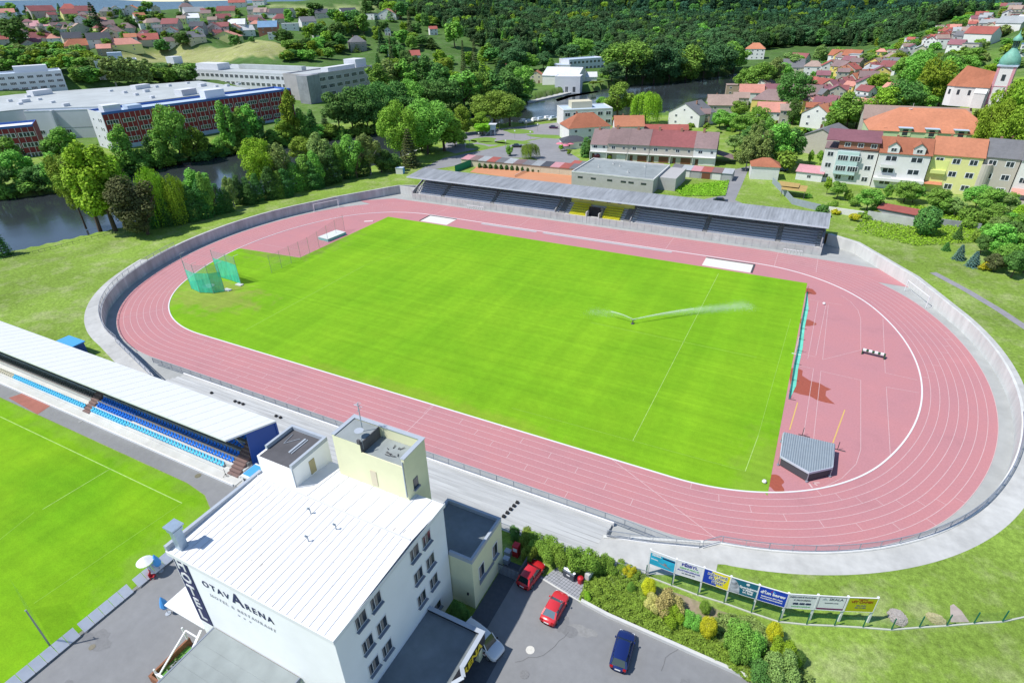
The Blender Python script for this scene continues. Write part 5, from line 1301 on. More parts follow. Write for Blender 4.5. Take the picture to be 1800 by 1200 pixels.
def unit_dark():
    mb=MB();mb.box(-.5,.5,-.04,.02,-.5,.5,0);return mb.mesh('window',[M_fpane])
UW=unit_window();UD=unit_dark()
def win(parent,x,y,z,w,h,rz=0,me=None,name='window'):
    o=bpy.data.objects.new(name,me or UW);o.location=(x,y,z);o.rotation_euler=(0,0,rz);o.scale=(w,1,h);return link(o,parent)
def depthc(x,y,z):
    return (Vector((x-CX,y-CY,z-CZ))).dot(FV)
HOUSES=[]
def build_house(name,label,cat,loc,rz,W,D,hw,rise,kind,roof,wall,group=None,wins=2,storeys=2,chim=1,wallobj=None,sill=1.0,back=True):
    """local x along the front, y to the back, origin front centre on the ground; ridge: 'x' along the front, 'y' gable to the front, 'hip','flat','shed'"""
    t=thing(name,label,cat,loc,rz,group)
    m_=WMAT(wall);mr=RMAT(roof);x0,x1=-W/2,W/2;e=.35
    mb=MB();mb.box(x0,x1,0,D,-2.5,hw)
    if kind=='x': mb.add([(x0,0,hw),(x0,D,hw),(x0,D/2,hw+rise),(x1,0,hw),(x1,D,hw),(x1,D/2,hw+rise)],[(0,2,1),(3,4,5)])
    if kind=='y': mb.add([(x0,0,hw),(x1,0,hw),(0,0,hw+rise),(x0,D,hw),(x1,D,hw),(0,D,hw+rise)],[(0,1,2),(3,5,4)])
    obj('wall',mb,m_,t)
    mb=MB()
    if kind=='x':
        k=rise/(D/2);th=.14
        for s in (0,1):
            ya,yb=(-e,D/2) if s==0 else (D+e,D/2);za,zb=hw-e*k+.04,hw+rise+.04
            mb.add([(x0-e,ya,za),(x1+e,ya,za),(x1+e,yb,zb),(x0-e,yb,zb),(x0-e,ya,za+th),(x1+e,ya,za+th),(x1+e,yb,zb+th),(x0-e,yb,zb+th)],[(0,1,2,3),(7,6,5,4),(0,4,5,1),(1,5,6,2),(3,7,4,0)])
    elif kind=='y':
        k=rise/(W/2);th=.14
        for s in (0,1):
            xa,xb=(x0-e,0) if s==0 else (x1+e,0);za,zb=hw-e*k+.04,hw+rise+.04
            mb.add([(xa,-e,za),(xa,D+e,za),(xb,D+e,zb),(xb,-e,zb),(xa,-e,za+th),(xa,D+e,za+th),(xb,D+e,zb+th),(xb,-e,zb+th)],[(0,1,2,3),(7,6,5,4),(0,4,5,1),(3,2,6,7),(0,3,7,4)])
    elif kind=='hip':
        q=min(D,W)/2;ra=(x0+q*.9,D/2);rb=(x1-q*.9,D/2)
        if W<D: ra=(0,q);rb=(0,D-q)
        z=hw+rise
        P=[(x0-e,-e,hw),(x1+e,-e,hw),(x1+e,D+e,hw),(x0-e,D+e,hw),(*ra,z),(*rb,z)]
        if W>=D: mb.add(P,[(0,1,5,4),(1,2,5),(2,3,4,5),(3,0,4)])
        else: mb.add(P,[(0,1,4),(1,2,5,4),(2,3,5),(3,0,4,5)])
    elif kind=='flat':
        mb.box(x0-.15,x1+.15,-.15,D+.15,hw,hw+.25)
    elif kind=='shed':
        mb.add([(x0-e,-e,hw),(x1+e,-e,hw),(x1+e,D+e,hw+rise),(x0-e,D+e,hw+rise),(x0-e,-e,hw+.12),(x1+e,-e,hw+.12),(x1+e,D+e,hw+rise+.12),(x0-e,D+e,hw+rise+.12)],[(7,6,5,4)[::-1],(0,4,7,3),(1,2,6,5),(0,1,5,4)])
    ro=obj('roof',mb,mr,t)
    if kind!='flat':
        for i in range(chim):
            cx=x0+W*(.3+.4*i);cy=D*.55 if kind!='y' else D*.5
            if kind=='y': cx=W*.12
            zt=hw+rise+.5;mb=MB();mb.box(cx-.28,cx+.28,cy-.28,cy+.28,hw+rise*.4,zt);mb.box(cx-.34,cx+.34,cy-.34,cy+.34,zt,zt+.1);obj('chimney',mb,M_chim,ro)
    if wins:
        sh=hw/storeys
        for s in range(storeys):
            for i in range(wins):
                x=x0+W*(i+.5)/wins
                if s==0 and i==wins//2 and storeys>1 and W<14:
                    mb=MB();mb.box(x-.5,x+.5,-.05,0,0,2.05);obj('door',mb,M_door,t);continue
                win(t,x,-.01,s*sh+sh*.55,min(1.3,W/wins*.6),sh*.42)
        # side windows on the right flank
        for s in range(storeys): win(t,x1+.01,D*.5,s*sh+sh*.55,1.1,sh*.42,PI/2)
        if kind=='y' and rise>1.8: win(t,0,-.01,hw+rise*.35,1.0,.9)
    return t
TOWARDS=math.atan2(CX,1) # unused
def face_rot(x,y,rel=0.0):
    """rotation that turns a front (local -y) towards the stadium side"""
    return math.atan2(CY-y,CX-x)+PI/2+math.radians(rel)
def house_px(px_,py_,wpx,kind,roof,wall,rel=0,st=2,label=None,group=None,dr=.75,name='house',wins=2,chim=1,rise=None,hw=None,cat='house'):
    h=hit(px_,py_)
    if h is None: return
    c=depthc(*h);W=wpx*c/FPX;D=W*dr if W<16 else min(W*dr,13)
    hh=hw if hw else 2.8*st
    t=build_house(name,label,cat,(h[0],h[1],h[2]),face_rot(h[0],h[1],rel),W,D,hh,rise if rise is not None else min(D,W)*.38,kind,roof,wall,group,wins,st,chim)
    HOUSES.append((h[0],h[1],max(W,D)))
    return t
CN={'terra':'terracotta','orange':'orange','salmon':'salmon pink','brown':'brown','dkred':'dark red','purple':'purplish','grey':'grey','dkgrey':'dark grey','red':'red','tan':'tan','ltgrey':'light grey','white':'white','blue':'blue','pink':'pink'}
WN={'white':'white','cream':'cream','yellow':'yellow','grey':'grey','beige':'beige','tan':'tan','brick':'brick','green':'green','mint':'mint','lime':'lime','paley':'pale yellow'}
def row_houses(rows,where,group):
    for nm,R in rows:
        R=sorted(R,key=lambda r:r[0])
        for i,r_ in enumerate(R):
            x,y,w_,k,ro,wa=r_[:6];rel=r_[6] if len(r_)>6 else RND.uniform(-25,25)
            lab='%s house, %s roof, %s from left in the %s %s'%(WN[wa],CN[ro],ordn(i),nm,where)
            house_px(x,y,w_,k,ro,wa,rel,label=lab,group=group)
row_houses([('highest row',[(18,33,20,'x','salmon','white'),(60,30,16,'x','pink','white'),(80,30,40,'x','dkred','beige'),(125,26,28,'hip','red','white'),(153,30,28,'x','dkred','white'),(207,29,24,'y','brown','white'),(233,27,22,'y','orange','white'),(276,24,14,'y','brown','cream'),(330,22,22,'hip','brown','beige'),(346,31,34,'x','ltgrey','white'),(398,29,32,'x','dkred','paley'),(418,14,28,'x','red','white'),(455,10,20,'x','pink','white')]),
 ('second row',[(8,57,20,'x','brown','tan'),(58,64,26,'x','brown','beige'),(72,57,30,'x','pink','white'),(112,59,27,'x','brown','cream'),(145,61,34,'y','tan','beige'),(192,54,24,'x','brown','beige'),(222,60,28,'hip','brown','beige'),(264,52,28,'flat','ltgrey','white',10),(300,54,28,'x','dkred','beige'),(340,42,24,'shed','white','white'),(347,58,24,'x','dkgrey','grey'),(376,60,27,'y','dkred','white'),(418,54,28,'x','white','white'),(446,47,16,'x','dkred','white'),(180,48,20,'x','salmon','cream')]),
 ('third row',[(8,80,18,'x','red','beige'),(36,70,22,'x','brown','white'),(76,77,32,'x','dkred','beige'),(100,78,24,'hip','salmon','white'),(133,80,30,'x','dkgrey','cream'),(178,82,36,'x','dkgrey','white'),(196,70,24,'y','salmon','cream'),(258,82,44,'x','red','cream'),(303,66,20,'y','red','white'),(306,84,20,'x','brown','white'),(350,77,30,'x','grey','cream'),(437,64,26,'x','white','white')]),
 ('lowest row',[(147,93,50,'hip','terra','tan'),(186,98,22,'x','salmon','tan'),(222,91,56,'hip','salmon','paley',12),(398,76,46,'y','salmon','paley',-20)])],
 'on the hillside','houses on the hillside beyond the factories')
row_houses([('upper band',[(455,43,14,'x','brown','white'),(493,33,44,'x','dkgrey','white'),(498,43,26,'hip','dkred','cream'),(472,60,32,'x','blue','brick'),(511,54,28,'flat','white','white'),(545,50,26,'x','grey','white'),(566,33,22,'x','dkgrey','beige'),(617,33,28,'x','dkgrey','white'),(620,50,27,'flat','grey','brick'),(650,35,18,'flat','grey','white'),(680,35,34,'y','salmon','white'),(700,33,16,'y','orange','cream')]),
 ('lower band',[(573,75,28,'flat','white','white'),(682,63,10,'y','dkgrey','white'),(690,101,16,'flat','ltgrey','white'),(727,110,26,'x','red','white'),(763,62,14,'x','red','white'),(830,50,24,'x','grey','white'),(895,126,12,'x','red','white'),(480,70,14,'flat','white','white')])],
 'below the forest','villas below the forest')
XR=random.Random(77);EX=[[],[],[]]
cols=['dkred','brown','red','salmon','tan','grey','orange','brown','dkred','purple']
for i in range(54):
    x=XR.uniform(0,470);y=XR.uniform(24,92);
    if 205<x<480 and y>78: continue
    EX[0 if y<44 else 1 if y<66 else 2].append((x,y,XR.uniform(13,24),XR.choice(['x','x','hip','y']),XR.choice(cols),XR.choice(['white','white','cream','beige','paley'])))
row_houses([('upper gardens',EX[0]),('middle gardens',EX[1]),('lower gardens',EX[2])],'on the hillside','houses on the hillside beyond the factories')
EX=[[],[]]
for i in range(40):
    t_=XR.random();x=1560+t_*235;y=112-t_*85+XR.uniform(-14,16)
    EX[0 if x<1680 else 1].append((x,y,XR.uniform(11,20),XR.choice(['x','x','y','flat']),XR.choice(['red','tan','purple','grey','salmon','ltgrey']),XR.choice(['white','white','cream','beige'])))
row_houses([('first cluster',EX[0]),('second cluster',EX[1])],'up the right-hand slope','houses on the slope behind the church')
EX=[]
for i in range(34):
    x=XR.uniform(1395,1560);y=XR.uniform(112,225)-max(0,(x-1500))*.4
    EX.append((x,y,XR.uniform(18,30),XR.choice(['x','y','y','x']),XR.choice(['terra','salmon','brown','dkred','purple','red']),XR.choice(['white','cream','yellow','beige','white']),XR.choice([-48,-40,5,-25])))
row_houses([('crowded lanes',EX)],'of the town','houses of the riverside town')
# the house with scaffolding
h=hit(632,92);c=depthc(*h)
t=house_px(632,92,28,'hip','grey','grey',10,3,label='grey hip-roofed house wrapped in scaffolding among the garden trees',dr=.9)
W=28*c/FPX
for s in range(4):
    mb=MB();mb.bar((-W/2-.8,-.9,1.8*s+1.5),(W/2+.8,-.9,1.8*s+1.5),.5,.08);mb.bar((W/2+.9,-.9,1.8*s+1.5),(W/2+.9,W*.9,1.8*s+1.5),.5,.08);obj('scaffold_deck',mb,WMAT('tan'),t)
for q in range(5):
    x=-W/2-.8+(W+1.6)*q/4;mb=MB();mb.tube((x,-1.1,0),(x,-1.1,8.4),.06,n=4);obj('scaffold_pole',mb,M_steel,t)
row_houses([('farthest row',[(1388,134,42,'x','grey','cream',5),(1427,133,30,'hip','tan','white',0),(1462,128,20,'x','brown','beige',-30),(1486,122,20,'x','purple','yellow',-30),(1506,113,34,'flat','ltgrey','white',-15),(1498,126,20,'x','brown','tan',-30),(1531,131,34,'y','yellow' if False else 'tan','yellow',-35),(1522,141,22,'shed','ltgrey','white',-35),(1548,128,20,'x','grey','beige',-30),(1473,142,24,'y','orange','yellow',-35),(1560,118,22,'hip','tan','white',-20),(1545,108,16,'hip','salmon','yellow',0)]),
 ('street row',[(1508,152,30,'y','red','beige',-48),(1492,157,26,'y','terra','beige',-48),(1474,164,26,'y','dkred','cream',-48),(1452,172,34,'y','purple','cream',-48),(1436,178,26,'y','purple','white',-48),(1520,168,34,'y','purple','white',5),(1408,188,50,'x','brown','cream',-10),(1430,186,26,'x','grey','tan',-42)]),
 ('middle row',[(1332,168,38,'y','brown','white',-25),(1318,182,40,'x','salmon','white',5),(1356,178,30,'x','purple','white',5),(1347,198,56,'hip','brown','yellow',-10),(1366,196,24,'x','brown','yellow',5),(1290,168,28,'flat','tan','tan',5),(1505,193,20,'flat','ltgrey','white',-20),(1526,203,24,'y','salmon','white',-20),(1300,192,26,'x','tan','beige',5),(1268,206,50,'x','tan','beige',8),(1234,222,22,'x','brown','tan',5)]),
 ('nearest row',[(1352,220,46,'x','salmon','white',5),(1384,218,30,'x','tan','beige',8),(1430,226,54,'y','orange','white',-28),(1440,206,34,'x','purple','white',-20)])],
 'of the town','houses of the riverside town')
t=house_px(1325,105,32,'hip','orange','white',0,3,label='white villa with orange mansard roof alone at the forest edge above the river',wins=4)
# houses far up the right slope
for i in range(7):
    house_px(1622+i*7.5,87-i*2.3,11,'y','red','white',-35,2,label='narrow white house with red roof, %s from the left in the terrace up the slope'%ordn(i),group='terraced houses high up the slope',wins=1,dr=2.0)
row_houses([('upper slope',[(1655,62,30,'flat','tan','white',-30),(1682,80,22,'x','grey','grey',-30),(1697,68,14,'x','grey','white',-30),(1673,97,24,'x','purple','white',-20),(1700,98,26,'flat','grey','beige',-20),(1762,26,14,'x','dkred','tan',0),(1724,45,12,'x','dkgrey','white',0),(1797,30,16,'x','ltgrey','white',-40),(1790,50,14,'x','white','white',-30),(1798,100,16,'flat','blue','white',0)])],
 'behind the church','houses on the slope behind the church')
t=house_px(1712,82,46,'x','red','white',-30,2,label='large plain white building with red roof on the slope left of the church tower',hw=7,wins=0,dr=.6)
t=house_px(1766,60,42,'x','ltgrey','white',-30,2,label='large white gabled building half behind the green church dome',hw=6,wins=0,dr=.6)
# ---------------------------------------------------------------- box buildings defined by their front line
def block(name,label,P0,P1,depth,z0,h,wall,roof,cat='building',rows=0,cols=0,ww=None,wh=None,side_cols=0,par=.5,coping=None,group=None,skiprow=0,winmesh=None,zf=None):
    v=Vector((P1[0]-P0[0],P1[1]-P0[1],0));L=v.length;a=math.atan2(v.y,v.x)
    t=thing(name,label,cat,(P0[0],P0[1],z0),a,group)
    mb=MB();mb.box(0,L,0,depth,-3,h-par);obj('wall',mb,wall,t)
    mb=MB();mb.box(.3,L-.3,.3,depth-.3,h-par,h-par+.08);obj('roof',mb,roof,t)
    mb=MB();e=.06
    mb.box(-e,L+e,-e,.3,h-par,h);mb.box(-e,L+e,depth-.3,depth+e,h-par,h);mb.box(-e,.3,.3,depth-.3,h-par,h);mb.box(L-.3,L+e,.3,depth-.3,h-par,h);obj('parapet',mb,coping or wall,t)
    if rows:
        sh=(h-par-.3)/rows;W_=ww or L/cols*.7;hh=wh or sh*.5
        for s in range(rows):
            for i in range(cols): win(t,(i+.5)*L/cols,-.01,s*sh+sh*.58,W_,hh,0,winmesh)
            for i in range(side_cols): win(t,L+.01,(i+.5)*depth/side_cols,s*sh+sh*.58,min(W_,depth/side_cols*.7),hh,PI/2,winmesh)
    return t,L
def ribbon_mesh(n=4):
    mb=MB();mb.box(-.5,.5,-.05,.02,-.5,.5,0)
    for i in range(n): mb.box(-.47+i*.94/n+.02,-.47+(i+1)*.94/n-.02,-.07,-.05,-.42,.42,1)
    return mb.mesh('window',[M_frame,M_fpane])
UR=ribbon_mesh(4)
M_facr=mat('factory_red_cladding',(.23,.022,.030),.6,.18,1.0,var2=.1,scale2=.1);M_facw=mat('factory_white',(.64,.65,.68),.8,.05,.3);M_facroof=mat('factory_roof',(.43,.46,.46),.85,.09,.15,var2=.12,scale2=.04);M_blue_trim=mat('blue_trim',(.05,.13,.42),.6);M_lbr=mat('pale_blue_roof',(.46,.55,.66),.7,.04,.3)
# red-clad factory by the river
RF0=(-226,57.5);RF1=(-205.5,147.5)
t,L=block('factory','long red-clad factory block with white roof edge facing the river',RF0,RF1,16,0,17.2,M_facr,M_lbr,par=1.0,coping=M_blue_trim)
nb_=14
for s in range(4):
    for i in range(nb_):
        if s==0: continue
        win(t,(i+.5)*L/nb_,-.05,1.2+s*3.9,L/nb_*.74,1.75,0,UR)
for i in range(nb_*3+1):
    mb=MB();mb.box(i*L/(nb_*3)-.07,i*L/(nb_*3)+.07,-.18,-.07,3.2,16.1);obj('cladding_rib',mb,M_facw,t)
mb=MB();mb.box(-.1,0,-.1,16,-2,17.3);mb.box(-.12,-.1,0,16,0,17.2);obj('end_wall',mb,M_facw,t)
for s in range(4):
    for q in range(2): win(t,-.14,3+q*2.4,2.5+s*3.7,1.3,1.6,-PI/2)
for q in (0,1,2,3): win(t,-.14,12,2.5+q*3.7,1.2,1.0,-PI/2)
mb=MB();mb.box(0,L,-.6,0,-2,3.2);obj('plinth',mb,M_lbr,t)
mb=MB();mb.box(2,9,2,8,16.3,19.5);obj('roof_housing',mb,M_facw,t)
mb=MB();mb.box(12,18,3,9,16.3,18.2);obj('roof_housing',mb,M_lbr,t)
mb=MB();mb.box(50,60,8,14,16.3,20);obj('roof_housing',mb,M_facw,t)
# great hall behind it
hz_=15.2
def A15(x,y): return at(x,y,hz_)
HP=[at(40,193,hz_),at(118,190,hz_),at(190,188,hz_),at(440,157,hz_),at(350,143,hz_),at(120,160,hz_),at(-120,178,hz_),at(-80,205,hz_)]
t=thing('factory_hall','huge factory hall with flat pale roof dotted with rooflights','building')
mb=MB();mb.prism(HP,-2,hz_-.3);obj('wall',mb,M_facw,t)
mb=MB();mb.prism([(p[0]*1.0,p[1]*1.0) for p in HP],hz_-.3,hz_+.25);obj('roof',mb,M_facroof,t)
for (x,y,a,b,hh) in [(248,157,9,5,2.2),(72,168,10,6,2.6),(328,168,9,6,3),(45,181,4,3,1.6),(258,163,3,2,1.5),(220,165,2,2,1.2),(275,155,2,2,1.2),(298,153,2,2,1.2),(356,153,4,3,1.6),(240,169,2,2,1.2),(268,174,2,2,1.2),(18,180,2,2,1.2),(50,172,2,2,1),(93,182,2,2,1),(117,188,3,2,1.4),(195,162,2,2,1),(330,148,2,2,1),(400,153,2,2,1.2),(380,154,2,2,1),(70,177,2,2,1),(36,185,2,2,1),(420,150,2,2,1)]:
    q=at(x,y,hz_);mb=MB();mb.box(q[0]-b/2,q[0]+b/2,q[1]-a/2,q[1]+a/2,hz_+.25,hz_+.25+hh);obj('rooflight',mb,M_facw,t)
# stepped left front of the hall with windows
P0=at(42,196,14);P1=at(118,190,14)
Pa=(HP[0][0]+3,HP[0][1]-1.5);Pb=(HP[2][0]+3,HP[2][1]-1.5)
t,L=block('factory_annex','white windowed front of the great hall left of the red block',Pa,Pb,5,0,14.9,M_facw,M_lbr,par=.4)
for s,z in ((1,5.2),(0,1.4)):
    for i in range(3): win(t,4+i*6.2,-.01,z,4.6,1.8,0,UR)
mb=MB();mb.box(13,13.9,-2.2,0,3,15.0);obj('fin',mb,M_facw,t)
mb=MB();mb.box(14,L,-.05,0,6.8,7.0);obj('band',mb,M_concg,t)
# second red block at the picture's left edge
Qa=(-262,18);Qb=(-247,40)
t,L=block('factory','red-clad factory wing with white roof at the left border of the picture',(-268,6),(-246.5,39.5),14,0,14.2,M_facr,M_roofw,par=.9,coping=M_blue_trim)
for s in range(3):
    for i in range(6): win(t,(i+.5)*L/6,-.05,2.0+s*4.2,L/6*.86,1.9,0,UR)
for i in range(19):
    mb=MB();mb.box(i*L/18-.07,i*L/18+.07,-.18,-.07,.5,13.2);obj('cladding_rib',mb,M_facw,t)
mb=MB();mb.box(L,L+.1,0,14,-1,14.2);obj('end_wall',mb,M_facr,t)
# white office block behind the hall, far left
a0=at(-40,163,0);a1=at(128,158,0);top=(-495,198)
def blk(a,b,D,yt):
    p=cpt(*a,D);q=cpt(*b,D);h_=1.0
    while proj(p[0],p[1],p[2]+h_)[1]>yt and h_<60: h_+=.2
    return (p[0],p[1]),(q[0],q[1]),p[2],h_
_a,_b,_z,_h=blk((-30,168),(122,164),462,134)
t,L=block('office_block','white two-storey office block behind the hall roof at far left',_a,_b,20,_z,_h,M_facw,M_lbr,rows=3,cols=9,side_cols=2,par=.8,winmesh=UR)
mb=MB();mb.box(L-22,L-6,4,12,_h-1,_h+3);obj('roof_housing',mb,M_facw,t)
# tall narrow white block between poplars
_a,_b,_z,_h=blk((182,158),(256,156),475,108)
t,L=block('office_block','grey-white tower block half hidden by poplars behind the hall',_a,_b,14,_z,_h,M_facw,M_facroof,rows=4,cols=8,par=.8)
mb=MB();mb.box(8,16,3,10,_h-1,_h+4);obj('roof_housing',mb,M_lbr,t)
# second factory: long white wing, grey end, windowed face
FC=(-232,196);FD=(-228,254)
t,L=block('factory','grey-white factory with square windows on its river face',(-231,191),(-231,249),24,0,19.0,mat('factory_pinkgrey',(.47,.44,.44),.85,.1,.3),M_facroof,par=.8)
for s in range(4):
    for i in range(7):
        if (s==1 and i in (2,3)) or (s==0 and i>3): continue
        win(t,5+(i+.5)*(L-6)/7,-.01,2.2+s*4.4,(L-6)/7*.72,2.5,0,UR)
mb=MB();mb.box(-.1,0,0,24,-1,18.9);mb=MB();mb.box(-6,-.1,-1.5,7,0,18.8);mb.box(-.1,4.5,-1.6,-.05,0,18.9);obj('stair_block',mb,M_concg,t)
mb=MB();mb.box(L-12,L-1,4,14,18.2,23.5);mb.box(18,44,3,9,18.2,21);obj('roof_housing',mb,M_facw,t)
t,L=block('factory_wing','long white factory wing with four rows of windows running away from the river',(-352,196),(-237.2,194),38,0,18.6,M_facw,M_facroof,rows=4,cols=24,par=.8,winmesh=UR)
mb=MB();mb.box(4,26,6,16,18,22);obj('roof_housing',mb,M_facw,t)
mb=MB();mb.box(30,90,20,24,18,20.6);obj('roof_housing',mb,M_facroof,t)
t,L=block('factory_wing','white office cube at the far end of the long factory wing',(-395,196),(-352.5,196),22,0,19.5,M_facw,M_facroof,rows=4,cols=5,par=.8,winmesh=UR)
mb=MB();mb.box(22,30,2,9,19,26);obj('roof_housing',mb,M_facw,t)
# low flat sheds between the trees on the far bank
for (a,b,d,l) in [((690,146),(760,152),20,'long low shed roof among trees right of the second factory'),((765,150),(815,146),16,'low grey shed behind the tall riverside trees')]:
    p,q=at(*a,0),at(*b,0);block('shed',l,p,q,d,0,5,M_facw,M_lbr,par=.3)
# hydro plant
h0=at(1016,168,0);h1=at(1040,158,0)
g='buildings of the white river power plant'
p0,p1=at(942,157,1),at(1018,163,1)
build_house('power_house','big white gabled power plant hall with blank walls beside the weir','building',(-117,309,1),math.radians(4),26,22,8.5,4.5,'x','white','white',g,0,1,1)
t,L=block('power_annex','plain white cube in front of the power plant hall',(-113.5,292),(-97,296),13,0,11,M_facw,M_roofw,par=.3);
for i,x in enumerate((3,8,13)): win(t,x,-.02,3.0,2.2,4.2)
pA,pB=at(1000,127,2),at(1062,122,2)
t,L=block('plant_office','long white two-storey plant office with many small windows',pA,pB,16,2,9.5,M_facw,M_lbr,rows=2,cols=9,par=.5,side_cols=2)
pA,pB=at(972,128,2),at(1002,128,2)
t,L=block('plant_office','low white flat wing left of the long plant office',pA,pB,14,2,6,M_facw,M_lbr,rows=1,cols=3,par=.4)
house_px(942,147,22,'y','orange','cream',-10,2,label='orange-roofed cream house left of the white power plant')
house_px(1037,143,24,'x','white','white',5,1,label='small white shed right of the white power plant',wins=0,chim=0)
house_px(1075,127,16,'flat','ltgrey','white',5,1,label='tiny white kiosk at the edge of the riverside woods',wins=1)
mb=MB();q=[at(x,y,.3) for x,y in [(976,176),(1000,168),(1050,161),(1052,163),(1004,172),(980,180)]];mb.prism(q,-3,.6);single('weir',mb,M_conc,'white concrete weir crossing the river at the power plant','weir')
mb=MB();q=[at(x,y,0) for x,y in [(925,178),(980,165),(1052,150),(1055,153),(984,171),(928,184)]];mb.prism(q,-4,1.2);single('quay_wall',mb,M_conc,'grey quay wall below the white power plant','wall')
# ---------------------------------------------------------------- blue-white riverside building and neighbours
t,L=block('boathouse','white and pale blue flat-roofed building beside the parked motor boats',(-56.5,169.5),(-37,183),15,G,8.0,WMAT('white'),M_lbr,rows=2,cols=6,par=.4,side_cols=2)
mb=MB();mb.box(5,15,5,12,7.6,10.6);obj('roof_room',mb,WMAT('cream'),t)
def house_at(label,x,y,w_,kind,ro,wa,rel,st=2,D=None,z=G,name='house',**k):
    pass
house_px(1036,248,76,'hip','terra','white',20,2,label='white house with big rusty brown hip roof behind the terraced row',dr=.7,wins=3)
house_px(1105,246,50,'x','orange','white',8,2,label='house with bright orange roof behind the middle of the terraced row',wins=2)
house_px(1168,240,78,'x','red','white',6,1,label='long low house with red roof behind the terraced row',wins=0,chim=0,dr=.3,rise=1.6)
house_px(1200,222,62,'y','grey','white',-32,2,label='white gabled house with grey roof between willow and river',dr=1.4,rise=4.5)
t=house_px(1010,262,42,'hip','dkgrey','white',12,1,label='grey hip-roofed pavilion with pink parasols at the bend of the road',wins=2,chim=0,rise=1.8)
for i,(a,b) in enumerate(((984,262),(993,265),(1002,262))):
    x,y=at(a,b,G);tt_=thing('parasol','pink parasol in front of the pavilion, %s from the left'%ordn(i),'parasol',(x,y,G),0,'pink parasols of the pavilion')
    mb=MB();mb.tube((0,0,0),(0,0,2.4),.04,n=5);obj('pole',mb,M_steel,tt_);mb=MB();mb.lathe([(1.7,2.1),(.8,2.5),(.03,2.7)],8);obj('canopy',mb,mat('pink_cloth',(.62,.20,.26),.8),tt_)
# terraced row of five plus end house
RX=[at(1037,279,G),at(1066,281,G),at(1102,283,G),at(1139,285,G),at(1177,287,G),at(1216,290,G),at(1256,292,G)]
rt=['grey','purple','purple','dkred','dkred','purple'];rtc=['brown','brown','tan','dkred','dkred','tan'];walls_=['white','beige','beige','beige','beige','white']
x0_,y0_=RX[0];x1_,y1_=RX[-1];aa=math.atan2(y1_-y0_,x1_-x0_)
for i in range(6):
    a,b=RX[i],RX[i+1];W=math.hypot(b[0]-a[0],b[1]-a[1]);m_=((a[0]+b[0])/2,(a[1]+b[1])/2)
    hw=6.2 if i else 5.6
    lab=['white end house of the terraced row nearest the green conifer','beige terraced house with brown roof, second of the row','beige terraced house with brown roof, third of the row','beige terraced house with dark red roof, fourth of the row','beige terraced house with dark red roof, fifth of the row','white terraced house with black gable end closing the row'][i]
    t=thing('terraced_house',lab,'house',(m_[0],m_[1],G),aa,'terraced houses with garages')
    D=13;x0,x1=-W/2,W/2;rise=4.2
    mb=MB();mb.box(x0,x1,0,D,-.3,hw);mb.add([(x0,0,hw),(x0,D,hw),(x0,D/2,hw+rise),(x1,0,hw),(x1,D,hw),(x1,D/2,hw+rise)],[(0,2,1),(3,4,5)]);obj('wall',mb,WMAT(walls_[i]),t)
    mb=MB();k=rise/(D/2);mb.add([(x0-.02,-.5,hw-.5*k),(x1+.02,-.5,hw-.5*k),(x1+.02,D/2,hw+rise),(x0-.02,D/2,hw+rise),(x1+.02,D+.4,hw-.4*k),(x0-.02,D+.4,hw-.4*k)],[(0,1,2,3),(3,2,4,5)])
    mb.v=[(a_,b_,c_+.12) for a_,b_,c_ in mb.v];ro=obj('roof',mb,RMAT(['brown','brown','brown','dkred','dkred','tan'][i]) if i!=5 else RMAT('brown'),t)
    mb=MB();mb.box(-W*.18-.4,-W*.18+.4,D*.45,D*.45+.6,hw+rise-1,hw+rise+1.1);obj('chimney',mb,M_chim,ro)
    win(t,x0+W*.3,-.01,4.6,1.6,1.15);win(t,x0+W*.8,-.01,4.6,1.0,1.0)
    mb=MB();mb.box(x0+W*.48,x0+W*.92,-.06,0,0,2.2);obj('garage_door',mb,[WMAT('white'),WMAT('white'),M_gdoor,M_gdoor,M_gdoor,WMAT('white')][i],t)
    mb=MB();mb.box(x0+W*.12,x0+W*.26,-.05,0,0,2.1);obj('door',mb,M_door,t)
    mb=MB();mb.box(x0+.1,x0+W*.98,-.9,0,2.75,2.95);mb.box(x0+.0,x0+.15,-.9,0,0,2.9);obj('porch_wall',mb,WMAT('white'),t)
    if i==5:
        mb=MB();mb.add([(x1+.03,-.4,hw-.3),(x1+.03,D,hw-.3),(x1+.03,D/2,hw+rise)],[(0,1,2)]);mb.box(x1+.02,x1+.12,2,D,2.5,hw);obj('dark_gable',mb,mat('dark_gable',(.05,.03,.03),.8),t)
        mb=MB();mb.add([(x1+.2,3,3.4),(x1+6,3,2.0),(x1+6,11,2.0),(x1+.2,11,3.4)],[(0,1,2,3)]);obj('lean_to',mb,RMAT('brown'),t)
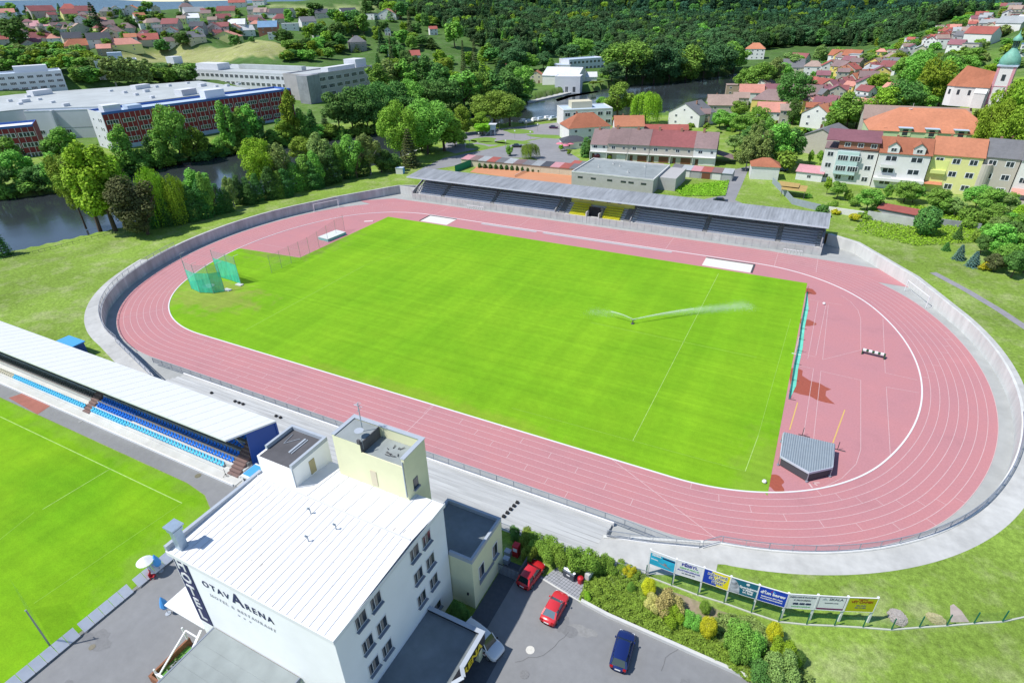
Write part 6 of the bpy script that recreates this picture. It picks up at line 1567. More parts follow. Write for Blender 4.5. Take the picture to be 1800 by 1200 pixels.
# ---------------------------------------------------------------- garages
def garages(pts,n,cols_,label,D=5.5,h=2.3,start=0,group='flat-roofed garages behind the grandstand'):
    (ax,ay),(bx_,by_)=pts;L=math.hypot(bx_-ax,by_-ay);a=math.atan2(by_-ay,bx_-ax)
    for i in range(n):
        w_=L/n;x=ax+(bx_-ax)*i/n;y=ay+(by_-ay)*i/n;ro=cols_[i%len(cols_)]
        t=thing('garage','garage with %s roof, %s from left in the %s'%(CN[ro],ordn(i),label),'garage',(x,y,G),a,group)
        mb=MB();mb.box(.02,w_-.02,0,D,-.2,h);obj('wall',mb,WMAT('cream' if 'court' in label else 'grey'),t)
        mb=MB();mb.add([(-.0,-.25,h+.02),(w_-.03,-.25,h+.02),(w_-.03,D+.2,h+.35),(-.0,D+.2,h+.35),(-.0,-.25,h+.16),(w_-.03,-.25,h+.16),(w_-.03,D+.2,h+.49),(-.0,D+.2,h+.49)],[(7,6,5,4)[::-1],(0,1,5,4),(1,2,6,5),(0,4,7,3),(2,3,7,6)]);obj('roof',mb,RMAT(ro),t)
        if 'court' not in label:
            mb=MB();mb.box(.3,w_-.3,-.05,0,0,2.0);obj('door',mb,[M_gdoor,WMAT('white'),WMAT('grey')][i%3],t)
garages((at(811,291,G),at(1052,313,G)),15,['pink','brown','ltgrey','red','grey','ltgrey','brown','grey','ltgrey','dkgrey','pink','red','grey','grey','grey'],'row behind the clay court')
garages((at(1000,302,G),at(1075,309,G)),5,['red','grey','grey','pink','red'],'short row behind the clubhouse')
garages((at(1126,306,G),at(1160,309,G)),2,['red','pink'],'pair behind the clubhouse')
garages((at(1178,309,G),at(1286,319,G)),6,['grey','ltgrey','pink','red','brown','ltgrey'],'row beside the access road')
# ---------------------------------------------------------------- clubhouse and clay courts
t,L=block('clubhouse','long grey flat-roofed clubhouse directly behind the grandstand',(-15.8,78.5),(11.2,78.3),20,G,5.0-.4,mat('clubhouse_wall',(.42,.41,.40),.9,.08,.6),M_felt,par=.45,coping=M_concw)
for x in (3,7.5,13,17.5,20,24): win(t,x,-.01,2.9,1.7,.6,0,UD)
for (x,y) in ((6,9),(12,13),(17,6),(20,15),(9,15)):
    mb=MB();mb.tube((x,y,4.2),(x,y,5.2),.15,n=8);mb.box(x-.3,x+.3,y-.3,y+.3,4.15,4.5);obj('roof_vent',mb,M_concw,t)
mb=MB();mb.tube((23.5,3,4.2),(23.5,3,8.5),.05);mb.tube((23.1,3,8),(23.9,3,8),.03);obj('antenna',mb,M_steel,t)
mb=MB();mb.box(L,L+5.5,6,20,-.2,3.9);obj('side_wing',mb,mat('clubhouse_wall',(.42,.41,.40)),t)
M_clay=mat('clay_court',(.55,.25,.13),.95,.05,1.5,var2=.07,scale2=.1)
mb=MB();mb.poly([at(x,y,G) for x,y in [(826,303),(840,292),(1010,303),(1013,326),(1000,326)]],G+.02);struct('clay_court',mb,M_clay)
mb=MB()
for a,b in (((850,300),(905,304)),((905,304),(925,298)),((940,310),(1008,316)),((858,295),(1005,306))): seg(mb,at(*a,G),at(*b,G),.08,G+.03)
struct('court_lines',mb,mat('court_line',(.62,.38,.26),.8))
t=thing('tennis_net','low tennis net across the clay court behind the grandstand','net');mb=MB();a=at(905,312,G);b=at(928,301,G);mb.bar((*a,G+.9),(*b,G+.9),.06,.08);obj('net_band',mb,M_white,t);mb=MB();mb.quad((*a,G),(*b,G),(*b,G+.9),(*a,G+.9));obj('net_mesh',mb,mat('dark_mesh',(.1,.06,.05),.9,alpha=.35),t)
mb=MB();a=at(800,303,G);b=at(832,291,G);mb.quad((*a,G),(*b,G),(*b,G+2.4),(*a,G+2.4));mb.quad((a[0]+.1,a[1],G),(a[0]+.1,a[1],G+2.4),(b[0]+.1,b[1],G+2.4),(b[0]+.1,b[1],G));single('court_screen',mb,mat('green_screen',(.01,.24,.12),.7),'solid green screen at the left end of the clay court','screen')
# court fence posts
t=thing('court_fence','thin wire fence posts around the clay court','fence')
for i in range(14):
    f=i/13;a=at(836+174*f,293+11*f,G);mb=MB();mb.tube((*a,G),(*a,G+2.8),.04,n=5);obj('post',mb,M_steel,t)
mb=MB();a=at(836,293,G);b=at(1010,304,G);mb.quad((*a,G),(*b,G),(*b,G+2.6),(*a,G+2.6));obj('mesh',mb,M_gm,t)
x,y=at(780,300,G);
t=thing('kiosk','small white and light blue kiosk at the left end of the grandstand lawn','kiosk',(*at(704,305,G),G),.3)
mb=MB();mb.box(-1.3,1.3,-1,1,0,2.0);obj('wall',mb,WMAT('white'),t);mb=MB();mb.box(-1.4,1.4,-1.1,1.1,2.0,2.15);obj('roof',mb,M_lb if False else M_lbr,t);mb=MB();mb.box(1.3,1.35,-.9,.9,.1,1.9);obj('blue_side',mb,M_lb,t)
# ---------------------------------------------------------------- roads of the river bank
M_road=mat('road_asphalt',(.25,.25,.26),.92,.08,.5,var2=.1,scale2=.1)
mb=MB();mb.poly([at(x,y,G) for x,y in [(780,278),(860,262),(940,246),(985,236),(998,240),(985,255),(1000,268),(1020,280),(1000,292),(960,289),(935,277),(900,278),(850,284),(815,289),(740,302),(742,296)]],G+.02)
mb.poly([at(x,y,G) for x,y in [(1282,300),(1318,292),(1302,330),(1292,352),(1340,372),(1330,380),(1262,364),(1230,352),(1268,344)]],G+.02)
mb.poly([at(x,y,G) for x,y in [(1010,286),(1290,302),(1290,312),(1010,293)]],G+.022)
struct('road',mb,M_road)
mb=MB();mb.poly([at(x,y,G) for x,y in [(800,235),(880,226),(985,215),(1000,225),(992,236),(930,246),(860,258),(800,270),(775,262)]],G+.014);struct('traffic_ground',mb,mat('playground_asphalt',(.27,.26,.27),.92,.1,.6))
mb=MB()
for (x,y,rx,ry) in [(850,246,6,5),(870,252,7,3.5),(912,231,8,5),(962,240,9,4),(838,258,6,4),(900,250,8,4),(820,250,4,5)]:
    q=at(x,y,G);mb.poly(blob(q[0],q[1],rx,ry,int(x),24,.15),G+.03)
struct('grass_islands',mb,mat('island_grass',(.16,.27,.04),.9,.12,.6))
# look-out tower of the traffic playground
x,y=at(867,238,G);t=thing('lookout_tower','pale blue steel look-out tower of the traffic playground by the river','tower',(x,y,G),.3)
for sx in(-1,1):
    for sy in(-1,1):
        mb=MB();mb.tube((sx*1.0,sy*1.0,0),(sx*.8,sy*.8,3.5),.1);obj('leg',mb,M_lbr,t)
mb=MB();mb.box(-1.1,1.1,-1.1,1.1,2.6,4.8);obj('cabin',mb,M_lbr,t);mb=MB();mb.box(-1.7,1.7,-1.7,1.7,4.8,5.0);obj('roof',mb,M_facw,t);mb=MB();mb.bar((-1,-1,2.5),(-3.6,-1.8,0),.6,.1);obj('stairs',mb,M_lbr,t)
for i in range(12):
    a=[(826,262),(842,248),(858,234),(878,228),(905,244),(925,226),(945,232),(889,262),(806,244),(932,246),(819,268),(900,226)][i]
    x,y=at(*a,G);t=thing('street_lamp','thin post with small sign or lamp in the traffic playground, %s one placed'%ordn(i) if False else 'thin lamp post of the traffic playground, %s counted from the river trees'%ordn(sorted(range(12),key=lambda k:[826,842,858,878,905,925,945,889,806,932,819,900][k]).index(i)),'street lamp',(x,y,G),0,'posts of the traffic playground')
    mb=MB();mb.tube((0,0,0),(0,0,3.4),.06,n=5);obj('pole',mb,M_post,t);mb=MB();mb.box(-.3,.3,-.06,.06,3.1,3.6);obj('head',mb,M_white,t)
# motor boats / white vans along the bank
for i,(a,b) in enumerate([(921,216),(930,217),(941,214),(951,213),(963,211),(973,211)]):
    x,y=at(a,b,G);t=thing('motor_boat','covered white and blue motor boat, %s from the left along the bank'%ordn(i),'boat',(x,y,G),1.15,'boats stored along the bank')
    mb=MB();prof=[(-3,.9),(-1.5,1.15),(1.2,1.1),(2.6,.6),(3.2,.05)]
    lo=[(x_,-w_*.5,.3) for x_,w_ in prof]+[(x_,w_*.5,.3) for x_,w_ in reversed(prof)];hi=[(x_,-w_,1.1) for x_,w_ in prof]+[(x_,w_,1.1) for x_,w_ in reversed(prof)]
    mb.strip(lo,hi,closed=True);mb.poly(hi);obj('hull',mb,M_white,t)
    mb=MB();mb.add([(-2.2,-.8,1.1),(1.2,-.8,1.1),(1.2,.8,1.1),(-2.2,.8,1.1),(-1.8,-.6,2.1),(.4,-.6,2.0),(.4,.6,2.0),(-1.8,.6,2.1)],[(4,5,6,7),(0,1,5,4),(1,2,6,5),(2,3,7,6),(3,0,4,7)]);obj('cabin',mb,[M_white,M_lbr][i%2],t)
# cars far away
def far_car(label,x,y,rz,col,z=None):
    q=at(x,y,G) if z is None else None
    m_=mat('far_car_'+col,{'dark':(.03,.03,.04),'blue':(.05,.10,.25),'purple':(.08,.02,.08),'white':(.6,.6,.62),'silver':(.35,.37,.4)}[col],.3,spec=.7)
    t=thing('parked_car',label,'car',(q[0],q[1],G+.02),rz)
    mb=MB();mb.box(-2.1,2.1,-.85,.85,.3,.85);mb.add([(-1.7,-.75,.85),(1.2,-.75,.85),(1.2,.75,.85),(-1.7,.75,.85),(-1.2,-.62,1.4),(.5,-.62,1.4),(.5,.62,1.4),(-1.2,.62,1.4)],[(4,5,6,7)]);obj('body',mb,m_,t)
    mb=MB();mb.add([(-1.7,-.75,.85),(1.2,-.75,.85),(1.2,.75,.85),(-1.7,.75,.85),(-1.2,-.63,1.39),(.5,-.63,1.39),(.5,.63,1.39),(-1.2,.63,1.39)],[(0,1,5,4),(1,2,6,5),(2,3,7,6),(3,0,4,7)]);obj('windows',mb,M_cglass,t)
    for sx in (-1.3,1.3):
        for sy in (-.8,.8):
            mb=MB();mb.tube((sx,sy-.08,.3),(sx,sy+.08,.3),.3,n=10);obj('wheel',mb,M_tyre,t)
far_car('dark car parked by the road near the small willow',909,259,.4,'dark');far_car('purple car parked beside the blue-white boathouse',973,226,.2,'purple');far_car('dark blue car on the drive next to the terracotta-roofed white house',1373,300,.15,'blue')
far_car('dark car just visible behind the grandstand roof at the access road',1266,356,.1,'dark');far_car('white car on the verge below the hillside field',262,93,.3,'white')
# ---------------------------------------------------------------- terracotta cube house, sheds, garden walls
house_px(1342,316,46,'hip','terra','white',6,1,label='white cube house with terracotta hip roof beside the access road',wins=0,chim=0,hw=4.2,rise=2.2,dr=.8)
house_px(1436,272,66,'y','grey','beige',-18,1,label='large pale barn with grey asbestos gable roof behind the white flats',wins=0,chim=0,hw=6.0,rise=3.2,dr=1.1)
house_px(1420,318,42,'shed','pink','white',-6,1,label='low outbuilding with pinkish roof beside the flats',wins=1,chim=0,hw=2.6,rise=1)
M_tin=mat('tin_fence',(.30,.34,.39),.6,.12,1.5)
t=thing('tin_fence','curved grey tin fence around the gardens right of the access road','fence')
fp=[at(x,y,G) for x,y in [(1357,322),(1370,335),(1382,347),(1392,359),(1415,365),(1440,371)]]
for a,b in zip(fp,fp[1:]):
    mb=MB();mb.bar((*a,G+.95),(*b,G+.95),.08,1.9);obj('sheet',mb,M_tin,t)
t=thing('carport','yellow-brown board roof shelter leaning on the tin fence','shed',(*at(1394,345,G),G),.0)
mb=MB();mb.add([(-3.6,-2,2.2),(3.2,-2.4,2.3),(3.4,2.6,2.8),(-3.8,3.4,2.9)],[(0,1,2,3)]);mb.add([(-3.9,0,2.75),(1,-.6,2.85),(1.2,3.4,3.1),(-5,4.4,3.1)],[(0,1,2,3)]);obj('roof',mb,mat('ochre_board',(.42,.29,.10),.8,.15,1),t)
for x,y in ((-3.3,-1.8),(3,-2.1),(3,2.3),(-3.3,2.6)):
    mb=MB();mb.tube((x,y,0),(x,y,2.3),.09,n=5);obj('post',mb,M_feltd,t)
for (a,b,hh,m_,l) in [((1455,373),(1523,383),1.6,WMAT('white'),'long white garden wall below the flats'),((1522,386),(1606,400),2.4,M_conc,'grey concrete wall of the red-roofed garden shed'),((1642,394),(1722,404),1.6,M_concg,'weathered grey garden wall behind the round dark tree')]:
    p,q=at(*a,G),at(*b,G);mb=MB();mb.bar((*p,G+hh/2),(*q,G+hh/2),.3,hh);single('garden_wall',mb,m_,l,'wall')
p,q=at(1540,378,G),at(1618,393,G);v=(q[0]-p[0],q[1]-p[1]);build_house('shed','long garden shed with bright red mono-pitch roof below the flats','shed',((p[0]+q[0])/2,(p[1]+q[1])/2-1.0,G),math.atan2(v[1],v[0]),math.hypot(*v),3.2,2.2,.6,'shed','red','grey',None,0,1,0)
mb=MB();p=at(1641,374,G);mb.box(-1,1,-.8,.8,0,1.2);single('shed',mb,M_lb,'small turquoise shed between garden shrubs below the flats','shed',loc=(*p,G))
mb=MB();mb.poly([at(x,y,G) for x,y in [(1640,478),(1660,490),(1700,510),(1760,548),(1820,588),(1900,650),(1880,660),(1800,575),(1760,545),(1700,513),(1660,493),(1640,481)]],G+.02);
a_=[at(x,y,G) for x,y in [(1640,479),(1700,511),(1760,547),(1830,594),(1900,650)]]
mb=MB();mb.strip(z3(offs(a_,-.8),G+.02),z3(offs(a_,.8),G+.02));struct('asphalt_path',mb,mat('old_asphalt',(.27,.26,.28),.95,.15,1))
# ---------------------------------------------------------------- apartment row
def flats(label,p,q,h,wall,roof,cols,rows,rkind='x',depth=11,dorm=0,rise=3.6,extra=None,balc=None,z=G):
    v=Vector((q[0]-p[0],q[1]-p[1],0));W=v.length;a=math.atan2(v.y,v.x)
    t=build_house('apartment_house',label,'building',((p[0]+q[0])/2,(p[1]+q[1])/2,z),a,W,depth,h,rise,rkind,roof,wall,'apartment houses in a row above the gardens',0,rows,1)
    sh=h/rows
    for s in range(rows):
        for i in range(cols):
            win(t,-W/2+W*(i+.5)/cols,-.01,s*sh+sh*.55,W/cols*.52,sh*.46,0,UW)
    for i in range(dorm):
        x=-W/2+W*(i+.5)/dorm
        mb=MB();mb.box(x-1.5,x+1.5,-.2,3.5,h-.1,h+2.0);mb.add([(x-1.5,-.2,h+2.0),(x+1.5,-.2,h+2.0),(x,-.2,h+3.1)],[(0,1,2)]);dm=obj('dormer',mb,WMAT('white'),t)
        mb=MB();mb.add([(x-1.8,-.5,h+1.85),(x,-.5,h+3.25),(x,4.5,h+3.25),(x-1.8,4.5,h+1.85),(x+1.8,-.5,h+1.85),(x+1.8,4.5,h+1.85)],[(0,1,2,3),(1,4,5,2)]);obj('dormer_roof',mb,RMAT(roof),dm);win(dm,x,-.22,h+1.0,1.7,1.1)
    return t,W
ap=lambda x,y:at(x,y,G)
t,W=flats('white and mint apartment house with brick top storey at the left end',ap(1437,318),ap(1528,327),10.3,'white','brown',4,3,'flat',11)
mb=MB();mb.box(-W/2+3.6,W/2-.2,-.3,10,10.75,13.2);up=obj('brick_storey',mb,WMAT('brick'),t)
for i in range(3): win(up,-W/2+6.0+i*3.6,-.32,12.0,1.7,1.3)
mb=MB();mb.add([(-W/2-.2,-.9,13.0),(W/2+.1,-.9,13.0),(W/2+.1,10,14.6),(-W/2-.2,10,14.6),(-W/2-.2,-.9,13.2),(W/2+.1,-.9,13.2),(W/2+.1,10,14.8),(-W/2-.2,10,14.8)],[(4,5,6,7),(0,1,5,4),(1,2,6,5),(0,4,7,3)]);obj('upper_roof',mb,RMAT('purple'),t)
mb=MB();mb.box(-W/2+3.8,W/2-5.0,-1.1,0,3,10.0);bay=obj('mint_bay',mb,WMAT('mint'),t)
for s in range(2):
    for i in range(2): win(bay,-W/2+5.6+i*3.4,-1.12,4.9+s*3.2,3.0,1.7,0,UR)
t,W=flats('white apartment house with two gabled dormers and balconies',ap(1530,329),ap(1617,337),10.7,'white','terra',2,3,'x',11,dorm=2)
for s in (1,2):
    mb=MB();mb.box(-W/2+1,-W/2+4.6,-1.2,0,s*3.2,s*3.2+.15);mb.box(-W/2+1,-W/2+4.6,-1.2,-1.1,s*3.2,s*3.2+1);obj('balcony',mb,WMAT('white'),t)
mb=MB();mb.box(-W/2,W/2,-1.6,0,2.6,3.4);obj('balcony',mb,WMAT('white'),t)
t,W=flats('lime and yellow apartment house with smooth orange roof',ap(1619,335),ap(1706,344),11.0,'paley','orange',3,3,'x',11,rise=4)
mb=MB();mb.box(-W/2,-W/2+4.6,-.06,0,0,9.3);obj('lime_strip',mb,WMAT('lime'),t)
mb=MB();mb.box(-W/2+.6,-W/2+4.4,-1.0,0,5.6,6.6);obj('balcony',mb,WMAT('lime'),t)
mb=MB();mb.add([(-W/2,-2,2.6),(-W/2+4.5,-2,2.6),(-W/2+4.5,0,3.1),(-W/2,0,3.1)],[(0,1,2,3)]);obj('awning',mb,RMAT('orange'),t)
t,W=flats('beige grey apartment house with rough dark roof and rounded bay',ap(1708,342),ap(1768,349),11.2,'beige','grey',2,3,'x',11,rise=4)
mb=MB();mb.tube((-W/2+.6,0,0),(-W/2+.6,0,9.1),1.8,n=16);obj('round_bay',mb,WMAT('beige'),t)
t,W=flats('white apartment house with terracotta porch roof at the right picture border',ap(1770,352),ap(1850,362),11.4,'white','grey',3,3,'x',11,rise=4)
mb=MB();mb.add([(-W/2,-3.2,2.7),(W/2,-3.2,2.7),(W/2,0,3.6),(-W/2,0,3.6)],[(0,1,2,3)]);obj('porch_roof',mb,RMAT('salmon'),t)
mb=MB();mb.box(-W/2+.2,W/2,-3,-.1,0,.9);obj('porch_wall',mb,WMAT('beige'),t)
# big orange-roofed block behind the flats
OB=at(1640,247,11)
t=build_house('apartment_house','large pale green building with big orange roof and dormers behind the flats','building',(88,152,3.5),math.radians(5),38,20,9.5,6.5,'hip','orange','green',None,5,2,0)
for i,x in enumerate((-8,0,8.5)):
    mb=MB();mb.box(x-1.8,x+1.8,-.2,4,8,10.6);dm=obj('dormer',mb,WMAT('green'),t);mb=MB();mb.box(x-2.2,x+2.2,-.7,4.5,10.6,10.8);obj('dormer_roof',mb,M_lbr,dm);win(dm,x,-.22,9.3,1.6,2.0,0,UD)
for x,z in ((-14,9.8),(14.5,10.2)): 
    mb=MB();mb.box(x-.6,x+.6,.8,2.2,z-.6,z+.5);obj('roof_window',mb,M_fpane,t)
mb=MB();mb.tube((-6,10,15),(-6,10,17.5),.05);mb.lathe([(.1,0),(.6,.3),(.7,.5)],10,0,(-6.6,9.5,15.2));obj('antenna',mb,M_white,t)
build_house('building','long brownish roof ridge behind the orange-roofed building','building',(84,170,8),math.radians(4),34,10,6,4.0,'x','tan','beige',None,0,2,0)
build_house('shop_building','white building with grey roof and red sign stripe right of the orange roof','building',(110,150,7),math.radians(8),10,14,8,2.6,'y','grey','white',None,0,2,0)
mb=MB();mb.box(106,112,151.3,151.6,14.0,15.0);mb=MB();q=obj('red_sign',(lambda m_:(m_.box(-4,0,-.1,0,6.0,7.0),m_)[1])(MB()),M_red,None)
q.parent=bpy.data.objects['shop_building'];KIDS.setdefault('shop_building',[]).append(q)
build_house('building','wide building with flat purplish red roof behind the grey-roofed flats','building',(124,146,7),math.radians(6),36,14,6.5,3.5,'x','purple','white',None,0,1,1)
build_house('house','cream house with purple hip roof below the chestnut trees','house',(139,168,9),math.radians(5),13,11,6,3.4,'hip','purple','cream','houses of the riverside town',2,2,1)
# ---------------------------------------------------------------- church
_c=cpt(1752,172,285);CHR=face_rot(_c[0],_c[1],-4);CHP=(_c[0]-6.5*math.cos(CHR),_c[1]-6.5*math.sin(CHR),_c[2]-1)
ch=thing('church','white church with orange roof and pink-edged tower under a green copper dome','church',CHP,CHR);ch.scale=(.56,.56,.58)
M_cu=mat('copper_green',(.17,.40,.31),.6,.22,.8,var2=.15,scale2=.3);M_pinkr=mat('pink_render',(.62,.30,.34),.85,.05,.5)
TWd=4.6;TH2=19.5
mb=MB();mb.box(7,7+2*TWd,-TWd,TWd,-4,TH2);tw=obj('tower',mb,WMAT('white'),ch)
mb=MB()
for sx in (7,7+2*TWd):
    for sy in (-TWd,TWd): mb.box(sx-.1 if sx<8 else sx-1.3,sx+1.3 if sx<8 else sx+.1,sy-.1 if sy<0 else sy-1.3,sy+1.3 if sy<0 else sy+.1,-4,TH2)
obj('corner_strip',mb,M_pinkr,tw)
mb=MB();mb.box(6.8,7.2+2*TWd,-TWd-.2,TWd+.2,8.4,8.8);obj('string_course',mb,M_pinkr,tw)
mb=MB();mb.box(6.3,7.7+2*TWd,-TWd-.7,TWd+.7,TH2,TH2+.9);obj('cornice',mb,M_lbr,tw)
for z,h_ in ((13.5,3.4),(5.5,1.8)):
    win(tw,7+TWd,-TWd-.12,z,1.9,h_,0,UD);win(tw,7+2*TWd+.12,0,z,1.9,h_,PI/2,UD)
c0=(7+TWd,0,0)
mb=MB();mb.smooth=True;mb.lathe([(5.1,TH2+.9),(5.5,TH2+1.8),(5.4,TH2+3.4),(4.7,TH2+5.2),(3.4,TH2+7.0),(2.4,TH2+8.3),(1.5,TH2+9.6),(1.3,TH2+10.4)],12,0,c0);obj('dome',mb,M_cu,tw)
mb=MB();mb.lathe([(1.9,TH2+10.4),(1.9,TH2+10.8)],8,0,c0)
for k in range(8): mb.tube((c0[0]+1.5*math.cos(k*PI/4),1.5*math.sin(k*PI/4),TH2+10.8),(c0[0]+1.5*math.cos(k*PI/4),1.5*math.sin(k*PI/4),TH2+13.6),.2,n=5)
mb.lathe([(.7,TH2+10.8),(.7,TH2+13.6)],8,0,c0)
obj('lantern',mb,mat('dark_copper',(.04,.09,.08),.6),tw)
mb=MB();mb.smooth=True;mb.lathe([(2.3,TH2+13.6),(2.5,TH2+14.3),(2.0,TH2+15.4),(1.0,TH2+16.4),(.3,TH2+17.6),(.1,TH2+19.4)],10,0,c0);obj('small_dome',mb,M_cu,tw)
mb=MB();mb.box(-12,7,-6,6,-4,7.5);mb.prism([(-16,-4),(-12,-6),(-12,6),(-16,4)],-4,7.5);obj('nave_wall',mb,WMAT('white'),ch)
mb=MB();mb.add([(-16.6,-4.3,7.5),(-12,-6.6,7.5),(7,-6.6,7.5),(7,6.6,7.5),(-12,6.6,7.5),(-16.6,4.3,7.5),(-9.5,0,19),(7,0,16)],[(0,1,6),(1,2,7,6),(3,4,6,7),(4,5,6),(5,0,6)]);obj('nave_roof',mb,RMAT('terra'),ch)
for x in (-9,-3,3): win(ch,x,-6.02,4.2,1.5,3.0,0,UD)
win(ch,-14,-5.1,4.2,1.4,2.8,math.radians(-26),UD)
mb=MB();mb.box(0,6,-9,-6,-4,4.5);mb.add([(-.3,-9.3,4.5),(6.3,-9.3,4.5),(6.3,-6,7),(-.3,-6,7)],[(0,1,2,3)]);obj('side_chapel',mb,WMAT('white'),ch)
# ================================================================ vegetation
def LM(name,c,trans=.25,isl=.38,rnd=.22): return mat('leaves_'+name,c,.75,island=isl,rnd=rnd if name!='forest' else .5,trans=trans,spec=.2,var2=.30 if name=='forest' else 0,scale2=.012)
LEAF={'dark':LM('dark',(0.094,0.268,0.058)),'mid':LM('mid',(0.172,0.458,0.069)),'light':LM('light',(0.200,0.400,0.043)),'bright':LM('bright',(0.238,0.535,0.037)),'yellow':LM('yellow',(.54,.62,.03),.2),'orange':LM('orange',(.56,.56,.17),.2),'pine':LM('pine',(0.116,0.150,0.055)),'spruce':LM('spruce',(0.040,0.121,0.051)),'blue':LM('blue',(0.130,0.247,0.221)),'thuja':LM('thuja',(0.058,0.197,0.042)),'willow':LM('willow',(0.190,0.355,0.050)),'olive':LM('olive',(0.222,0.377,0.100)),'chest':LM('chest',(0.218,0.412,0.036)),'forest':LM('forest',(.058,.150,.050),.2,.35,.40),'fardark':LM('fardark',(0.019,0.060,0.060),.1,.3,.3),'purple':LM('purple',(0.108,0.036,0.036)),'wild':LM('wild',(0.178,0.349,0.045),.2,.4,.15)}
M_bark=mat('bark',(.09,.065,.045),.9,.25,3);M_barkp=mat('pale_bark',(.33,.30,.26),.9,.2,3)
def leaf_arrays(C,Nn,size,rs,aspect=1.0,mi=0):
    """rectangular leaf clumps at points C facing roughly Nn"""
    n=len(C);r=rs
    nv=Nn+r.normal(0,.5,(n,3));nv/=np.linalg.norm(nv,axis=1,keepdims=True)+1e-9
    t=np.cross(nv,r.normal(0,1,(n,3)));t/=np.linalg.norm(t,axis=1,keepdims=True)+1e-9
    b=np.cross(nv,t);s=(size*r.uniform(.6,1.35,(n,1)))
    v=np.stack([C-t*s-b*s*aspect*.6,C+t*s*.2-b*s*aspect,C+t*s+b*s*aspect*.5,C-t*s*.3+b*s*aspect],1)
    return v.reshape(-1,3)
def mesh_from(V,name,mats,extra=None):
    n=len(V)//4;me=bpy.data.meshes.new(name)
    me.vertices.add(len(V));me.vertices.foreach_set('co',V.astype(np.float32).ravel())
    me.loops.add(len(V));me.loops.foreach_set('vertex_index',np.arange(len(V),dtype=np.int32))
    me.polygons.add(n);me.polygons.foreach_set('loop_start',(np.arange(n)*4).astype(np.int32));me.update(calc_edges=True)
    me.materials.append(mats);return me
def blobs_crown(rs,blobs,n,size,shell=.55):
    cs=np.array([b[0] for b in blobs]);rr=np.array([b[1] for b in blobs]);wgt=(rr.prod(1))**(2/3);wgt/=wgt.sum()
    k=rs.choice(len(blobs),n,p=wgt);d=rs.normal(0,1,(n,3));d/=np.linalg.norm(d,axis=1,keepdims=True)
    q=rs.uniform(shell,1.0,(n,1))**.7
    C=cs[k]+d*rr[k]*q
    # drop clumps deep inside other blobs (keeps outline clumpy, interior open)
    keep=np.ones(n,bool)
    for j in range(len(blobs)):
        dd=(((C-cs[j])/rr[j])**2).sum(1);keep&=~((dd<.30)&(k!=j))
    C=C[keep];d=d[keep];d[:,2]+=.55
    return leaf_arrays(C,d,size,rs)
def crown(kind,seed,n,size):
    rs=np.random.RandomState(seed);B=[]
    if kind in('round','broad','tall','oval'):
        H0,H1,R0={'round':(.16,1.0,.36),'broad':(.20,1.0,.42),'tall':(.14,1.0,.22),'oval':(.10,1.0,.29)}[kind]
        m={'round':22,'broad':30,'tall':20,'oval':22}[kind];zc=(H0+H1)/2;hz=(H1-H0)/2
        B.append(((0,0,zc),(R0*.62,R0*.62,hz*.72)))
        for i in range(m):
            a=rs.uniform(0,6.28);u=rs.uniform(-.85,.95);q=math.sqrt(max(0,1-u*u))*rs.uniform(.55,.85);s=rs.uniform(.26,.42)
            B.append(((R0*q*math.cos(a),R0*q*math.sin(a),zc+hz*u*.80),(R0*s,R0*s,hz*s*.75)))
    if kind=='column':
        for i in range(12):
            z=.06+i*.078;r0=.135*(1-.7*max(0,(z-.45)/.55)**1.3)*(.75+.25*min(1,z*6));B.append(((rs.normal(0,.012),rs.normal(0,.012),z),(r0,r0,.085)))
    if kind=='ball':
        B.append(((0,0,.5),(.46,.46,.48)))
        for i in range(16):
            a=rs.uniform(0,6.28);u=rs.uniform(-.5,.9);q=math.sqrt(1-u*u)*.33;B.append(((q*math.cos(a),q*math.sin(a),.5+.36*u),(.17,.17,.15)))
    if kind=='bush':
        for i in range(18):
            a=rs.uniform(0,6.28);q=rs.uniform(0,.42);B.append(((q*math.cos(a),q*math.sin(a),.32+rs.uniform(0,.4)*(1-q)),(.2,.2,.26)))
    if B: return blobs_crown(rs,B,n,size,.45 if kind!='column' else .6)
    if kind=='spruce':
        L=[];N=[]
        z=.08
        zs=rs.uniform(0,1,n)**1.25;lay=np.floor(zs*15)/15;z=.06+.92*(lay+ (zs*15-np.floor(zs*15))/15*.35)
        a=rs.uniform(0,6.28,n);rmax=.24*(1-z)**.85+.012;q=rs.uniform(.25,1,n)**.6;lob=.82+.18*np.sin(a*9+lay*40)
        x=rmax*q*lob*np.cos(a);y=rmax*q*lob*np.sin(a);z=z-.10*q*rmax
        return leaf_arrays(np.stack([x,y,z],1),np.stack([np.cos(a)*.4,np.sin(a)*.4,np.ones(n)],1),size,rs,.7)
    if kind=='willow':
        m=int(n/14);C=[];D=[]
        for i in range(m):
            if i%24==0: a0=rs.uniform(0,6.28);q0=rs.uniform(.05,1)**.6*.40
            a=a0+rs.normal(0,.16);q=min(.43,abs(q0+rs.normal(0,.035)));zt=.62+.36*math.sqrt(max(0,1-(q/.44)**2))-rs.uniform(0,.12)
            L=rs.uniform(.3,.93)*zt;o=rs.uniform(1.0,1.12)
            for k in range(14):
                f=k/13.;C.append((q*math.cos(a)*(1+.12*f)+rs.normal(0,.008),q*math.sin(a)*(1+.12*f)+rs.normal(0,.008),zt-L*f));D.append((math.cos(a),math.sin(a),.35))
        return leaf_arrays(np.array(C),np.array(D),size,rs,2.2)
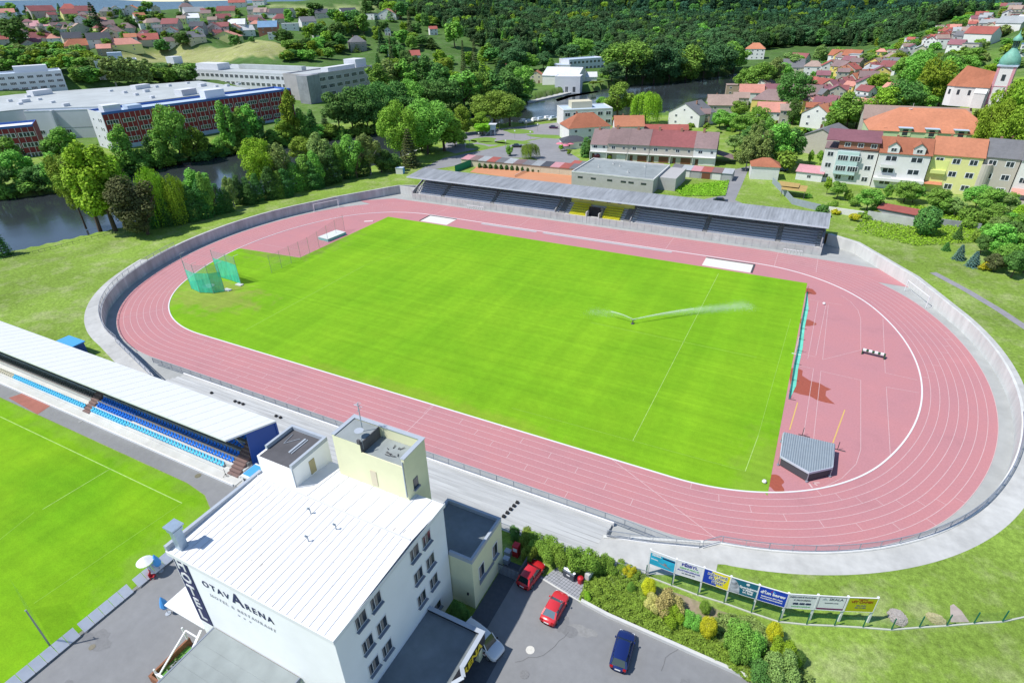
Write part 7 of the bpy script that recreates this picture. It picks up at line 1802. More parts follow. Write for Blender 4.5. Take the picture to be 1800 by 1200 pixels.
def trunk_mesh(kind,seed,m_):
    r=random.Random(seed);mb=MB()
    th=.22 if kind in('spruce','column') else .55
    pts=[Vector((0,0,-.03))]
    for i in range(5): pts.append(Vector((pts[-1].x+r.uniform(-.012,.012),pts[-1].y+r.uniform(-.012,.012),-.03+(th+.15)*(i+1)/5)))
    for i in range(5): mb.tube(pts[i],pts[i+1],.022*(1-i*.15),.022*(1-(i+1)*.15),n=7)
    if kind not in('spruce','column','ball','bush'):
        for i in range(8):
            b=pts[2+i%3];a=r.uniform(0,6.28);e=b+Vector((math.cos(a)*.19,math.sin(a)*.19,.24+r.uniform(0,.14)));mid=b.lerp(e,.5)+Vector((0,0,-.02));mb.tube(b,mid,.011,.008,n=5);mb.tube(mid,e,.008,.003,n=5)
    return mb.mesh('trunk',m_)
PROTO={}
SPEC={'round':('round',.019,5200),'broad':('broad',.0175,6500),'tall':('tall',.016,4200),'oval':('oval',.018,4600),'column':('column',.013,3600),'spruce':('spruce',.017,3600),'willow':('willow',.0125,5200),'ball':('ball',.032,3200),'bush':('bush',.042,2200)}
def proto(kind,leaf,var,hi):
    key=(kind,leaf,var,hi)
    if key not in PROTO:
        kk,s,n=SPEC[kind]
        if hi==1: s*=.66;n=int(n*2.2)
        if hi==1 and kind in('bush','ball'): s*=.62;n=int(n*2.4)
        if hi==-1: s*=1.75;n=int(n*.34)
        mk=(kind,var,hi)
        if mk not in MESHC: MESHC[mk]=crown(kk,17+var*7+len(kind)+hi*3,n,s)
        cm=mesh_from(MESHC[mk],'crown',LEAF[leaf]);tm=trunk_mesh(kind,var+3,M_barkp if leaf=='olive' else M_bark)
        PROTO[key]=(cm,tm)
    return PROTO[key]
MESHC={}
KW={'round':.36*2,'broad':.42*2,'tall':.22*2,'oval':.29*2,'column':.135*2,'spruce':.24*2,'willow':.44*2,'ball':.5*2,'bush':.5*2}
def put_tree(kind,leaf,loc,Hm,Wm,label,group,name='tree',cat='tree',hi=0,var=None,lean=0,trunk=True):
    var=RND.randrange(2) if var is None else var
    cm,tm=proto(kind,leaf,var,hi)
    t=thing(name,label,cat,loc,RND.uniform(0,6.28),group)
    sx=Wm/KW[kind]
    t.scale=(sx,sx,Hm)
    if lean: t.rotation_euler=(lean,0,0)
    if trunk and kind not in('ball','bush'):
        o=bpy.data.objects.new('trunk',tm);link(o,t)
    o=bpy.data.objects.new('crown' if kind not in('ball','bush') else 'foliage',cm);link(o,t)
    return t
TREEXY=[]
def tree_px(x,y,ytop,w,kind,leaf,label,group,name='tree',cat='tree',hi=0,z=None,**k):
    if z is None:
        h=hit(x,y)
        if h is None: return
    else: h=(*at(x,y,z),z)
    c=depthc(*h);lo,hi_=.1,80
    for _ in range(30):
        m_=(lo+hi_)/2
        if proj(h[0],h[1],h[2]+m_)[1]>ytop: lo=m_
        else: hi_=m_
    Hm=lo;Wm=w*c/FPX
    TREEXY.append((h[0],h[1],Wm/2))
    return put_tree(kind,leaf,(h[0],h[1],h[2]-.1),Hm,Wm,label,group,name,cat,hi,**k)
def side(desc): return desc
KN={'round':'round broadleaf tree','broad':'spreading broadleaf tree','tall':'tall slim broadleaf tree','oval':'oval broadleaf tree','column':'columnar thuja','spruce':'conical spruce','willow':'weeping willow','ball':'clipped ball shrub','bush':'bush'}
NMK={'round':'tree','broad':'tree','tall':'tree','oval':'tree','column':'thuja','spruce':'spruce','willow':'willow_tree','ball':'shrub','bush':'bush'}
LNM={'dark':'dark green','mid':'green','light':'light green','bright':'bright green','yellow':'golden yellow','orange':'orange-yellow','pine':'brownish green','spruce':'dark green','blue':'blue-grey','thuja':'deep green','willow':'yellow-green','olive':'pale grey-green','chest':'olive green','wild':'fresh green','purple':'reddish'}
BULK=[]
def bulk(L):
    for (x,y,yt,w_,k,lf) in L:
        h=hit(x,y)
        if h is None: continue
        c=depthc(*h);lo,hi_=.1,60
        for _ in range(24):
            m_=(lo+hi_)/2
            if proj(h[0],h[1],h[2]+m_)[1]>yt: lo=m_
            else: hi_=m_
        BULK.append((h[0],h[1],h[2]-.2,w_*c/FPX,lo,k,lf))
def tree_rows(L,where,group,hi=0,z=None):
    L=sorted(L,key=lambda r:r[0])
    for i,(x,y,yt,w_,k,lf) in enumerate(L):
        tree_px(x,y,yt,w_,k,lf,'%s %s, %s from the left %s'%(LNM[lf],KN[k],ordn(i),where),group,NMK[k],'tree' if k not in('ball','bush') else 'shrub',hi,z)
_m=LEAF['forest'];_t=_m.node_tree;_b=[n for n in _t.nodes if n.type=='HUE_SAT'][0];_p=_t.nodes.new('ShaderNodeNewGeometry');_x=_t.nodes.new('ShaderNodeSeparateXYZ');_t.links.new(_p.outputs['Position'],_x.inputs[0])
_r=_t.nodes.new('ShaderNodeMapRange');_r.inputs[1].default_value=560;_r.inputs[2].default_value=1400;_t.links.new(_x.outputs[1],_r.inputs[0]);_k=_t.nodes.new('ShaderNodeMix');_k.data_type='RGBA';_t.links.new(_r.outputs[0],_k.inputs[0])  # leaves turn bluish with growing Y: distance haze put into their colour
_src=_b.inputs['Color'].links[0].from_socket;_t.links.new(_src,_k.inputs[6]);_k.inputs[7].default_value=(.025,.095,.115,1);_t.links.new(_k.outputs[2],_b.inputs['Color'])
tree_rows([(8,456,388,44,'spruce','dark'),(206,412,238,88,'tall','bright'),(176,405,256,74,'tall','light'),(150,398,262,56,'round','light'),(222,402,270,60,'tall','bright'),(262,418,305,86,'oval','pine'),(288,400,290,52,'willow','bright'),(322,396,303,46,'willow','bright'),(300,402,336,29,'column','thuja'),(275,405,331,29,'column','thuja'),(322,398,319,33,'column','thuja'),(345,394,325,30,'column','thuja'),(366,388,313,33,'column','thuja'),(360,374,292,46,'tall','mid'),(388,380,321,31,'column','thuja'),(402,378,329,25,'column','thuja'),(425,364,307,22,'column','thuja'),(440,362,311,22,'column','thuja'),(458,358,303,22,'column','thuja'),(482,354,291,30,'column','thuja'),(508,350,295,26,'column','thuja'),(470,345,238,66,'broad','bright'),(497,342,248,48,'tall','olive'),(540,336,270,38,'column','mid'),(524,340,284,34,'column','mid'),(556,336,276,34,'column','thuja'),(574,330,272,32,'column','thuja'),(618,318,268,28,'column','thuja'),(640,314,262,28,'column','thuja'),(414,370,306,26,'tall','olive'),(378,386,300,30,'tall','mid'),(444,364,322,24,'column','thuja'),(494,352,300,28,'column','mid'),(562,334,262,34,'tall','mid'),(588,326,262,34,'column','thuja'),(575,322,232,44,'tall','olive'),(605,320,246,30,'tall','mid'),(628,318,236,44,'tall','mid'),(652,312,232,44,'tall','olive'),(672,308,262,40,'oval','dark'),(692,306,268,34,'oval','dark'),(722,298,222,46,'spruce','pine'),(708,288,176,72,'broad','light'),(752,276,170,92,'broad','mid'),(782,270,188,60,'tall','light'),(800,262,226,46,'round','mid'),(812,240,182,40,'oval','light'),(742,270,230,60,'round','light'),(545,300,235,60,'round','light')],
'along the near river bank','trees along the near river bank',hi=1,z=G-1.0)
tree_rows([(868,222,158,92,'broad','willow'),(896,222,168,60,'round','mid'),(846,232,196,40,'round','light'),(848,238,214,34,'round','bright'),(932,279,251,34,'willow','willow'),(897,274,255,16,'oval','mid'),(1086,206,144,60,'oval','willow'),(1134,218,159,56,'willow','bright'),(1062,200,168,34,'round','mid'),(1180,216,203,12,'round','mid'),(1243,205,178,26,'round','mid'),(1228,215,190,22,'round','light')],
 'by the riverside playground','trees between playground and riverside houses',hi=1)
# far bank in front of the factories
FB=[]
r=random.Random(21)
fb=RIV_FAR[::-1]
for (x,y,yt,w_,k,lf) in [(22,300,238,44,'tall','mid'),(40,330,262,60,'round','mid'),(6,345,290,50,'round','dark'),(62,322,258,40,'spruce','spruce'),(80,338,290,52,'round','dark'),(110,334,268,48,'oval','mid'),(120,282,222,50,'round','mid'),(97,285,240,34,'round','dark'),(140,326,262,62,'round','bright'),(168,322,268,60,'round','light'),(198,322,268,56,'round','bright'),(232,312,218,40,'tall','mid'),(252,310,262,50,'round','mid'),(270,290,238,22,'column','thuja'),(292,300,228,44,'oval','mid'),(322,294,182,60,'broad','mid'),(350,290,218,44,'oval','light'),(368,286,232,26,'column','thuja'),(388,282,240,40,'round','mid'),(412,276,176,34,'tall','mid'),(430,270,186,38,'tall','mid'),(450,268,182,44,'tall','mid'),(462,268,200,34,'oval','dark'),(488,262,226,40,'round','mid'),(505,258,210,34,'round','light'),(519,258,152,32,'tall','chest'),(534,254,190,30,'tall','mid'),(552,240,192,18,'column','thuja'),(574,236,190,22,'spruce','spruce'),(560,252,218,40,'round','mid'),(500,240,208,30,'round','dark'),
 (598,240,160,52,'round','dark'),(622,238,152,56,'round','dark'),(648,236,148,60,'broad','dark'),(676,232,142,60,'broad','dark'),(705,228,142,56,'round','dark'),(730,222,138,54,'broad','mid'),(668,180,110,44,'tall','mid'),(690,170,104,46,'tall','olive'),(716,168,100,44,'tall','mid'),(748,165,96,48,'tall','dark'),(760,205,140,54,'broad','dark'),(792,206,136,50,'round','dark'),(775,180,110,46,'tall','dark'),(818,200,120,56,'tall','mid'),(842,200,124,56,'broad','mid'),(868,195,120,54,'tall','dark'),(895,196,124,60,'round','dark'),(920,190,116,44,'round','mid'),(905,160,108,44,'round','dark'),(880,150,104,40,'spruce','spruce'),(850,160,112,40,'spruce','spruce')]:
    FB.append((x,y,yt,w_,k,lf))
tree_rows(FB,'along the far factory bank','trees along the far bank below the factories',hi=0)
BU=[]
for i in range(56):
    f=i/55*0.985;s=f*(len(fb)-1)
x_=-10
nbk=[(-10,356),(60,348),(130,338),(230,312),(330,292),(420,274),(540,258),(640,246),(730,222),(800,212),(880,202),(925,186)]
xx=-6
while xx<925:
    for (a,b) in zip(nbk,nbk[1:]):
        if a[0]<=xx<=b[0]: y=a[1]+(b[1]-a[1])*(xx-a[0])/(b[0]-a[0])
    BU.append((xx,y-r.uniform(0,6),y-r.uniform(22,38),r.uniform(30,46),'bush' if r.random()<.6 else 'round',r.choice(['mid','dark','light','mid','wild'])));xx+=r.uniform(14,22)
tree_rows(BU,'at the far waterline','bushes at the far waterline',hi=0)
# belt behind the factories
BE=[]
for i in range(64):
    x=r.uniform(-5,182);y=r.uniform(98,116) if x<138 else r.uniform(105,148)
    BE.append((x,y+2,max(y-r.uniform(22,30),84),r.uniform(24,36),r.choice(['tall','oval','round','tall']),r.choice(['mid','mid','chest','olive','dark'])))
for i in range(46):
    x=r.uniform(-5,150);y=r.uniform(100,128);BE.append((x,y,y-r.uniform(20,30),r.uniform(20,30),r.choice(['tall','oval','round']),r.choice(['mid','chest','olive','mid'])))
for x in (205,222,236,250,262): BE.append((x,152,r.uniform(92,104),r.uniform(28,36),'tall','olive'))
for i in range(34):
    x=r.uniform(265,345);y=r.uniform(122,145);BE.append((x,y+3,max(110,y-r.uniform(20,30)),r.uniform(22,32),r.choice(['tall','oval','round']),r.choice(['mid','mid','dark','olive'])))
for i in range(26):
    x=r.uniform(505,600);y=r.uniform(84,108);BE.append((x,y,y-r.uniform(16,22),r.uniform(20,30),r.choice(['round','oval']),r.choice(['mid','dark','light'])))
for x,y,yt,w_ in ((288,93,68,28),(326,81,55,30),(415,84,60,24),(500,78,50,36),(596,70,38,34),(566,72,40,30)): BE.append((x,y,yt,w_,'round','dark'))
bulk(BE)
# hillside garden trees
HG=[]
for i in range(120):
    x=r.uniform(-8,470);y=r.uniform(20,84)
    if 205<x<480 and y>76: continue
    HG.append((x,y,y-r.uniform(8,17),r.uniform(10,20),r.choice(['round','oval','round','spruce','tall']),r.choice(['dark','mid','mid','dark','light'])))
bulk(HG)
HG=[(38,86,28,40,'oval','dark'),(170,48,2,24,'spruce','spruce'),(178,60,8,22,'spruce','spruce'),(25,28,4,20,'round','mid'),(262,22,0,20,'tall','mid'),(330,12,-4,18,'spruce','spruce'),(40,42,12,14,'spruce','spruce'),(50,30,8,10,'spruce','spruce'),(181,62,36,16,'spruce','spruce')]
tree_rows(HG,'among the hillside gardens','trees among the hillside gardens',hi=-1)
VG=[]
for i in range(125):
    x=r.uniform(465,905);y=r.uniform(20,150)
    if x<520 and y>60: continue
    if 430<x<700 and y<24: continue
    if x>760 and y<95: continue
    if 340<x<665 and y>98: continue
    VG.append((x,y,y-r.uniform(16,34),r.uniform(16,34),r.choice(['round','oval','spruce','tall','broad','round']),r.choice(['dark','mid','dark','light','chest'])))
bulk(VG)
VG=[(690,120,62,14,'spruce','pine'),(815,125,68,14,'spruce','pine'),(835,122,66,18,'spruce','pine'),(640,60,22,26,'oval','mid'),(590,42,14,26,'round','dark'),(666,70,26,20,'spruce','spruce'),(672,92,48,20,'spruce','spruce'),(722,66,16,18,'spruce','pine'),(800,85,32,34,'oval','mid')]
tree_rows(VG,'in the villa gardens','trees among the villa gardens',hi=-1)
# river right bank and town
TT=[(1330,165,108,50,'broad','mid'),(1352,158,100,44,'round','olive'),(1310,172,118,40,'round','mid'),(1385,130,92,34,'round','olive'),(1372,148,110,34,'round','mid'),(1400,120,96,30,'round','mid'),(1440,112,78,26,'tall','olive'),(1470,108,82,28,'oval','mid'),
 (1388,198,124,58,'broad','dark'),(1376,165,128,34,'round','dark'),(1412,170,132,36,'round','dark'),(1392,220,172,24,'round','dark'),
 (1486,228,160,56,'round','mid'),(1468,222,172,40,'round','mid'),(1504,225,178,40,'oval','dark'),(1455,232,196,24,'round','mid'),
 (1548,222,150,62,'broad','chest'),(1575,218,138,60,'broad','dark'),(1600,170,86,56,'broad','mid'),(1630,195,100,60,'broad','chest'),(1648,190,98,56,'round','mid'),(1585,150,98,44,'round','mid'),(1612,205,150,54,'round','mid'),(1668,185,120,40,'oval','light'),(1660,150,92,44,'round','dark'),(1690,140,96,40,'round','mid'),(1700,120,82,40,'round','mid'),(1540,165,128,36,'round','chest'),(1562,192,150,44,'round','dark'),(1530,222,196,30,'round','dark'),(1555,238,205,34,'round','dark'),
(1735,236,160,56,'round','chest'),(1775,268,190,70,'broad','chest'),(1800,225,150,60,'round','chest'),
 (1358,292,212,58,'round','mid'),(1334,298,228,46,'oval','olive'),(1310,300,238,40,'round','olive'),(1384,288,222,50,'round','dark'),(1372,300,258,50,'bush','wild'),(1326,268,210,34,'oval','olive'),(1392,262,232,24,'round','dark'),(1345,258,205,24,'round','mid'),(1278,228,196,44,'round','mid'),(1300,240,200,40,'round','mid'),(1330,232,186,46,'broad','wild'),(1296,212,176,30,'round','wild'),(1264,225,192,30,'round','mid'),(1316,255,222,34,'round','dark'),(1290,268,236,34,'round','olive'),(1303,285,258,28,'bush','wild'),
 (1030,276,240,22,'column','dark'),(1034,277,248,18,'oval','dark'),(1050,280,268,14,'bush','purple'),(1073,281,270,12,'bush','light'),(986,266,254,10,'round','light'),(1000,273,262,8,'round','light'),
 (1418,215,196,24,'round','mid'),(1470,250,228,22,'bush','wild'),(1423,288,262,10,'oval','light'),(1440,290,264,14,'round','light'),(1345,238,212,26,'round','mid'),(1382,140,118,22,'round','mid'),(1523,110,92,24,'round','olive'),(1552,105,84,28,'round','mid'),(1575,118,92,34,'round','chest')]
tree_rows(TT,'in the riverside town','trees in the riverside town',hi=0)
# slope on the right
SL=[]
for i in range(100):
    x=r.uniform(1560,1810);y=r.uniform(0,130)
    lim=112-(x-1560)*.44
    if y<lim-16 or y>150: continue
    if 1690<x<1800 and 40<y<80 and r.random()<.6: continue
    SL.append((x,y+6,y-r.uniform(8,18),r.uniform(16,30),r.choice(['round','round','bush','broad']),r.choice(['mid','wild','chest','olive'])))
bulk(SL)
# gardens of the flats
GD=[(1470,350,318,28,'round','mid'),(1452,342,310,14,'round','bright'),(1490,352,330,16,'bush','wild'),(1462,368,350,20,'bush','wild'),(1500,362,344,22,'bush','mid'),(1522,372,330,42,'round','mid'),(1545,372,350,26,'bush','mid'),(1558,350,322,16,'round','mid'),(1588,356,318,48,'broad','mid'),(1604,356,326,36,'round','mid'),(1640,372,330,46,'round','mid'),(1658,376,340,42,'round','mid'),(1676,380,346,30,'round','olive'),(1712,370,326,46,'broad','mid'),(1730,382,330,50,'round','mid'),(1752,384,340,44,'round','olive'),(1764,378,338,34,'round','mid'),(1738,400,360,44,'round','mid'),(1700,390,362,34,'bush','mid'),(1420,348,338,12,'bush','mid'),(1796,400,360,40,'round','bright'),(1780,402,372,34,'round','mid'),(1443,381,358,24,'ball','dark'),(1468,376,366,16,'bush','yellow'),(1500,388,372,20,'bush','yellow'),(1520,384,370,24,'bush','wild'),(1540,382,368,18,'bush','wild')]
for (x,y,yt,w_,D_) in ((1762,222,138,78,262),(1796,228,112,84,262),(1745,232,165,56,255),(1788,236,172,70,252),(1825,230,120,70,262)):
    q_=cpt(x,y,D_);zz=H(q_[0],q_[1]);c_=depthc(q_[0],q_[1],zz);lo=5
    while proj(q_[0],q_[1],zz+lo)[1]>yt and lo<40: lo+=.3
    put_tree('broad','chest',(q_[0],q_[1],zz-.3),lo,w_*c_/FPX,'huge chestnut tree, %s from the left below the church tower'%ordn([1745,1762,1788,1796,1825].index(x)),'chestnut trees below the church tower','tree','tree',1)
TF=[]
for i in range(90):
    x=r.uniform(1290,1545);y=r.uniform(135,262)
    if x>1400 and y<150 and False: continue
    TF.append((x,y,y-r.uniform(9,20),r.uniform(10,22),r.choice(['round','bush','oval','bush']),r.choice(['mid','wild','dark','chest','light'])))
for i in range(40):
    x=r.uniform(1390,1580);y=r.uniform(100,150);TF.append((x,y,y-r.uniform(7,13),r.uniform(9,16),r.choice(['round','bush']),r.choice(['mid','wild','dark'])))
for i in range(26):
    x=r.uniform(925,1300);y=r.uniform(128,150) if x<1090 else r.uniform(222,240);TF.append((x,y,y-r.uniform(6,11),r.uniform(8,14),'bush',r.choice(['mid','wild'])))
for i in range(60):
    x=r.uniform(1530,1735);y=104-(x-1540)*.36+r.uniform(-9,8);TF.append((x,y,y-r.uniform(11,18),r.uniform(14,24),r.choice(['round','broad','oval']),r.choice(['mid','dark','chest'])))
bulk(TF)
tree_rows(GD,'in the gardens of the flats','shrubs and trees in the gardens of the flats',hi=0,z=G)
SR=[(1623,413,360,46,'ball','dark'),(1681,422,396,22,'spruce','dark'),(1662,440,424,18,'spruce','dark'),(1684,456,428,24,'spruce','blue'),(1709,468,440,28,'spruce','blue'),(1730,474,458,20,'bush','yellow'),(1746,450,390,50,'round','mid'),(1722,448,412,30,'round','dark'),(1770,440,385,50,'oval','dark'),(1760,470,428,40,'round','mid'),(1776,488,442,38,'round','dark'),(1790,455,408,44,'round','mid'),(1798,480,446,34,'round','mid'),(1745,476,446,34,'oval','pine'),(1735,428,392,34,'round','mid'),(1700,400,380,26,'bush','wild'),(1718,425,400,30,'bush','wild'),(1795,395,360,36,'round','bright'),(1770,400,372,30,'round','mid'),(1750,408,380,30,'round','olive')]
tree_rows(SR,'on the right-hand bank','trees on the bank right of the bowl',hi=0,z=G)
# small thujas along the clay court
for i in range(34):
    f=i/33;x=843+ (1165-843)*f*.97;y=296+(319-296)*f
    tree_px(x,y-1,y-10,6.5,'column','thuja','young thuja, %s from the left in the row behind the clay court'%ordn(i),'young thujas behind the clay court','thuja','tree',-1,G)
# hedge behind the red cars
HB=[(905,948,925,30,'bush','dark'),(925,958,932,44,'bush','wild'),(945,972,940,46,'bush','wild'),(968,985,945,46,'bush','wild'),(985,1000,952,44,'bush','wild'),(1005,1000,955,44,'bush','wild'),(1028,1004,960,46,'bush','wild'),(1048,1006,968,44,'bush','wild'),(1068,1004,978,40,'bush','wild'),(1090,1006,990,36,'bush','wild'),(1110,1012,998,28,'bush','wild'),(930,985,955,26,'bush','wild')]
for i,(x,y,yt,w_,k,lf) in enumerate(HB):
    tree_px(x,y,yt,w_,k,lf,'leafy hedge bush, %s from the left below the baluster fence'%ordn(i),'hedge behind the red cars','hedge_bush','hedge',1,G)
tree_px(806,1092,1056,36,'ball','dark','clipped dark green ball bush in the corner of hotel and annex',None,'shrub','shrub',1,G)
tree_px(818,1088,1070,20,'ball','dark','smaller dark bush behind the ball bush at the annex',None,'shrub','shrub',1,G)
tree_px(822,1168,1144,14,'ball','dark','small round potted bush under the entrance porch',None,'shrub','shrub',1,G)
# planted bed
PB=[(1139,1045,1014,28,'ball','yellow','golden yellow ball shrub nearest the first billboard'),(1242,1118,1084,32,'ball','yellow','golden yellow ball shrub in the middle of the bed'),(1357,1126,1094,30,'ball','yellow','golden yellow ball shrub at the right end of the bed'),(1238,1076,1056,22,'ball','wild','small clipped green ball shrub on bare soil'),(1402,1166,1144,22,'ball','dark','small clipped green ball at the lower right of the bed'),(1108,1040,1022,16,'ball','mid','small mid green ball shrub beside the first golden one'),
 (1165,1075,1038,50,'bush','orange','large orange-yellow shrub left in the bed'),(1188,1072,1044,40,'bush','orange','orange-yellow shrub merging with its larger neighbour'),(1178,1092,1066,38,'bush','bright','bright yellow-green shrub below the orange ones'),(1212,1100,1078,34,'bush','mid','deep green low shrub right of the yellow-green one'),(1145,1070,1046,32,'bush','orange','small orange shrub at the left of the orange group'),
 (1300,1140,1086,64,'bush','mid','large rounded green shrub in the middle of the bed'),(1325,1155,1108,50,'bush','mid','green shrub right of the large rounded one'),(1290,1160,1110,50,'bush','mid','green shrub in front of the large rounded one'),(1372,1160,1126,44,'bush','bright','yellow-green spiky shrub at the bed edge'),(1392,1168,1146,30,'bush','bright','small yellow-green shrub beside the clipped ball'),(1365,1190,1148,60,'bush','olive','grey-green spreading juniper at the bottom edge'),(1330,1195,1160,50,'bush','dark','dark green juniper at the bottom edge of the bed'),(1032,1052,1036,18,'bush','bright','small lime shrub at the corner of the parking lot'),(1105,1010,992,24,'bush','yellow','small yellowish shrub at the end of the hedge')]
for (x,y,yt,w_,k,lf,l) in PB: tree_px(x,y,yt,w_,k,lf,l,'shrubs of the planted bed','shrub','shrub',1,G)
# low ground cover of the bed
def scatter_cover(name,poly,n,size,h0,leaf,label,seed,hf=.5,clump=2.2):
    P=np.array(poly);rs=np.random.RandomState(seed);mn,mx=P.min(0),P.max(0);C=[]
    X=rs.uniform(mn[0],mx[0],n*3);Y=rs.uniform(mn[1],mx[1],n*3);k=inpoly(X,Y,P);X=X[k][:n];Y=Y[k][:n]
    z=G+h0*(.35+.65*np.abs(np.sin(X*clump+1.3*np.sin(Y*2.1))*np.cos(Y*clump*1.1+np.sin(X*1.7))))*rs.uniform(hf,1,len(X))
    V=leaf_arrays(np.stack([X,Y,z],1),np.tile([0,0,1.0],(len(X),1)),size,rs)
    o=bpy.data.objects.new(name,mesh_from(V,name,LEAF[leaf]));link(o);return tag(o,label,'ground cover',None,'stuff')
A=lambda *L:[at(x,y,G) for x,y in L]
scatter_cover('low_shrubs',A((1018,1056),(1030,1020),(1060,1005),(1100,1012),(1130,1030),(1145,1060),(1190,1085),(1230,1100),(1262,1130),(1290,1150),(1350,1190),(1340,1215),(1260,1165),(1160,1118),(1080,1082)),26000,.085,.75,'wild','low dark green cotoneaster covering the bed by the kerb wall',3)
scatter_cover('ground_cover',A((1058,1010),(1075,998),(1110,1008),(1138,1015),(1150,1050),(1130,1060),(1090,1040)),6000,.10,.6,'olive','grey-green spreading juniper cover below the fence end',5)
scatter_cover('ground_cover',A((1240,1110),(1262,1080),(1320,1085),(1350,1110),(1400,1160),(1430,1200),(1440,1230),(1340,1230),(1290,1165)),9000,.10,.65,'olive','grey-green juniper cover at the lower end of the bed',6)
mb=MB();mb.poly(A((1150,1030),(1200,1045),(1260,1070),(1300,1085),(1345,1105),(1350,1120),(1300,1100),(1262,1120),(1225,1100),(1160,1070)),G+.02);struct('bare_soil',mb,mat('bare_soil',(.30,.24,.17),.95,.25,2,col2=(.20,.22,.08),scale2=.6))
# rough grass along the river fence and tall weeds on the right bank
scatter_cover('weeds',[ (67,66),(80,60),(96,70),(100,88),(84,96),(70,84)],9000,.17,.7,'bright','fresh green weeds on the bank right of the grandstand',9)
scatter_cover('weeds',A((1178,330),(1282,318),(1275,345),(1200,345)),7000,.15,.6,'bright','green weeds between clubhouse and access road',12)
t=thing('riverside_fence','thin dark fence along the riverside path at the left','fence')
P=[at(x,y,G-.5) for x,y in [(0,462),(60,449),(130,432),(206,412)]]
for a,b in zip(P,P[1:]):
    for q in range(7):
        f=q/7;x=a[0]+(b[0]-a[0])*f;y=a[1]+(b[1]-a[1])*f;mb=MB();mb.tube((x,y,1.2),(x,y,3.3),.04,n=5);obj('post',mb,M_rim,t)
mb=MB()
for a,b in zip(P,P[1:]): mb.bar((*a,3.2),(*b,3.2),.05,.05);mb.bar((*a,2.6),(*b,2.6),.03,.03)
obj('rail',mb,M_rim,t)
# ---------------------------------------------------------------- the woods
M_for=LEAF['forest']
WOOD=[];CR=[]
kinds=[('broad',1),('round',0),('oval',0),('spruce',0),('round',1)]
wood_px=[]
def in_wood(X,Y,Z,Dd):
    return None
def wood_points(seed,n,pxpoly,spacing):
    """points on the hill inside an outline given by picture corners traced onto the ground"""
    out=[]
    return out
WP1=[cpt(*a)[:2] for a in [(640,18,960),(700,20,860),(760,55,760),(800,78,700),(850,98,620),(905,118,560),(960,112,640),(1000,104,680),(1060,106,680),(1100,122,600),(1180,124,600),(1290,112,640),(1340,104,680),(1400,97,700),(1470,90,700),(1520,92,700),(1585,100,600),(1625,80,660),(1690,46,760),(1760,22,800),(1810,-5,850),(1900,-40,1100),(1900,-60,1500),(1560,-40,1500),(1200,-60,1500),(900,-60,1500),(640,-40,1500),(640,-10,1150)]]
rs=np.random.RandomState(4)
PW=np.array(WP1);mn,mx=PW.min(0),PW.max(0)
sp=6.7
gx=np.arange(mn[0],mx[0],sp);gy=np.arange(mn[1],mx[1],sp);X,Y=np.meshgrid(gx,gy);X=X.ravel()+rs.uniform(-3.2,3.2,X.size);Y=Y.ravel()+rs.uniform(-3.2,3.2,Y.size)
k=inpoly(X,Y,PW);X,Y=X[k],Y[k];Z=HN(X,Y)
D=np.hypot(X-CX,Y-CY)
k=(D<900)|(rs.uniform(0,1,X.size)<.45);X,Y,Z,D=X[k],Y[k],Z[k],D[k]
# keep clear of houses
if HOUSES:
    Hs=np.array(HOUSES)
    for hx,hy,hr in Hs:
        dd=np.hypot(X-hx,Y-hy);k=dd>hr+7;X,Y,Z,D=X[k],Y[k],Z[k],D[k]
order=np.argsort(D)
near=order[:24]
kinds=[('broad',0,'forest'),('round',0,'forest'),('oval',1,'forest'),('spruce',0,'forest'),('round',1,'forest'),('tall',0,'forest')]
LNM['forest']='dense green'
FC_=[]
for j,i in enumerate(near):
    kd,vr,lf=kinds[rs.choice(6,p=[.25,.25,.18,.08,.16,.08])]
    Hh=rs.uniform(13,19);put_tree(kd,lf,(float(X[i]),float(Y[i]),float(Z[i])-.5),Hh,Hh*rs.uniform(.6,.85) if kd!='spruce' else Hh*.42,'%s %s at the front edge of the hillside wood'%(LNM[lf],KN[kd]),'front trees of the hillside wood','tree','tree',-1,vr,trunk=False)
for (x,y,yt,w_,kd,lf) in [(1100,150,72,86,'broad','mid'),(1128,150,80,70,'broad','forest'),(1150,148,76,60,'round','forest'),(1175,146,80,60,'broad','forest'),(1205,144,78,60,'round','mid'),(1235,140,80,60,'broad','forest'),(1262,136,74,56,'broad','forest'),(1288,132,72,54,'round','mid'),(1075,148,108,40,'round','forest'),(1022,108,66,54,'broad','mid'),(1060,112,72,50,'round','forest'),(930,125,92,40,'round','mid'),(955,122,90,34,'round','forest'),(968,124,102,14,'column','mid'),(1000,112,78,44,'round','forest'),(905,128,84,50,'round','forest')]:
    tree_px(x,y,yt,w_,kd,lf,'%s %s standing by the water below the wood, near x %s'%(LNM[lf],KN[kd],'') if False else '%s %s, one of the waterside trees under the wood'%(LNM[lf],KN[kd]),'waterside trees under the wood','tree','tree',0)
rest=order[24:]
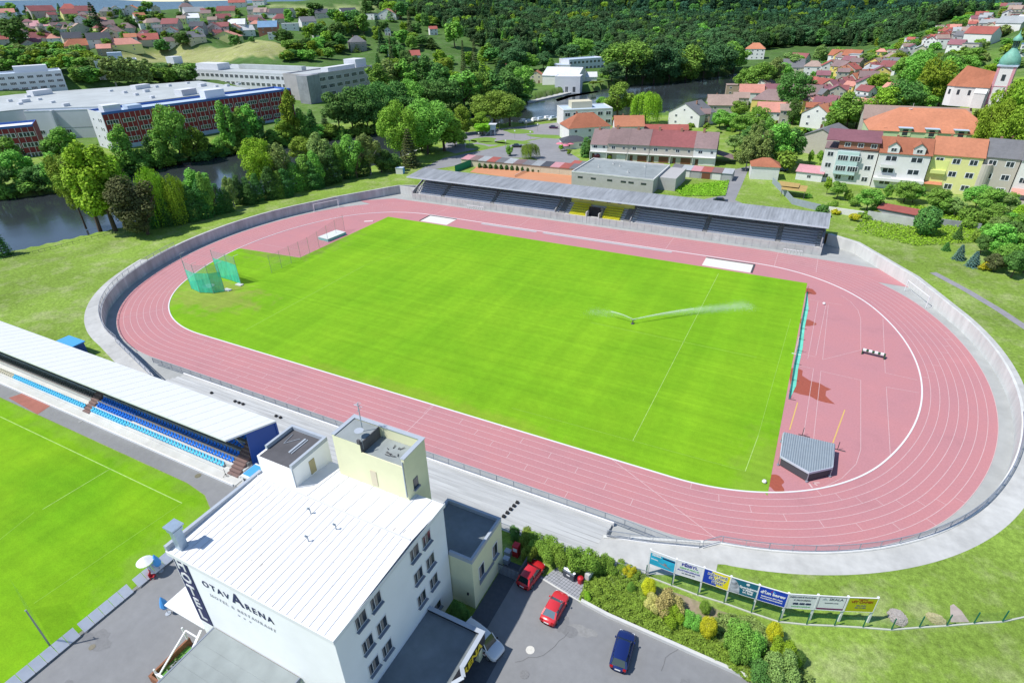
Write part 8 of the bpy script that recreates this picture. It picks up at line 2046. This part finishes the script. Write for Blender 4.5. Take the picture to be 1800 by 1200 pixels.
def gn_wood(name,P,S,label,protos,leafkey,colr=None):
    me=bpy.data.meshes.new(name);me.vertices.add(len(P));me.vertices.foreach_set('co',P.astype(np.float32).ravel());me.update()
    a=me.attributes.new('sc','FLOAT_VECTOR','POINT');a.data.foreach_set('vector',S.astype(np.float32).ravel())
    rz=me.attributes.new('rz','FLOAT','POINT');rz.data.foreach_set('value',np.random.RandomState(1).uniform(0,6.28,len(P)).astype(np.float32))
    o=bpy.data.objects.new(name,me);link(o);tag(o,label,'wood',None,'stuff')
    ng=bpy.data.node_groups.new(name,'GeometryNodeTree');ng.interface.new_socket('Geometry',in_out='INPUT',socket_type='NodeSocketGeometry');ng.interface.new_socket('Geometry',in_out='OUTPUT',socket_type='NodeSocketGeometry')
    N=ng.nodes.new;L=ng.links.new;gi=N('NodeGroupInput');go=N('NodeGroupOutput');iop=N('GeometryNodeInstanceOnPoints');jn=N('GeometryNodeJoinGeometry')
    for cobj in protos:
        oi=N('GeometryNodeObjectInfo');oi.inputs['Object'].default_value=cobj;g=N('GeometryNodeGeometryToInstance');L(oi.outputs['Geometry'],g.inputs[0]);L(g.outputs[0],jn.inputs[0])
    L(gi.outputs[0],iop.inputs['Points']);L(jn.outputs[0],iop.inputs['Instance']);iop.inputs['Pick Instance'].default_value=True
    rv=N('FunctionNodeRandomValue');rv.data_type='INT';rv.inputs['Min'].default_value=0;rv.inputs['Max'].default_value=len(protos)-1
    for s_ in rv.outputs:
        if s_.type=='INT' and s_.enabled: L(s_,iop.inputs['Instance Index'])
    na=N('GeometryNodeInputNamedAttribute');na.data_type='FLOAT_VECTOR';na.inputs['Name'].default_value='sc';L([q for q in na.outputs if q.enabled and q.name=='Attribute'][0],iop.inputs['Scale'])
    nb=N('GeometryNodeInputNamedAttribute');nb.data_type='FLOAT';nb.inputs['Name'].default_value='rz';cx=N('ShaderNodeCombineXYZ');L([q for q in nb.outputs if q.enabled and q.name=='Attribute'][0],cx.inputs[2]);L(cx.outputs[0],iop.inputs['Rotation'])
    L(iop.outputs[0],go.inputs[0]);md=o.modifiers.new('wood','NODES');md.node_group=ng
    return o
def gn_trees(name,rows,label,sub='wood'):
    # rows: x,y,z,width,height,kind,leaf ; every kind/leaf pair is carried by a real tree's crown
    keys=sorted(set((r_[5],r_[6]) for r_ in rows));protos=[]
    for k in keys:
        cm,tm=proto(k[0],k[1],0,-1);q=[o for o in bpy.data.objects if o.data==cm]
        if q: protos.append((k,q[0]))
    kk=[p_[0] for p_ in protos];rows=[r_ for r_ in rows if (r_[5],r_[6]) in kk]
    P=np.array([r_[:3] for r_ in rows]);S=np.array([(r_[3]/KW[r_[5]],r_[3]/KW[r_[5]],r_[4]) for r_ in rows]);I=np.array([kk.index((r_[5],r_[6])) for r_ in rows],dtype=np.int32)
    me=bpy.data.meshes.new(name);me.vertices.add(len(P));me.vertices.foreach_set('co',P.astype(np.float32).ravel());me.update()
    a=me.attributes.new('sc','FLOAT_VECTOR','POINT');a.data.foreach_set('vector',S.astype(np.float32).ravel())
    a=me.attributes.new('ix','INT','POINT');a.data.foreach_set('value',I)
    a=me.attributes.new('rz','FLOAT','POINT');a.data.foreach_set('value',np.random.RandomState(1).uniform(0,6.28,len(P)).astype(np.float32))
    o=bpy.data.objects.new(name,me);link(o);tag(o,label,sub,None,'stuff')
    ng=bpy.data.node_groups.new(name,'GeometryNodeTree');ng.interface.new_socket('Geometry',in_out='INPUT',socket_type='NodeSocketGeometry');ng.interface.new_socket('Geometry',in_out='OUTPUT',socket_type='NodeSocketGeometry')
    N=ng.nodes.new;L=ng.links.new;gi=N('NodeGroupInput');go=N('NodeGroupOutput');iop=N('GeometryNodeInstanceOnPoints');jn=N('GeometryNodeJoinGeometry')
    for k,cobj in reversed(protos):
        oi=N('GeometryNodeObjectInfo');oi.inputs['Object'].default_value=cobj;g=N('GeometryNodeGeometryToInstance');L(oi.outputs['Geometry'],g.inputs[0]);L(g.outputs[0],jn.inputs[0])
    L(gi.outputs[0],iop.inputs['Points']);L(jn.outputs[0],iop.inputs['Instance']);iop.inputs['Pick Instance'].default_value=True
    def attr(nm,ty):
        q=N('GeometryNodeInputNamedAttribute');q.data_type=ty;q.inputs['Name'].default_value=nm;return [w_ for w_ in q.outputs if w_.enabled and w_.name=='Attribute'][0]
    L(attr('ix','INT'),iop.inputs['Instance Index']);L(attr('sc','FLOAT_VECTOR'),iop.inputs['Scale'])
    cx=N('ShaderNodeCombineXYZ');L(attr('rz','FLOAT'),cx.inputs[2]);L(cx.outputs[0],iop.inputs['Rotation'])
    L(iop.outputs[0],go.inputs[0]);md=o.modifiers.new('wood','NODES');md.node_group=ng
    return o
# one real tree of every sort used by the masses stands among them
need=sorted(set((b[5],b[6]) for b in BULK));n_=0
have=set()
for b in sorted(BULK,key=lambda b:-b[4]*b[3]/max(1,math.hypot(b[0]-CX,b[1]-CY))):
    if (b[5],b[6]) in have: continue
    have.add((b[5],b[6]));h_=b
    put_tree(b[5],b[6],b[:3],b[4],b[3],'%s %s, one of the largest of the distant garden trees'%(LNM[b[6]],KN[b[5]]),None,NMK[b[5]],'tree' if b[5]!='bush' else 'shrub',-1,0)
    BULK.remove(b)
gn_trees('distant_trees',BULK,'many small trees in belts and gardens beyond the river and on the slopes','trees')
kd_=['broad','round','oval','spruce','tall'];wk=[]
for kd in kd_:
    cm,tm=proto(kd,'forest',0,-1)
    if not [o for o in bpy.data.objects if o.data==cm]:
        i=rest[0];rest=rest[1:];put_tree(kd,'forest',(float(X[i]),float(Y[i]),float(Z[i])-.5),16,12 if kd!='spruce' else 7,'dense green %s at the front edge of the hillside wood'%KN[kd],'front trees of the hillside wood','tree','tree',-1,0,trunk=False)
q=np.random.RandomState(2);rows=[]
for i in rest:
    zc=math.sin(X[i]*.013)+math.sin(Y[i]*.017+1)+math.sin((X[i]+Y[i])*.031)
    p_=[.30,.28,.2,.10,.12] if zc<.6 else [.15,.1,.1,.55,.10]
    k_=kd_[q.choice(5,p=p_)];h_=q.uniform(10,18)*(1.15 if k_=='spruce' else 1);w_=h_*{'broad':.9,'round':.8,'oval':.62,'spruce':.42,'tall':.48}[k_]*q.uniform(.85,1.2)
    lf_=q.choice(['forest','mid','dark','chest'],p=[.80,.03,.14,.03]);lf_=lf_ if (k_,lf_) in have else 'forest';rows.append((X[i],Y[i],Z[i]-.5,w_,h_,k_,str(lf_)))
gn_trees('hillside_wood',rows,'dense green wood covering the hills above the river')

for o in bpy.data.objects:
    l=o.get('label')
    if l and not 4<=len(l.split())<=16: print('LABEL',len(l.split()),o.name,l)
